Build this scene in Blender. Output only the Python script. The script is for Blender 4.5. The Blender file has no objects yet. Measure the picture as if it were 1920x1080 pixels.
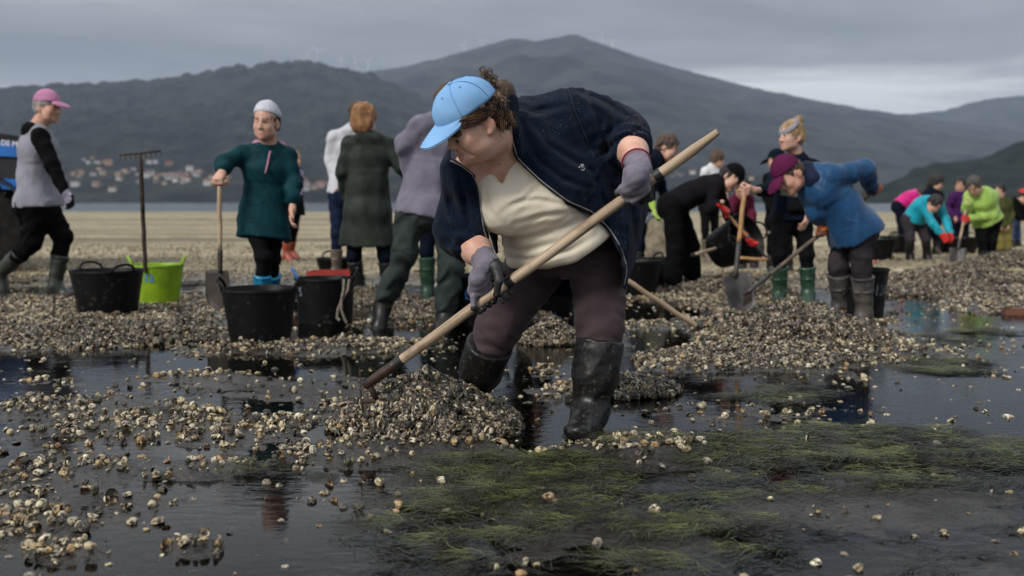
import bpy, bmesh, math, random
import numpy as np
from mathutils import Vector, Matrix
from mathutils.bvhtree import BVHTree

R = math.radians
scene = bpy.context.scene
COL = scene.collection

# ------------------------------------------------------------------ camera
FPX = 1867.0          # focal length in pixels of the 1920-wide photograph (35 mm on full frame)
HOR = 379.0           # horizon row
CAMH = 0.83
PITCH = math.atan((540 - HOR) / FPX)
cam_data = bpy.data.cameras.new('camera')
cam_data.sensor_width = 36.0
cam_data.lens = 36.0 * FPX / 1920.0
cam_data.clip_start = 0.05
cam_data.clip_end = 30000
cam_data.dof.use_dof = True
cam_data.dof.focus_distance = 3.42
cam_data.dof.aperture_fstop = 2.6
camera = bpy.data.objects.new('camera', cam_data)
COL.objects.link(camera)
camera.location = (0, 0, CAMH)
camera.rotation_euler = (math.pi / 2 - PITCH, 0, 0)
scene.camera = camera

# ------------------------------------------------------------------ sky and sun (overcast)
SUN_EL, SUN_AZ = R(38), R(222)      # azimuth measured clockwise from +Y: behind the camera, to its left
world = bpy.data.worlds.new('World')
scene.world = world
world.use_nodes = True
wn, wl = world.node_tree.nodes, world.node_tree.links
wn.clear()
w_out = wn.new('ShaderNodeOutputWorld')
w_bg = wn.new('ShaderNodeBackground')
w_bg.inputs['Strength'].default_value = 1.0
sky = wn.new('ShaderNodeTexSky')
sky.sky_type = 'NISHITA'
sky.sun_disc = False
sky.sun_elevation = SUN_EL
sky.sun_rotation = SUN_AZ
sky.air_density = 1.5
sky.dust_density = 3.0
tc = wn.new('ShaderNodeTexCoord')
sep = wn.new('ShaderNodeSeparateXYZ')
wl.new(tc.outputs['Generated'], sep.inputs[0])
def wmath(op, a, b=None, c=None):
    n = wn.new('ShaderNodeMath'); n.operation = op
    for i, v in enumerate((a, b, c)):
        if v is None: continue
        if isinstance(v, (int, float)): n.inputs[i].default_value = v
        else: wl.new(v, n.inputs[i])
    return n.outputs[0]
zc = wmath('MAXIMUM', sep.outputs[2], 0.0)
den = wmath('ADD', zc, 0.07)
cx = wmath('DIVIDE', sep.outputs[0], den)
cy = wmath('DIVIDE', sep.outputs[1], den)
cmb = wn.new('ShaderNodeCombineXYZ')
wl.new(cx, cmb.inputs[0]); wl.new(cy, cmb.inputs[1])
mp = wn.new('ShaderNodeMapping')
mp.inputs['Location'].default_value = (7.2, 3.6, 0)
mp.inputs['Scale'].default_value = (0.24, 0.52, 1)
mp.inputs['Rotation'].default_value = (0, 0, R(8))
wl.new(cmb.outputs[0], mp.inputs[0])
cn = wn.new('ShaderNodeTexNoise')
cn.inputs['Scale'].default_value = 1.0
cn.inputs['Detail'].default_value = 7
cn.inputs['Roughness'].default_value = 0.58
cn.inputs['Distortion'].default_value = 0.5
wl.new(mp.outputs[0], cn.inputs['Vector'])
cr = wn.new('ShaderNodeValToRGB')
cr.color_ramp.elements[0].position = 0.36
cr.color_ramp.elements[0].color = (0.092, 0.098, 0.110, 1)
cr.color_ramp.elements[1].position = 0.66
cr.color_ramp.elements[1].color = (0.42, 0.415, 0.405, 1)
e = cr.color_ramp.elements.new(0.5); e.color = (0.158, 0.164, 0.174, 1)
wl.new(cn.outputs[0], cr.inputs[0])
lift = wmath('MULTIPLY_ADD', zc, 2.9, 0.78)      # an overcast vault is brightest overhead
mul = wn.new('ShaderNodeVectorMath'); mul.operation = 'SCALE'
wl.new(cr.outputs[0], mul.inputs[0]); wl.new(lift, mul.inputs['Scale'])
skm = wn.new('ShaderNodeVectorMath'); skm.operation = 'SCALE'
skm.inputs['Scale'].default_value = 0.06
wl.new(sky.outputs[0], skm.inputs[0])
mx = wn.new('ShaderNodeMix'); mx.data_type = 'RGBA'
mx.inputs[0].default_value = 0.95
wl.new(skm.outputs[0], mx.inputs[6]); wl.new(mul.outputs[0], mx.inputs[7])
wl.new(mx.outputs[2], w_bg.inputs['Color'])
wl.new(w_bg.outputs[0], w_out.inputs['Surface'])

sun_data = bpy.data.lights.new('sun', 'SUN')
sun_data.energy = 1.5
sun_data.angle = R(14)
sun_data.color = (1.0, 0.96, 0.90)
sun = bpy.data.objects.new('sun', sun_data)
COL.objects.link(sun)
sd = Vector((math.sin(SUN_AZ) * math.cos(SUN_EL), math.cos(SUN_AZ) * math.cos(SUN_EL), math.sin(SUN_EL)))
sun.rotation_euler = (-sd).to_track_quat('-Z', 'Y').to_euler()
sun.location = sd * 30

scene.render.engine = 'CYCLES'
scene.view_settings.view_transform = 'Standard'
scene.view_settings.look = 'None'
scene.view_settings.exposure = 1.0
scene.view_settings.gamma = 1.0
scene.view_settings.use_curve_mapping = False
scene.cycles.use_denoising = True
scene.cycles.max_bounces = 6
scene.cycles.diffuse_bounces = 3
scene.cycles.glossy_bounces = 3
scene.cycles.transparent_max_bounces = 8
scene.cycles.volume_bounces = 0
scene.cycles.sample_clamp_indirect = 4.0

# ------------------------------------------------------------------ pixels to places
CT, ST = math.cos(PITCH), math.sin(PITCH)
def W(px, py, Y):
    """the point seen at a photograph pixel, at depth Y metres"""
    u, v = (px - 960) / FPX, (540 - py) / FPX
    dy, dz = CT + v * ST, -ST + v * CT
    t = Y / dy
    return np.array([u * t, Y, CAMH + dz * t])
def G(px, py, z=0.0):
    u, v = (px - 960) / FPX, (540 - py) / FPX
    dy, dz = CT + v * ST, -ST + v * CT
    t = (z - CAMH) / dz
    return np.array([u * t, dy * t, z])
def proj(P):
    """world points (n,3) to photograph pixels"""
    x, y, z = P[..., 0], P[..., 1], P[..., 2] - CAMH
    d = y * CT - z * ST
    d = np.maximum(d, 1e-3)
    v = (y * ST + z * CT) / d
    return 960 + FPX * x / d, 540 - FPX * v
def GY(py):
    return G(960, py)[1]

def V(*a): return np.array(a, dtype=float)
def nz(v):
    v = np.asarray(v, float); n = np.linalg.norm(v)
    return v / n if n > 1e-9 else v
def lerp(a, b, t): return a + (b - a) * t

# ------------------------------------------------------------------ noise
def _hash(ix, iy, seed):
    n = (ix * 374761393 + iy * 668265263 + seed * 974634361) & 0xFFFFFFFF
    n = ((n ^ (n >> 13)) * 1274126177) & 0xFFFFFFFF
    return ((n ^ (n >> 16)) & 0xFFFF) / 65535.0
def vnoise(x, y, seed=0):
    x = np.asarray(x, float); y = np.asarray(y, float)
    ix, iy = np.floor(x).astype(np.int64), np.floor(y).astype(np.int64)
    fx, fy = x - ix, y - iy
    fx = fx * fx * (3 - 2 * fx); fy = fy * fy * (3 - 2 * fy)
    a, b = _hash(ix, iy, seed), _hash(ix + 1, iy, seed)
    c, d = _hash(ix, iy + 1, seed), _hash(ix + 1, iy + 1, seed)
    return (a + (b - a) * fx) * (1 - fy) + (c + (d - c) * fx) * fy
def fbm(x, y, seed=0, o=4, g=0.5):
    s = 0; a = 1; n = 0
    for i in range(o):
        s = s + a * vnoise(x * 2 ** i + 17.3 * i, y * 2 ** i + 5.1 * i, seed + i); n += a; a *= g
    return s / n

# ------------------------------------------------------------------ objects
def tag(o, label=None, cat=None, group=None, kind=None):
    if label: o['label'] = label
    if cat: o['category'] = cat
    if group: o['group'] = group
    if kind: o['kind'] = kind
    return o
def link(o, parent=None):
    COL.objects.link(o)
    if parent is not None: o.parent = parent
    return o
def empty(name, loc, label=None, cat=None, group=None):
    o = bpy.data.objects.new(name, None)
    o.empty_display_size = 0.1
    o.location = Vector(loc)
    link(o)
    return tag(o, label, cat, group)
def root_loc(parent):
    """world location of the thing an object hangs under (roots are never rotated when this is used)"""
    l = V(0, 0, 0)
    while parent is not None:
        l = l + np.array(parent.location); parent = parent.parent
    return l
def mesh_np(name, verts, faces, mats, parent=None, midx=None, smooth=True):
    """verts in world space; faces an (n,4) or (n,3) array, or a list of lists"""
    me = bpy.data.meshes.new(name)
    verts = np.asarray(verts, float) - root_loc(parent)
    if isinstance(faces, np.ndarray):
        k = faces.shape[1]
        me.vertices.add(len(verts)); me.vertices.foreach_set('co', verts.astype(np.float32).ravel())
        me.loops.add(faces.size); me.loops.foreach_set('vertex_index', faces.astype(np.int32).ravel())
        me.polygons.add(len(faces))
        me.polygons.foreach_set('loop_start', np.arange(0, faces.size, k, dtype=np.int32))
        me.update(calc_edges=True)
    else:
        me.from_pydata([tuple(v) for v in verts], [], [tuple(f) for f in faces])
    if smooth: me.polygons.foreach_set('use_smooth', np.ones(len(me.polygons), dtype=bool))
    for m in (mats if isinstance(mats, (list, tuple)) else [mats]): me.materials.append(m)
    if midx is not None: me.polygons.foreach_set('material_index', np.asarray(midx, dtype=np.int32))
    me.update()
    o = bpy.data.objects.new(name, me)
    return link(o, parent)

class MB:
    """collects simple shapes into one mesh"""
    def __init__(s): s.v = []; s.f = []
    def add(s, vs, fs):
        n = len(s.v); s.v += [tuple(v) for v in vs]; s.f += [tuple(i + n for i in f) for f in fs]; return s
    def box(s, c, sz, M=None):
        c = np.array(c, float); h = np.array(sz, float) / 2
        vs = [np.array([x, y, z]) * h for x in (-1, 1) for y in (-1, 1) for z in (-1, 1)]
        if M is not None: vs = [M @ v for v in vs]
        return s.add([c + v for v in vs], [(0, 1, 3, 2), (4, 6, 7, 5), (0, 4, 5, 1), (2, 3, 7, 6), (0, 2, 6, 4), (1, 5, 7, 3)])
    def tube(s, pts, rad, n=10, cap=True):
        pts = [np.array(p, float) for p in pts]
        rads = rad if isinstance(rad, (list, tuple)) else [rad] * len(pts)
        vs = []; fs = []
        up = None
        for i, p in enumerate(pts):
            d = nz((pts[min(i + 1, len(pts) - 1)] - pts[max(i - 1, 0)]))
            if up is None:
                up = np.array([0, 0, 1.0]) if abs(d[2]) < .9 else np.array([1.0, 0, 0])
            a = nz(np.cross(d, up)); b = np.cross(a, d); up = b
            for k in range(n):
                t = 2 * math.pi * k / n
                vs.append(p + rads[i] * (a * math.cos(t) + b * math.sin(t)))
        for i in range(len(pts) - 1):
            for k in range(n):
                k2 = (k + 1) % n
                fs.append((i * n + k, i * n + k2, (i + 1) * n + k2, (i + 1) * n + k))
        if cap:
            fs.append(tuple(range(n))[::-1]); fs.append(tuple((len(pts) - 1) * n + k for k in range(n)))
        return s.add(vs, fs)
    def lathe(s, prof, n=32, c=(0, 0, 0), M=None):
        """closed profile of (r, z)"""
        c = np.array(c, float); vs = []; fs = []
        for r, z in prof:
            for k in range(n):
                t = 2 * math.pi * k / n
                v = np.array([r * math.cos(t), r * math.sin(t), z])
                vs.append(c + (M @ v if M is not None else v))
        for i in range(len(prof) - 1):
            for k in range(n):
                k2 = (k + 1) % n
                fs.append((i * n + k, i * n + k2, (i + 1) * n + k2, (i + 1) * n + k))
        return s.add(vs, fs)
    def build(s, name, mat, parent=None, smooth=False, local=False):
        v = np.array(s.v, float)
        if local: v = v + root_loc(parent)
        o = mesh_np(name, v, s.f, mat, parent, smooth=smooth)
        return o
def shade_auto(o, ang=40):
    me = o.data
    me.polygons.foreach_set('use_smooth', np.ones(len(me.polygons), dtype=bool))
    me.set_sharp_from_angle(angle=R(ang))
    return o

# ------------------------------------------------------------------ materials
MATS = {}
def mat(name, col, rough=0.7, var=0.25, scale=12, bump=0.2, bscale=60, bdist=0.004, spec=0.4, col2=None, cs=None,
        metallic=0, sheen=0, detail=4, coat=0, sss=0, stretch=None, ramp=(0.35, 0.65), rvar=0.0):
    """a principled surface whose colour wanders between two tones, with fine relief"""
    if name in MATS: return MATS[name]
    m = bpy.data.materials.new(name); m.use_nodes = True
    nt = m.node_tree; n, l = nt.nodes, nt.links
    b = n['Principled BSDF']
    tc = n.new('ShaderNodeTexCoord')
    src = tc.outputs['Object']
    if stretch:
        mpn = n.new('ShaderNodeMapping'); mpn.inputs['Scale'].default_value = stretch
        l.new(src, mpn.inputs[0]); src = mpn.outputs[0]
    nt1 = n.new('ShaderNodeTexNoise'); nt1.inputs['Scale'].default_value = scale; nt1.inputs['Detail'].default_value = detail
    l.new(src, nt1.inputs['Vector'])
    cr = n.new('ShaderNodeValToRGB')
    c = np.array(col)
    c2 = np.array(col2) if col2 is not None else np.clip(c * (1 + var), 0, 1)
    c1 = c if col2 is not None else c * (1 - var)
    cr.color_ramp.elements[0].position = ramp[0]; cr.color_ramp.elements[0].color = (*c1, 1)
    cr.color_ramp.elements[1].position = ramp[1]; cr.color_ramp.elements[1].color = (*c2, 1)
    l.new(nt1.outputs[0], cr.inputs[0])
    l.new(cr.outputs[0], b.inputs['Base Color'])
    b.inputs['Roughness'].default_value = rough
    if rvar:
        mr = n.new('ShaderNodeMapRange'); mr.inputs[3].default_value = rough - rvar; mr.inputs[4].default_value = rough + rvar
        l.new(nt1.outputs[0], mr.inputs[0]); l.new(mr.outputs[0], b.inputs['Roughness'])
    b.inputs['Specular IOR Level'].default_value = spec
    b.inputs['Metallic'].default_value = metallic
    if sheen: b.inputs['Sheen Weight'].default_value = sheen; b.inputs['Sheen Roughness'].default_value = 0.5
    if coat: b.inputs['Coat Weight'].default_value = coat
    if sss:
        b.inputs['Subsurface Weight'].default_value = sss
        b.inputs['Subsurface Radius'].default_value = (0.012, 0.005, 0.003)
        b.inputs['Subsurface Scale'].default_value = 1.0
    if bump:
        nb = n.new('ShaderNodeTexNoise'); nb.inputs['Scale'].default_value = bscale; nb.inputs['Detail'].default_value = 5
        l.new(src, nb.inputs['Vector'])
        bp = n.new('ShaderNodeBump'); bp.inputs['Strength'].default_value = bump; bp.inputs['Distance'].default_value = bdist
        l.new(nb.outputs[0], bp.inputs['Height']); l.new(bp.outputs[0], b.inputs['Normal'])
    MATS[name] = m
    return m

# ------------------------------------------------------------------ implicit surfaces -> one continuous mesh
class Sdf:
    def __init__(s):
        s.p = []; s.disp = None; s.dmax = 0.0
    def cap(s, p0, p1, a0, a1=None, b0=None, b1=None, lat=None, k=0.02, m=0, op='add', wr=None, endc=None):
        p0, p1 = np.array(p0, float), np.array(p1, float)
        a1 = a0 if a1 is None else a1
        b0 = a0 if b0 is None else b0
        b1 = (a1 if b0 == a0 else b0) if b1 is None else b1
        ax = p1 - p0; L = np.linalg.norm(ax)
        d = ax / L if L > 1e-9 else V(0, 0, 1)
        if lat is None: lat = V(1, 0, 0) if abs(d[0]) < .9 else V(0, 1, 0)
        lat = nz(np.array(lat, float) - d * np.dot(lat, d)); fr = np.cross(d, lat)
        s.p.append(dict(t='cap', p0=p0, d=d, L=L, lat=lat, fr=fr, a=(a0, a1), b=(b0, b1), k=k, m=m, op=op, wr=wr, c=endc,
                        lo=np.minimum(p0, p1) - max(a0, a1, b0, b1), hi=np.maximum(p0, p1) + max(a0, a1, b0, b1)))
        return s
    def ell(s, c, r, ax=None, k=0.02, m=0, op='add'):
        c = np.array(c, float); r = np.array(r if hasattr(r, '__len__') else (r, r, r), float)
        A = np.array(ax, float) if ax is not None else np.eye(3)
        s.p.append(dict(t='ell', c=c, r=r, A=A, k=k, m=m, op=op, lo=c - r.max(), hi=c + r.max()))
        return s
    def plane(s, p, n, k=0.004):
        """keep only the side the normal points away from"""
        s.p.append(dict(t='plane', c=np.array(p, float), n=nz(n), k=k, m=0, op='int')); return s
    def torus(s, c, axis, Rr, r, k=0.004, m=0):
        c = np.array(c, float)
        s.p.append(dict(t='tor', c=c, n=nz(axis), R=Rr, r=r, k=k, m=m, op='add', lo=c - Rr - r, hi=c + Rr + r)); return s
    def fn(s, f, op='sub', k=0.006, m=0, lo=None, hi=None):
        s.p.append(dict(t='fn', f=f, op=op, k=k, m=m, lo=lo, hi=hi)); return s
    @staticmethod
    def ev(q, P):
        t = q['t']
        if t == 'cap':
            v = P - q['p0'].astype(np.float32)
            h = v @ q['d'].astype(np.float32)
            tt = np.clip(h / max(q['L'], 1e-9), 0, 1)
            a = q['a'][0] + (q['a'][1] - q['a'][0]) * tt
            b = q['b'][0] + (q['b'][1] - q['b'][0]) * tt
            l = v @ q['lat'].astype(np.float32); f = v @ q['fr'].astype(np.float32)
            e = h - tt * q['L']
            if q['a'] == q['b'] and q['c'] is None:
                d = np.sqrt(l * l + f * f + e * e) - a
            else:
                c = np.minimum(a, b) if q['c'] is None else q['c']
                k0 = np.sqrt((l / a) ** 2 + (f / b) ** 2 + (e / c) ** 2)
                k1 = np.sqrt((l / a ** 2) ** 2 + (f / b ** 2) ** 2 + (e / c ** 2) ** 2) + 1e-6
                d = k0 * (k0 - 1) / k1
                d = np.where(k0 < 0.35, -0.6 * np.minimum(a, b), d)
            if q['wr']:
                amp, fq = q['wr']
                d = d - amp * np.sin(h * fq + 1.7 * np.sin(l * 31 + f * 17) + 1.3 * np.sin(f * 23 - l * 9 + h * 11))
            return d
        if t == 'ell':
            v = (P - q['c'].astype(np.float32)) @ q['A'].T.astype(np.float32)
            r = q['r']
            k0 = np.sqrt(((v / r) ** 2).sum(-1)); k1 = np.sqrt(((v / r ** 2) ** 2).sum(-1)) + 1e-6
            d = k0 * (k0 - 1) / k1
            return np.where(k0 < 0.3, -0.7 * r.min(), d)
        if t == 'plane':
            return (P - q['c'].astype(np.float32)) @ q['n'].astype(np.float32)
        if t == 'tor':
            v = P - q['c'].astype(np.float32)
            h = v @ q['n'].astype(np.float32)
            rad = np.sqrt(np.maximum((v * v).sum(-1) - h * h, 0))
            return np.sqrt((rad - q['R']) ** 2 + h * h) - q['r']
        return q['f'](P)
    def eval_all(s, P):
        D = np.full(len(P), 10.0, np.float32)
        for q in s.p:
            D = s.comb(q, D, s.ev(q, P))
        return D
    @staticmethod
    def comb(q, D, d):
        k = max(q['k'], 1e-4)
        if q['op'] == 'add':
            h = np.maximum(k - np.abs(D - d), 0) / k
            return np.minimum(D, d) - h * h * k * 0.25
        if q['op'] == 'sub': d = -d
        h = np.maximum(k - np.abs(D - d), 0) / k
        return np.maximum(D, d) + h * h * k * 0.25
    def mesh(s, h):
        """surface nets over a sparse grid of 8-cell blocks"""
        adds = [q for q in s.p if q['op'] == 'add' and q.get('lo') is not None]
        lo = np.min([q['lo'] for q in adds], axis=0) - 4 * h - s.dmax
        hi = np.max([q['hi'] for q in adds], axis=0) + 4 * h + s.dmax
        B = 8; bs = B * h
        nb = np.maximum(np.ceil((hi - lo) / bs).astype(int), 1)
        g = np.stack(np.meshgrid(*[np.arange(n) for n in nb], indexing='ij'), -1).reshape(-1, 3)
        cen = (lo + (g + .5) * bs).astype(np.float32)
        rad = bs * .87
        # distance of every block centre to every primitive
        dm = np.stack([s.ev(q, cen) for q in s.p])
        D = np.full(len(cen), 10.0, np.float32)
        for q, d in zip(s.p, dm): D = s.comb(q, D, d)
        addm = np.array([q['op'] == 'add' for q in s.p])
        dmin = dm[addm].min(0)
        act = (np.abs(D) < rad * 2.0 + s.dmax) | (np.abs(dmin) < rad * 1.6 + s.dmax)
        act &= dmin < rad * 2.2 + s.dmax + 0.03
        g = g[act]; dm = dm[:, act]; dmin = dmin[act]
        o = np.stack(np.meshgrid(*[np.arange(B + 1)] * 3, indexing='ij'), -1).reshape(-1, 3)
        P = (lo + (g[:, None, :] * B + o[None]) * h).astype(np.float32)      # (nb,729,3)
        Dv = np.full(P.shape[:2], 10.0, np.float32)
        for qi, q in enumerate(s.p):
            if q['op'] == 'add': sel = dm[qi] < dmin + 2.6 * rad + q['k'] * 2
            else: sel = dm[qi] > -1e9
            if q['op'] == 'sub' and q['t'] != 'fn': sel = dm[qi] < 2.0 * rad + q['k']
            ix = np.nonzero(sel)[0]
            if len(ix) == 0: continue
            sub = P[ix]
            if q['op'] != 'add':      # cuts matter only inside and close to the surface
                mk = Dv[ix] < 3 * h + s.dmax + q['k']
                cur = Dv[ix]; cur[mk] = s.comb(q, cur[mk], s.ev(q, sub[mk])); Dv[ix] = cur
                continue
            d = s.ev(q, sub.reshape(-1, 3)).reshape(sub.shape[:2])
            Dv[ix] = s.comb(q, Dv[ix], d)
        if s.disp is not None:
            mk = np.abs(Dv) < 3 * h + s.dmax
            Dv[mk] = Dv[mk] - s.disp(P[mk]).astype(np.float32)
        Vv = Dv.reshape(-1, B + 1, B + 1, B + 1)
        corners = [(i, j, k) for i in (0, 1) for j in (0, 1) for k in (0, 1)]
        C = np.stack([Vv[:, i:i + B, j:j + B, k:k + B] for i, j, k in corners], -1)
        neg = (C < 0).sum(-1)
        am = (neg > 0) & (neg < 8)
        bi, ci, cj, ck = np.nonzero(am)
        Ca = C[bi, ci, cj, ck]
        gi = g[bi] * B + np.stack([ci, cj, ck], -1)
        acc = np.zeros((len(bi), 3)); cnt = np.zeros(len(bi))
        ca = np.array(corners, float)
        for a in range(8):
            for b in range(a + 1, 8):
                if np.abs(ca[a] - ca[b]).sum() != 1: continue
                va, vb = Ca[:, a], Ca[:, b]
                mk = (va < 0) != (vb < 0)
                t = np.where(mk, va / np.where(mk, va - vb, 1), 0)
                acc += mk[:, None] * (ca[a] + (ca[b] - ca[a]) * t[:, None]); cnt += mk
        verts = lo + (gi + acc / cnt[:, None]) * h
        N = nb * B + 2
        def cid(a): return (a[:, 0].astype(np.int64) * N[1] + a[:, 1]) * N[2] + a[:, 2]
        ids = cid(gi); order = np.argsort(ids); sid = ids[order]
        def look(a):
            k = cid(a); p = np.searchsorted(sid, k); p = np.minimum(p, len(sid) - 1)
            return np.where(sid[p] == k, order[p], -1)
        quads = []
        ei = {0: corners.index((1, 0, 0)), 1: corners.index((0, 1, 0)), 2: corners.index((0, 0, 1))}
        for ax in range(3):
            u, v = [(1, 2), (2, 0), (0, 1)][ax]
            s0, s1 = Ca[:, 0] < 0, Ca[:, ei[ax]] < 0
            mk = s0 != s1
            a = gi[mk]; fl = s0[mk]
            du = np.zeros(3, int); du[u] = 1; dv = np.zeros(3, int); dv[v] = 1
            q = np.stack([look(a - du - dv), look(a - dv), look(a), look(a - du)], -1)
            q[~fl] = q[~fl][:, ::-1]
            quads.append(q[(q >= 0).all(1)])
        return verts, np.concatenate(quads)
    def build(s, name, mats, parent, h, smooth_it=1):
        verts, faces = s.mesh(h)
        mats = mats if isinstance(mats, (list, tuple)) else [mats]
        midx = None
        for _ in range(smooth_it):      # a light relaxation takes the grid's stair-steps out
            acc = np.zeros_like(verts); cnt = np.zeros(len(verts))
            for a, b in ((0, 1), (1, 2), (2, 3), (3, 0)):
                for i, j in ((a, b), (b, a)):
                    for ax in range(3): acc[:, ax] += np.bincount(faces[:, i], verts[faces[:, j], ax], len(verts))
                    cnt += np.bincount(faces[:, i], minlength=len(verts))
            ok = cnt > 0
            verts[ok] = verts[ok] * .5 + .5 * acc[ok] / cnt[ok][:, None]
        if len(mats) > 1:
            best = np.full(len(verts), 1e9); mi = np.zeros(len(verts), int)
            Pv = verts.astype(np.float32)
            for q in s.p:
                if q['op'] != 'add': continue
                d = s.ev(q, Pv)
                if q['m'] > 0: d = d - 0.0015
                k = d < best; best = np.where(k, d, best); mi = np.where(k, q['m'], mi)
            fm = mi[faces]; midx = np.sort(fm, axis=1)[:, 2]
        return mesh_np(name, verts, faces, mats, parent, midx)

def folds(amp, freq, seed, aniso=(1, 1, 1)):
    """slow cloth undulation"""
    rng = np.random.RandomState(seed)
    K = [nz(rng.normal(size=3)) * np.array(aniso) for _ in range(6)]
    ph = rng.uniform(0, 6.28, 6)
    def f(P):
        w1 = np.sin((P @ K[0]) * freq * .5 + ph[0]) + np.sin((P @ K[1]) * freq * .6 + ph[1])
        w2 = np.sin((P @ K[2]) * freq + 1.6 * w1 + ph[2])
        w3 = 1 - 2 * np.abs(np.sin((P @ K[3]) * freq * 1.0 + 1.1 * w2 + .7 * w1 + ph[3])) ** .8
        w4 = 1 - 2 * np.abs(np.sin((P @ K[4]) * freq * 1.9 + 1.2 * w3 + w2 + ph[4]))
        return amp * (0.40 * w2 + 0.50 * w3 + 0.25 * w4)
    return f
# ================================================================== THE SETTING
rng = np.random.RandomState(7)
random.seed(7)

# ---- fields over the ground, drawn up from what the photograph shows (pixel ellipses on the ground, broken up by noise)
DENS = [  # cx, cy, rx, ry, amount of shells
    (120, 620, 330, 45, 1.1), (330, 655, 300, 18, .8), (520, 655, 150, 16, .8), (700, 648, 170, 18, .95), (300, 575, 500, 30, .8),
    (60, 580, 200, 30, .9), (430, 705, 300, 14, .62), (140, 715, 120, 16, .5), (90, 770, 130, 26, .75), (330, 800, 330, 34, 1.0),
    (540, 795, 110, 20, .7), (140, 880, 120, 40, .95), (40, 930, 90, 50, .8), (200, 935, 160, 20, .7), (350, 900, 90, 18, .8),
    (430, 880, 80, 12, .6), (90, 1010, 150, 70, .85), (380, 1025, 60, 24, .75), (60, 850, 80, 26, .6), (250, 985, 90, 16, .5),
    (800, 828, 190, 18, .9), (900, 872, 120, 12, .6), (1180, 848, 160, 20, .85), (1230, 835, 90, 12, .8), (700, 870, 90, 10, .4),
    (1050, 740, 90, 24, .7), (1150, 725, 110, 30, .9), (1230, 745, 60, 14, .5), (1010, 690, 60, 20, .6), (1030, 640, 130, 26, 1.0),
    (1480, 655, 280, 50, 1.2), (1340, 680, 130, 24, 1.0), (1640, 670, 130, 26, .9), (1250, 610, 120, 16, .6), (1240, 660, 60, 14, .5),
    (1470, 745, 110, 12, .4), (1800, 668, 50, 12, .5), (1720, 600, 160, 16, .7), (1850, 575, 120, 14, .7), (1800, 545, 260, 22, 1.0),
    (1250, 560, 180, 30, 1.0), (760, 600, 140, 26, 1.0), (920, 590, 120, 22, .9), (1400, 560, 140, 40, 1.0), (420, 600, 60, 10, .5),
    (1030, 780, 40, 10, .35), (250, 835, 300, 40, .46), (200, 965, 260, 60, .46), (640, 850, 200, 26, .42), (500, 770, 300, 24, .42), (180, 740, 60, 10, .5), (700, 720, 70, 8, .5), (470, 740, 60, 8, .4)]
ALG = [(1700, 860, 300, 40, .85), (1550, 900, 350, 40, .8), (1500, 850, 460, 48, 1.0), (1330, 845, 200, 22, .9), (1050, 900, 300, 60, .9), (1400, 925, 420, 60, .72), (900, 990, 320, 110, .85),
       (1250, 1010, 420, 90, .6), (1460, 742, 130, 18, .7), (1760, 690, 110, 20, .6), (560, 885, 160, 14, .75), (1720, 930, 300, 80, .6),
       (1800, 1030, 300, 60, .45), (1650, 812, 300, 14, .6), (1700, 640, 160, 12, .5), (1850, 620, 90, 10, .5)]
MUD = [(250, 900, 300, 60, .6), (350, 765, 300, 22, .7), (620, 930, 320, 50, .55), (1600, 960, 300, 60, .5), (1400, 790, 330, 34, .8), (1500, 728, 200, 14, .7), (800, 850, 260, 26, .9), (1020, 960, 140, 120, .8), (560, 760, 160, 40, .6),
       (1150, 1000, 160, 90, .6), (330, 720, 330, 14, .5), (1540, 715, 250, 16, .6), (700, 770, 120, 60, .6), (1200, 860, 200, 26, .8), (1870, 720, 100, 14, .6)]
WET = [(1780, 525, 150, 14, 1), (1840, 612, 170, 26, 1), (1235, 588, 80, 20, 1), (380, 622, 66, 16, .95), (900, 622, 130, 16, .9), (980, 664, 130, 18, .8), (640, 624, 110, 10, .7),
       (1240, 640, 60, 16, .7), (90, 690, 220, 16, 1), (560, 690, 140, 16, .9), (760, 690, 130, 16, .9), (130, 562, 70, 7, .7), (560, 572, 120, 10, .7), (1700, 560, 90, 12, .7),
       (1560, 610, 60, 10, .5), (470, 760, 120, 18, .8), (300, 850, 220, 12, .7), (500, 925, 300, 20, .8), (1750, 745, 230, 26, 1), (240, 660, 90, 6, .6), (1120, 590, 60, 14, .8)]
def blob(px, py, L):
    d = np.zeros_like(px)
    for cx, cy, rx, ry, a in L:
        r = ((px - cx) / rx) ** 2 + ((py - cy) / ry) ** 2
        d = np.maximum(d, a * np.clip(1.25 - r, 0, 1))
    return d
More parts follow.
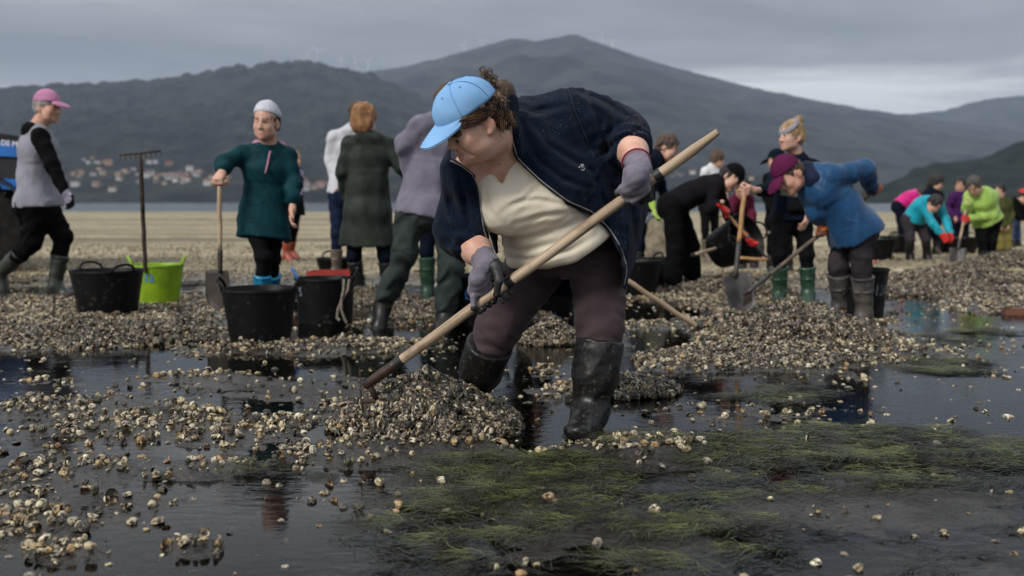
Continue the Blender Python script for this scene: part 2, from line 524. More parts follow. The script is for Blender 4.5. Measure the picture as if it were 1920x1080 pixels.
def fields(X, Y):
    P = np.stack([X, Y, np.zeros_like(X)], -1)
    px, py = proj(P)
    wx = 60 * (fbm(X * 1.6, Y * 1.6, 11, 3) - .5); wy = 26 * (fbm(X * 2.1, Y * 2.1, 15, 3) - .5)
    n1 = fbm(X * 3.0, Y * 4.5, 3, 4); n2 = fbm(X * 11, Y * 14, 5, 3)
    d = blob(px + wx, py + wy, DENS)
    far = np.clip((Y - 8.6) / 3.0, 0, 1)
    d = np.maximum(d, far * (0.55 + .9 * fbm(X * .35, Y * .9, 21, 3) - .15))
    d = np.clip(d * .86 - .06 + 1.0 * (n1 - .5) + .6 * (n2 - .5), 0, 1.2)
    d = np.clip(d - 1.0 * blob(px + wx, py + wy, WET), 0, 1.2)
    d = np.where(d < .16, d * .35, d)
    al = np.clip(blob(px + wx, py + wy, ALG) * .95 + 1.15 * (fbm(X * 2.2, Y * 6, 31, 4) - .56), 0, 1)
    mu = np.clip(blob(px + wx, py + wy, MUD), 0, 1)
    H = -0.0125 + 0.034 * (fbm(X * .9, Y * 1.6, 41, 3) - .5) + 0.014 * (fbm(X * 7, Y * 9, 43, 4) - .5) \
        + 0.034 * np.clip(d, 0, 1) + 0.016 * mu + 0.015 * al - 0.016 * np.clip(blob(px + wx, py + wy, WET), 0, 1) \
        + 0.008 * np.clip((Y - 9) / 6, 0, 1) + 0.02 * np.clip((Y - 16) / 20, 0, 1)
    H = H + 0.007 * (fbm(X * 26, Y * 30, 45, 3) - .5) * np.clip(d + mu + .3, 0, 1) * np.clip(2 - Y / 8, 0, 1)
    return H, d, al
def ground_z(x, y):
    h, _, _ = fields(np.array([x], float), np.array([y], float)); return float(max(h[0], -0.02))

# ---- materials of the ground
def ground_material():
    m = bpy.data.materials.new('wet_flat'); m.use_nodes = True
    n, l = m.node_tree.nodes, m.node_tree.links
    b = n['Principled BSDF']
    geo = n.new('ShaderNodeNewGeometry')
    sp = n.new('ShaderNodeSeparateXYZ'); l.new(geo.outputs['Position'], sp.inputs[0])
    # mud
    n1 = n.new('ShaderNodeTexNoise'); n1.inputs['Scale'].default_value = 9; n1.inputs['Detail'].default_value = 8; n1.inputs['Roughness'].default_value = .65
    l.new(geo.outputs['Position'], n1.inputs['Vector'])
    mud = n.new('ShaderNodeValToRGB')
    mud.color_ramp.elements[0].position = .3; mud.color_ramp.elements[0].color = (.010, .0085, .007, 1)
    mud.color_ramp.elements[1].position = .75; mud.color_ramp.elements[1].color = (.042, .036, .028, 1)
    l.new(n1.outputs[0], mud.inputs[0])
    # far shell bank: speckles of shell and sand
    vo = n.new('ShaderNodeTexVoronoi'); vo.inputs['Scale'].default_value = 26
    l.new(geo.outputs['Position'], vo.inputs['Vector'])
    sr = n.new('ShaderNodeValToRGB')
    cols = [(0, (.13, .107, .06)), (.3, (.29, .24, .14)), (.6, (.41, .34, .20)), (.85, (.53, .46, .30)), (1, (.20, .17, .12))]
    sr.color_ramp.elements[0].position = 0; sr.color_ramp.elements[0].color = (*cols[0][1], 1)
    sr.color_ramp.elements[1].position = 1; sr.color_ramp.elements[1].color = (*cols[-1][1], 1)
    for p, c in cols[1:-1]:
        e = sr.color_ramp.elements.new(p); e.color = (*c, 1)
    sx = n.new('ShaderNodeSeparateColor'); l.new(vo.outputs['Color'], sx.inputs[0]); l.new(sx.outputs[0], sr.inputs[0])
    mp = n.new('ShaderNodeMapping'); mp.inputs['Scale'].default_value = (.05, .5, 1)
    l.new(geo.outputs['Position'], mp.inputs[0])
    n2 = n.new('ShaderNodeTexNoise'); n2.inputs['Scale'].default_value = .8; n2.inputs['Detail'].default_value = 5
    l.new(mp.outputs[0], n2.inputs['Vector'])
    band = n.new('ShaderNodeValToRGB')
    band.color_ramp.elements[0].position = .38; band.color_ramp.elements[0].color = (.42, .40, .37, 1)
    band.color_ramp.elements[1].position = .6; band.color_ramp.elements[1].color = (1, 1, 1, 1)
    l.new(n2.outputs[0], band.inputs[0])
    mul = n.new('ShaderNodeMix'); mul.data_type = 'RGBA'; mul.blend_type = 'MULTIPLY'; mul.inputs[0].default_value = 1
    l.new(sr.outputs[0], mul.inputs[6]); l.new(band.outputs[0], mul.inputs[7])
    # mud gives way to the shell bank with distance
    ad = n.new('ShaderNodeMath'); ad.operation = 'MULTIPLY_ADD'; ad.inputs[1].default_value = 7
    l.new(n2.outputs[0], ad.inputs[0]); l.new(sp.outputs[1], ad.inputs[2])
    mr = n.new('ShaderNodeMapRange'); mr.inputs[1].default_value = 12.3; mr.inputs[2].default_value = 16
    l.new(ad.outputs[0], mr.inputs[0])
    mix = n.new('ShaderNodeMix'); mix.data_type = 'RGBA'
    l.new(mr.outputs[0], mix.inputs[0]); l.new(mud.outputs[0], mix.inputs[6]); l.new(mul.outputs[2], mix.inputs[7])
    l.new(mix.outputs[2], b.inputs['Base Color'])
    rr = n.new('ShaderNodeMapRange'); rr.inputs[3].default_value = .20; rr.inputs[4].default_value = .8
    l.new(mr.outputs[0], rr.inputs[0]); l.new(rr.outputs[0], b.inputs['Roughness'])
    n3 = n.new('ShaderNodeTexNoise'); n3.inputs['Scale'].default_value = 48; n3.inputs['Detail'].default_value = 6
    l.new(geo.outputs['Position'], n3.inputs['Vector'])
    bp = n.new('ShaderNodeBump'); bp.inputs['Strength'].default_value = .9; bp.inputs['Distance'].default_value = .016
    l.new(n3.outputs[0], bp.inputs['Height']); l.new(bp.outputs[0], b.inputs['Normal'])
    return m
def water_material(name, tint, ripple, scale, dist, rough=.02):
    m = bpy.data.materials.new(name); m.use_nodes = True
    n, l = m.node_tree.nodes, m.node_tree.links
    n.remove(n['Principled BSDF'])
    out = n['Material Output']
    geo = n.new('ShaderNodeNewGeometry')
    mp = n.new('ShaderNodeMapping'); mp.inputs['Scale'].default_value = (.7, 1.5, 1); mp.inputs['Rotation'].default_value = (0, 0, R(12))
    l.new(geo.outputs['Position'], mp.inputs[0])
    n1 = n.new('ShaderNodeTexNoise'); n1.inputs['Scale'].default_value = scale; n1.inputs['Detail'].default_value = 4; n1.inputs['Distortion'].default_value = .6
    l.new(mp.outputs[0], n1.inputs['Vector'])
    # calm and ruffled patches
    n2 = n.new('ShaderNodeTexNoise'); n2.inputs['Scale'].default_value = .9; n2.inputs['Detail'].default_value = 2
    l.new(geo.outputs['Position'], n2.inputs['Vector'])
    mr = n.new('ShaderNodeMapRange'); mr.inputs[1].default_value = .42; mr.inputs[2].default_value = .68; mr.inputs[3].default_value = .12 * ripple; mr.inputs[4].default_value = ripple
    l.new(n2.outputs[0], mr.inputs[0])
    bp = n.new('ShaderNodeBump'); bp.inputs['Distance'].default_value = dist
    l.new(mr.outputs[0], bp.inputs['Strength']); l.new(n1.outputs[0], bp.inputs['Height'])
    fr = n.new('ShaderNodeFresnel'); fr.inputs['IOR'].default_value = 1.34; l.new(bp.outputs[0], fr.inputs['Normal'])
    gl = n.new('ShaderNodeBsdfGlossy'); gl.inputs['Roughness'].default_value = rough; l.new(bp.outputs[0], gl.inputs['Normal'])
    tr = n.new('ShaderNodeBsdfTransparent'); tr.inputs[0].default_value = (*tint, 1)
    mx = n.new('ShaderNodeMixShader')
    l.new(fr.outputs[0], mx.inputs[0]); l.new(tr.outputs[0], mx.inputs[1]); l.new(gl.outputs[0], mx.inputs[2])
    l.new(mx.outputs[0], out.inputs['Surface'])
    return m
M_GROUND = ground_material()

def add_attr(me, name, typ, data):
    a = me.attributes.new(name, typ, 'POINT')
    a.data.foreach_set('vector' if typ == 'FLOAT_VECTOR' else 'value', np.asarray(data, np.float32 if typ != 'INT' else np.int32).ravel())

# ---- the flat itself: one sheet whose cells grow with distance
def ground_sheet():
    ys = np.concatenate([np.linspace(-4, .9, 12)[:-1], .9 * (16 / .9) ** np.linspace(0, 1, 420), 16 * (95 / 16) ** np.linspace(0, 1, 60)[1:], [100, 103]])
    us = np.linspace(-.74, .74, 430)
    us = np.concatenate([[-3, -2, -1.3, -.95], us, [.95, 1.3, 2, 3]])
    Yg, Ug = np.meshgrid(ys, us, indexing='ij')
    Xg = Ug * np.maximum(Yg, 1.6)
    Hh, d, a = fields(Xg, np.maximum(Yg, .6))
    Hh = np.where(Yg > 82, np.minimum(Hh, .05) - .06 * (Yg - 82), Hh)
    Hh = np.where(Yg < .9, -.012, Hh)
    nr, nc = Yg.shape
    idx = np.arange(nr * nc).reshape(nr, nc)
    f = np.stack([idx[:-1, :-1], idx[:-1, 1:], idx[1:, 1:], idx[1:, :-1]], -1).reshape(-1, 4)
    o = mesh_np('mud_flat', np.stack([Xg, Yg, Hh], -1).reshape(-1, 3), f, M_GROUND)
    tag(o, kind='structure'); return o
ground_sheet()
M_WATER = water_material('puddle_water', (.42, .41, .36), .20, 20, .014)
M_SEA = mat('estuary_water', (.035, .045, .06), .16, .15, 1.2, .35, 5, .15, .5, stretch=(.3, 1, 1))
f4 = np.array([[0, 1, 2, 3]])
tag(mesh_np('puddle_water', [(-24, -4, 0), (24, -4, 0), (24, 34, 0), (-24, 34, 0)], f4, M_WATER), kind='structure')
tag(mesh_np('estuary_water', [(-9000, 70, -.03), (9000, 70, -.03), (9000, 9000, -.03), (-9000, 9000, -.03)], f4, M_SEA), kind='structure')
tag(mesh_np('sea_bed', [(-9500, -4000, -1.2), (9500, -4000, -1.2), (9500, 9500, -1.2), (-9500, 9500, -1.2)], f4, mat('sea_bed', (.05, .045, .035), .8)), kind='structure')

# ---- hills across the water
def hill(name, prof, base, ridge, material, rough=10, tree=6, rows=70, x0=-700, x1=2700, step=4, seed=0, back=900):
    xs = np.arange(x0, x1 + 1, step, float)
    top = np.interp(xs, [p[0] for p in prof], [p[1] for p in prof])
    t = np.concatenate([np.linspace(0, 1, rows), [1.15, 1.5]])
    T, XS = np.meshgrid(t, xs, indexing='ij')
    TOP = np.broadcast_to(top, T.shape)
    Yd = base + (ridge - base) * np.minimum(T, 1) + np.maximum(T - 1, 0) * back
    Xw = (XS - 960) / FPX * Yd
    zr = (HOR - TOP) / FPX * ridge + CAMH
    s = np.minimum(T, 1)
    Z = zr * (s ** 1.12)
    Z = np.where(T > 1, zr * (1 - .6 * (T - 1)), Z)
    amp = np.minimum(T * 3, 1)
    big = (fbm(Xw / 420, Yd / 420, seed + 3, 4) - .5)
    Z = Z + rough * big * amp * np.where(T < .95, 2.6 * np.sin(np.minimum(T, 1) * math.pi) ** .7, .25)
    Z = Z + tree * (fbm(Xw / 22, Yd / 60, seed + 9, 3) - .5) * amp
    Z[0] = -1.0
    nr, nc = T.shape
    idx = np.arange(nr * nc).reshape(nr, nc)
    f = np.stack([idx[:-1, :-1], idx[:-1, 1:], idx[1:, 1:], idx[1:, :-1]], -1).reshape(-1, 4)
    o = mesh_np(name, np.stack([Xw, Yd, Z], -1).reshape(-1, 3), f, material)
    tag(o, kind='structure')
    return o
def hill_material(name, c1, c2, scale, c3=None):
    return mat(name, c1, .9, 0, scale, 1.0, scale * 5, 16.0, .1, col2=c2, detail=9, ramp=(.38, .62))
HM1 = hill_material('wooded_slope', (.0045, .0065, .006), (.026, .029, .021), .012)
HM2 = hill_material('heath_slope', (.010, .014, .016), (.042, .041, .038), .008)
hill('far_mountain', [(-700, 300), (400, 220), (640, 165), (690, 140), (760, 130), (840, 110), (880, 100), (930, 88), (955, 80), (975, 79), (1000, 83), (1012, 83), (1040, 77), (1060, 71), (1078, 71), (1100, 79), (1140, 92), (1200, 113), (1250, 128), (1300, 141), (1400, 166), (1500, 188), (1600, 206), (1680, 217), (1760, 228), (2000, 260), (2700, 320)],
     1500, 4300, HM2, 60, 9, 90, seed=5)
hill('distant_ridge', [(-700, 330), (1300, 320), (1500, 250), (1640, 219), (1700, 217), (1760, 211), (1800, 199), (1840, 190), (1880, 185), (1920, 182), (2000, 176), (2300, 190), (2700, 240)], 3200, 5400, HM2, 40, 9, 40, seed=15)
near_ridge = hill('wooded_ridge', [(-700, 190), (-200, 172), (0, 167), (60, 166), (130, 164), (190, 161), (240, 158), (300, 153), (345, 147), (390, 141), (420, 135), (450, 131), (465, 126), (480, 130), (520, 123), (560, 121), (600, 122), (614, 127), (650, 131), (690, 140), (740, 158), (800, 186), (900, 215), (1000, 240), (1150, 268), (1300, 290), (1500, 318), (1650, 338), (1900, 352), (2700, 362)],
                  1150, 3000, HM1, 40, 26, 110, seed=25, step=2)
hill('wooded_headland', [(-700, 381), (1500, 381), (1600, 366), (1645, 346), (1690, 328), (1740, 312), (1790, 303), (1830, 291), (1870, 279), (1920, 268), (2000, 256), (2200, 240), (2700, 235)], 640, 900, mat('pine_wood', (.005, .008, .006), .95, 0, .05, .8, .5, 2.0, .1, col2=(.016, .022, .014), detail=8), 10, 14, 44, x0=1480, seed=35, step=2, back=200)

# height of the slope the village stands on
_nr = BVHTree.FromPolygons([v.co[:] for v in near_ridge.data.vertices], [p.vertices[:] for p in near_ridge.data.polygons])
def slope_at(px, py):
    """where the ray of a pixel meets the wooded ridge"""
    d = Vector(W(px, py, 1000.0)) - Vector((0, 0, CAMH))
    hit = _nr.ray_cast(Vector((0, 0, CAMH)), d.normalized())
    return hit[0]
HW = [('white', (.42, .42, .41)), ('cream', (.34, .29, .21)), ('ochre', (.27, .19, .11)), ('pale pink', (.30, .21, .18)), ('grey', (.20, .21, .22))]
HR = [('terracotta', (.16, .065, .04)), ('brown', (.09, .055, .04)), ('grey', (.10, .10, .11))]
HWM = [mat('render_' + w[0].replace(' ', '_'), w[1], .85, .08, 1) for w in HW]
HRM = [mat('roof_' + r_[0], r_[1], .85, .15, 1) for r_ in HR]
M_PANE = mat('far_window_pane', (.03, .035, .045), .15, .1, 1, 0)
PLACES = [('on the hillside', lambda x, y: y < 314), ('in the shore village', lambda x, y: True)]
def house(px, py, w, wi, ri, far=''):
    p = slope_at(px, py)
    if p is None: return
    d, hgt = w * random.uniform(.7, .95), w * random.uniform(.45, .75)
    lab = '%s walled %s roofed house far off %s %s' % (HW[wi][0], HR[ri][0], 'on the wooded hillside' if py < 308 else 'in the village above the shore', far)
    r = empty('village_house', (p.x, p.y, p.z - 1.0), lab.strip(), 'house', 'village houses across the water')
    a = random.uniform(-.5, .5)
    M = np.array([[math.cos(a), -math.sin(a), 0], [math.sin(a), math.cos(a), 0], [0, 0, 1]])
    b = MB().box((0, 0, hgt / 2), (w, d, hgt), M)
    b.build('wall', HWM[wi], r, local=True)
    ov = .5; rh = w * .2
    vs = [(-w / 2 - ov, -d / 2 - ov, hgt), (w / 2 + ov, -d / 2 - ov, hgt), (w / 2 + ov, d / 2 + ov, hgt), (-w / 2 - ov, d / 2 + ov, hgt), (-w / 2 - ov, 0, hgt + rh), (w / 2 + ov, 0, hgt + rh)]
    MB().add([M @ np.array(v) for v in vs], [(0, 1, 5, 4), (2, 3, 4, 5), (0, 4, 3), (1, 2, 5), (3, 2, 1, 0)]).build('roof', HRM[ri], r, local=True)
    nw = 3 if w > 10 else 2
    for i in range(nw):
        x = (i + .5) / nw * w - w / 2
        MB().box(M @ np.array([x, -d / 2 - .03, hgt * .6]), (1.2, .12, 1.3), M).build('window', M_PANE, r, local=True)
hs = [(160, 300), (170, 308), (182, 304), (200, 307), (175, 298), (140, 326), (152, 324), (176, 327), (192, 327), (200, 326), (186, 324), (140, 350), (180, 348), (186, 352), (212, 360), (228, 328), (240, 326), (236, 322),
      (252, 320), (262, 330), (274, 330), (284, 331), (292, 334), (300, 332), (308, 328), (316, 334), (322, 328), (330, 325), (336, 330), (342, 326), (348, 331), (354, 323), (360, 328), (366, 332), (372, 327), (376, 329), (338, 336), (350, 338), (344, 346), (320, 308), (290, 309), (282, 308), (296, 340), (388, 345), (394, 344), (424, 338), (410, 332), (402, 336),
      (206, 308), (148, 329), (262, 346), (310, 350), (330, 342), (226, 342), (560, 350), (568, 346), (576, 349), (590, 345), (600, 350), (608, 346), (618, 349), (572, 356), (586, 353), (470, 344), (640, 350), (780, 352), (1270, 328), (1278, 332), (1300, 326), (1262, 336), (1410, 340), (110, 325), (98, 330), (120, 338)]
for i, (hx, hy) in enumerate(hs):
    rr = random.random()
    wi = 0 if 320 < hx < 380 and rr < .8 else (0 if rr < .38 else 1 if rr < .62 else 2 if rr < .78 else 3 if rr < .9 else 4)
    house(hx + random.uniform(-4, 4), hy + random.uniform(-4, 3), random.uniform(5.5, 11), wi, random.choice([0, 0, 0, 1, 2]))

# ---- wind turbines along the skyline
M_TURB = mat('turbine_white', (.55, .56, .58), .5, .05, 1, 0)
def turbine(px, pyt, ang, hgt, far):
    """tower foot on the ridge near the pixel"""
    Yt = far
    top = W(px, pyt, Yt)
    r = empty('wind_turbine', (top[0], Yt, top[2] - hgt), None, 'wind turbine', 'wind turbines on the far ridge')
    r['label'] = 'tiny white three bladed wind turbine on ' + ('the near wooded ridge' if far < 3500 else 'the saddle between wooded ridge and peak' if far < 4000 else 'the slope left of the twin peaks' if px < 1000 else 'the slope right of the highest peak')
    r['group'] = 'wind turbines on ' + ('the wooded ridge' if far < 3500 else 'the saddle' if far < 4000 else 'the left mountain slope' if px < 1000 else 'the right mountain slope')
    MB().tube([(0, 0, -14), (0, 0, hgt)], [2.3, 1.3], 8).build('tower', M_TURB, r, local=True)
    MB().box((0, -1, hgt + 1), (3, 8, 3)).build('nacelle', M_TURB, r, local=True)
    for k in range(3):
        t = ang + k * 2 * math.pi / 3
        MB().tube([(0, -5, hgt + 1), (math.sin(t) * 26, -5, hgt + 1 + math.cos(t) * 26)], [1.5, .5], 5).build('blade', M_TURB, r, local=True)
for tx, ty, ta, Yt, hh in [(578, 106, .3, 3060, 40), (598, 98, 1.2, 3060, 55), (690, 116, .8, 3900, 60), (640, 110, .1, 3900, 60), (668, 114, 1.6, 3900, 60), (870, 85, .5, 4330, 50), (905, 78, 1.2, 4330, 50), (1128, 72, .2, 4330, 50), (1148, 78, .9, 4330, 50)]:
    turbine(tx, ty, ta, hh, Yt)

# ================================================================== SHELLS
def valve(sign, segs=12, rings=4):
    vs = []; fs = []
    for i in range(1, rings + 1):
        t = i / rings
        for k in range(segs):
            a = 2 * math.pi * k / segs
            rr = math.sin(t * math.pi / 2) * (1 + .05 * math.cos(3 * a)) * (1 + (.045 if k % 2 else -.03) * t)
            vs.append((rr * .5 * math.cos(a), rr * .44 * math.sin(a) + .12 * (1 - t), sign * .30 * math.cos(t * math.pi / 2) ** .75))
    vs.append((0, .17, sign * .32)); c = len(vs) - 1
    for k in range(segs):
        fs.append((c, k, (k + 1) % segs))
    for i in range(rings - 1):
        for k in range(segs):
            k2 = (k + 1) % segs
            fs.append((i * segs + k, (i + 1) * segs + k, (i + 1) * segs + k2, i * segs + k2))
    if sign < 0: fs = [f[::-1] for f in fs]
    return vs, fs
def shell_meshes(material, name):
    out = []
    v1, f1 = valve(1); v2, f2 = valve(-1)
    n = len(v1)
    whole = (v1 + [(x, y, z - .012) for x, y, z in v2], f1 + [tuple(i + n for i in f) for f in f2])
    a = R(28)   # gaping: the lower valve swung open about the hinge
    gap = [(x, (y - .42) * math.cos(a) - z * math.sin(a) + .42, (y - .42) * math.sin(a) + z * math.cos(a) - .02) for x, y, z in v2]
    for vs, fs in (whole, (v1, f1), (v2, f2), (v1 + gap, whole[1])):
        me = bpy.data.meshes.new(name); me.from_pydata(vs, [], fs)
        me.polygons.foreach_set('use_smooth', np.ones(len(me.polygons), dtype=bool))
        me.materials.append(material); me.update(); out.append(me)
    return out
def shell_material(name, dirt, cols):
    m = bpy.data.materials.new(name); m.use_nodes = True
    n, l = m.node_tree.nodes, m.node_tree.links
    b = n['Principled BSDF']
    oi = n.new('ShaderNodeObjectInfo'); tcn = n.new('ShaderNodeTexCoord')
    ramp = n.new('ShaderNodeValToRGB'); ramp.color_ramp.interpolation = 'CONSTANT'
    el = ramp.color_ramp.elements
    el[0].position = 0; el[0].color = (*cols[0], 1)
    el[1].position = 1 - 1 / len(cols); el[1].color = (*cols[-1], 1)
    for i, c in enumerate(cols[1:-1]):
        e = el.new((i + 1) / len(cols)); e.color = (*c, 1)
    l.new(oi.outputs['Random'], ramp.inputs[0])
    # growth rings about the hinge
    vm = n.new('ShaderNodeVectorMath'); vm.operation = 'DISTANCE'; vm.inputs[1].default_value = (0, .4, 0)
    l.new(tcn.outputs['Object'], vm.inputs[0])
    ns = n.new('ShaderNodeTexNoise'); ns.noise_dimensions = '4D'; ns.inputs['Scale'].default_value = 3.0; ns.inputs['Detail'].default_value = 5
    l.new(tcn.outputs['Object'], ns.inputs['Vector'])
    w4 = n.new('ShaderNodeMath'); w4.operation = 'MULTIPLY'; w4.inputs[1].default_value = 57.0
    l.new(oi.outputs['Random'], w4.inputs[0]); l.new(w4.outputs[0], ns.inputs['W'])
    ph = n.new('ShaderNodeMath'); ph.operation = 'MULTIPLY_ADD'; ph.inputs[1].default_value = 48; l.new(vm.outputs['Value'], ph.inputs[0])
    ph2 = n.new('ShaderNodeMath'); ph2.operation = 'MULTIPLY'; ph2.inputs[1].default_value = 6; l.new(ns.outputs[0], ph2.inputs[0]); l.new(ph2.outputs[0], ph.inputs[2])
    sn = n.new('ShaderNodeMath'); sn.operation = 'SINE'; l.new(ph.outputs[0], sn.inputs[0])
    mr = n.new('ShaderNodeMapRange'); mr.inputs[1].default_value = -1; mr.inputs[2].default_value = 1; mr.inputs[3].default_value = .84; mr.inputs[4].default_value = 1.08
    l.new(sn.outputs[0], mr.inputs[0])
    sc_ = n.new('ShaderNodeVectorMath'); sc_.operation = 'SCALE'; l.new(ramp.outputs[0], sc_.inputs[0]); l.new(mr.outputs[0], sc_.inputs['Scale'])
    dr = n.new('ShaderNodeMapRange'); dr.inputs[1].default_value = dirt - .07; dr.inputs[2].default_value = dirt + .09; l.new(ns.outputs[0], dr.inputs[0])
    mx = n.new('ShaderNodeMix'); mx.data_type = 'RGBA'; mx.inputs[6].default_value = (.016, .013, .010, 1)
    l.new(dr.outputs[0], mx.inputs[0]); l.new(sc_.outputs[0], mx.inputs[7])
    l.new(mx.outputs[2], b.inputs['Base Color'])
    b.inputs['Roughness'].default_value = .42
    b.inputs['Specular IOR Level'].default_value = .45
    bp = n.new('ShaderNodeBump'); bp.inputs['Strength'].default_value = .35; bp.inputs['Distance'].default_value = .02
    l.new(sn.outputs[0], bp.inputs['Height']); l.new(bp.outputs[0], b.inputs['Normal'])
    return m
CR = [(.055, .05, .042), (.46, .41, .31), (.08, .07, .055), (.40, .34, .24), (.14, .12, .095), (.30, .25, .17), (.52, .47, .36), (.11, .10, .08), (.36, .29, .19), (.46, .42, .33), (.20, .18, .145), (.05, .045, .04), (.60, .55, .44), (.33, .22, .12), (.30, .27, .215), (.50, .44, .30), (.10, .085, .065), (.24, .22, .19), (.38, .27, .15), (.68, .64, .55)]
M_SHELL = shell_material('cockle_shell', .455, [(1.26 * c[0], 1.20 * c[1], 1.04 * c[2]) for c in CR])
M_HEAP = shell_material('muddy_cockle_shell', .525, [(1.12 * c[0], 1.06 * c[1], .93 * c[2]) for c in CR])
SH_G = shell_meshes(M_SHELL, 'cockle'); SH_H = shell_meshes(M_HEAP, 'muddy_cockle')

def scatter(name, pts, rot, scl, idx, protos, parent=None):
    """one countless mass: points that carry shells (kind = stuff)"""
    me = bpy.data.meshes.new(name)
    loc = root_loc(parent)
    me.from_pydata([tuple(p) for p in (np.asarray(pts) - loc)], [], [])
    add_attr(me, 'rot', 'FLOAT_VECTOR', rot); add_attr(me, 'scl', 'FLOAT', scl); add_attr(me, 'idx', 'INT', idx)
    o = bpy.data.objects.new(name, me); link(o, parent); tag(o, kind='stuff')
    g = bpy.data.node_groups.new(name, 'GeometryNodeTree')
    g.interface.new_socket('Geometry', in_out='INPUT', socket_type='NodeSocketGeometry')
    g.interface.new_socket('Geometry', in_out='OUTPUT', socket_type='NodeSocketGeometry')
    n, l = g.nodes, g.links
    gi, go = n.new('NodeGroupInput'), n.new('NodeGroupOutput')
    gi_ = n.new('GeometryNodeGeometryToInstance')
    for p in protos:
        ob = n.new('GeometryNodeObjectInfo'); ob.inputs['Object'].default_value = p; ob.inputs['As Instance'].default_value = False
        ti = n.new('GeometryNodeGeometryToInstance'); l.new(ob.outputs['Geometry'], ti.inputs[0]); p_out = ti.outputs[0]
        if 'join' not in locals(): join = n.new('GeometryNodeJoinGeometry')
        l.new(p_out, join.inputs[0])
    n.remove(gi_)
    io = n.new('GeometryNodeInstanceOnPoints'); io.inputs['Pick Instance'].default_value = True
    def na(nm, t):
        a = n.new('GeometryNodeInputNamedAttribute'); a.data_type = t; a.inputs[0].default_value = nm
        return a.outputs[0]
    l.new(gi.outputs[0], io.inputs['Points']); l.new(join.outputs[0], io.inputs['Instance'])
    l.new(na('idx', 'INT'), io.inputs['Instance Index'])
    e2r = n.new('FunctionNodeEulerToRotation'); l.new(na('rot', 'FLOAT_VECTOR'), e2r.inputs[0]); l.new(e2r.outputs[0], io.inputs['Rotation'])
    l.new(na('scl', 'FLOAT'), io.inputs['Scale'])
    l.new(io.outputs[0], go.inputs[0])
    md = o.modifiers.new('scatter', 'NODES'); md.node_group = g
    return o

# ---- loose shells on the flat
def loose_shells():
    pts = []; dens = []
    for y0, y1, per in ((1.5, 9.0, 2300), (9.0, 12.0, 900), (12, 19, 220)):
        area = .5 * (y1 ** 2 - y0 ** 2) * 1.2
        n = int(area * per)
        y = np.sqrt(rng.uniform(y0 ** 2, y1 ** 2, n)); u = rng.uniform(-.6, .6, n)
        x = u * y
        H, d, a = fields(x, y)
        keep = rng.uniform(0, 1, n) < np.where(d > .3, np.clip((d - .20) * 1.12, 0, .92), np.where(d > .12, d * .40, .07))
        keep &= ~((a > .35) & (rng.uniform(0, 1, n) < .8) & (d < .5))
        x, y, H, d = x[keep], y[keep], H[keep], d[keep]
        pts.append(np.stack([x, y, H], -1)); dens.append(d)
    P = np.concatenate(pts); d = np.concatenate(dens); n = len(P)
    s = np.clip(rng.normal(.0235, .0065, n), .010, .044)
    s = np.where(rng.uniform(0, 1, n) < .38, rng.uniform(.006, .014, n), s)      # broken bits
    P[:, 2] = np.maximum(P[:, 2], -.012) + s * rng.uniform(.05, .32, n) + (rng.uniform(0, 1, n) < .35) * np.clip(d - .5, 0, 1) * .022
    flat = rng.uniform(0, 1, n)
    tilt = np.where(flat < .5, .35, 1.2)
    rot = np.stack([rng.normal(0, 1, n) * tilt, rng.normal(0, 1, n) * tilt, rng.uniform(0, 6.28, n)], -1)
    idx = rng.choice(4, n, p=[.4, .32, .16, .12])
    px, py = proj(P)
    ok = (px > 15) & (px < 1905) & (py < 1068) & (P[:, 2] > .004)
    size = np.where(ok, s / np.maximum(P[:, 1], .5), 0)
    big = np.argsort(-size)[:296]
    protos = {}
    for i in big:
        o = bpy.data.objects.new('cockle_shell', SH_G[idx[i]])
        o.location = P[i]; o.rotation_euler = rot[i]; o.scale = (s[i],) * 3
        link(o)
        tag(o, ['loose whole closed cockle shell lying on the wet mud', 'loose single cockle valve lying dome up on the wet mud', 'loose single cockle valve lying cup up on the wet mud', 'loose gaping cockle shell with parted valves on the wet mud'][idx[i]], 'shell', ['whole loose cockles', 'domed loose valves', 'cupped loose valves', 'gaping loose cockles'][idx[i]])
        protos.setdefault(int(idx[i]), o)
    # a few that stand out
    for sx, sy, sz, k, lab in [(1015, 846, .046, 1, 'large clean white cockle shell at the foot of the raked heap'), (1028, 945, .04, 0, 'lone cream cockle shell stranded in black weed'), (640, 862, .034, 1, 'bleached white half shell on mud in front of the heap'), (296, 872 + 108, .042, 1, 'broad pale half shell in a shallow pool at the shell bank')]:
        g0 = G(sx, sy); gz = ground_z(g0[0], g0[1])
        o = bpy.data.objects.new('cockle_shell', SH_G[k]); o.location = (g0[0], g0[1], max(gz, -.004) + .006); o.scale = (sz,) * 3
        o.rotation_euler = (.15, -.1, random.uniform(0, 6)); link(o); tag(o, lab, 'shell')
    rest = np.setdiff1d(np.arange(n), big)
    pr = [protos[k] for k in sorted(protos)]
    o = scatter('shell_litter', P[rest], rot[rest], s[rest], idx[rest], pr)
    tag(o, 'countless cream and grey cockle shells strewn over the flat', 'shells')
    return pr
SHELL_PROTOS = loose_shells()

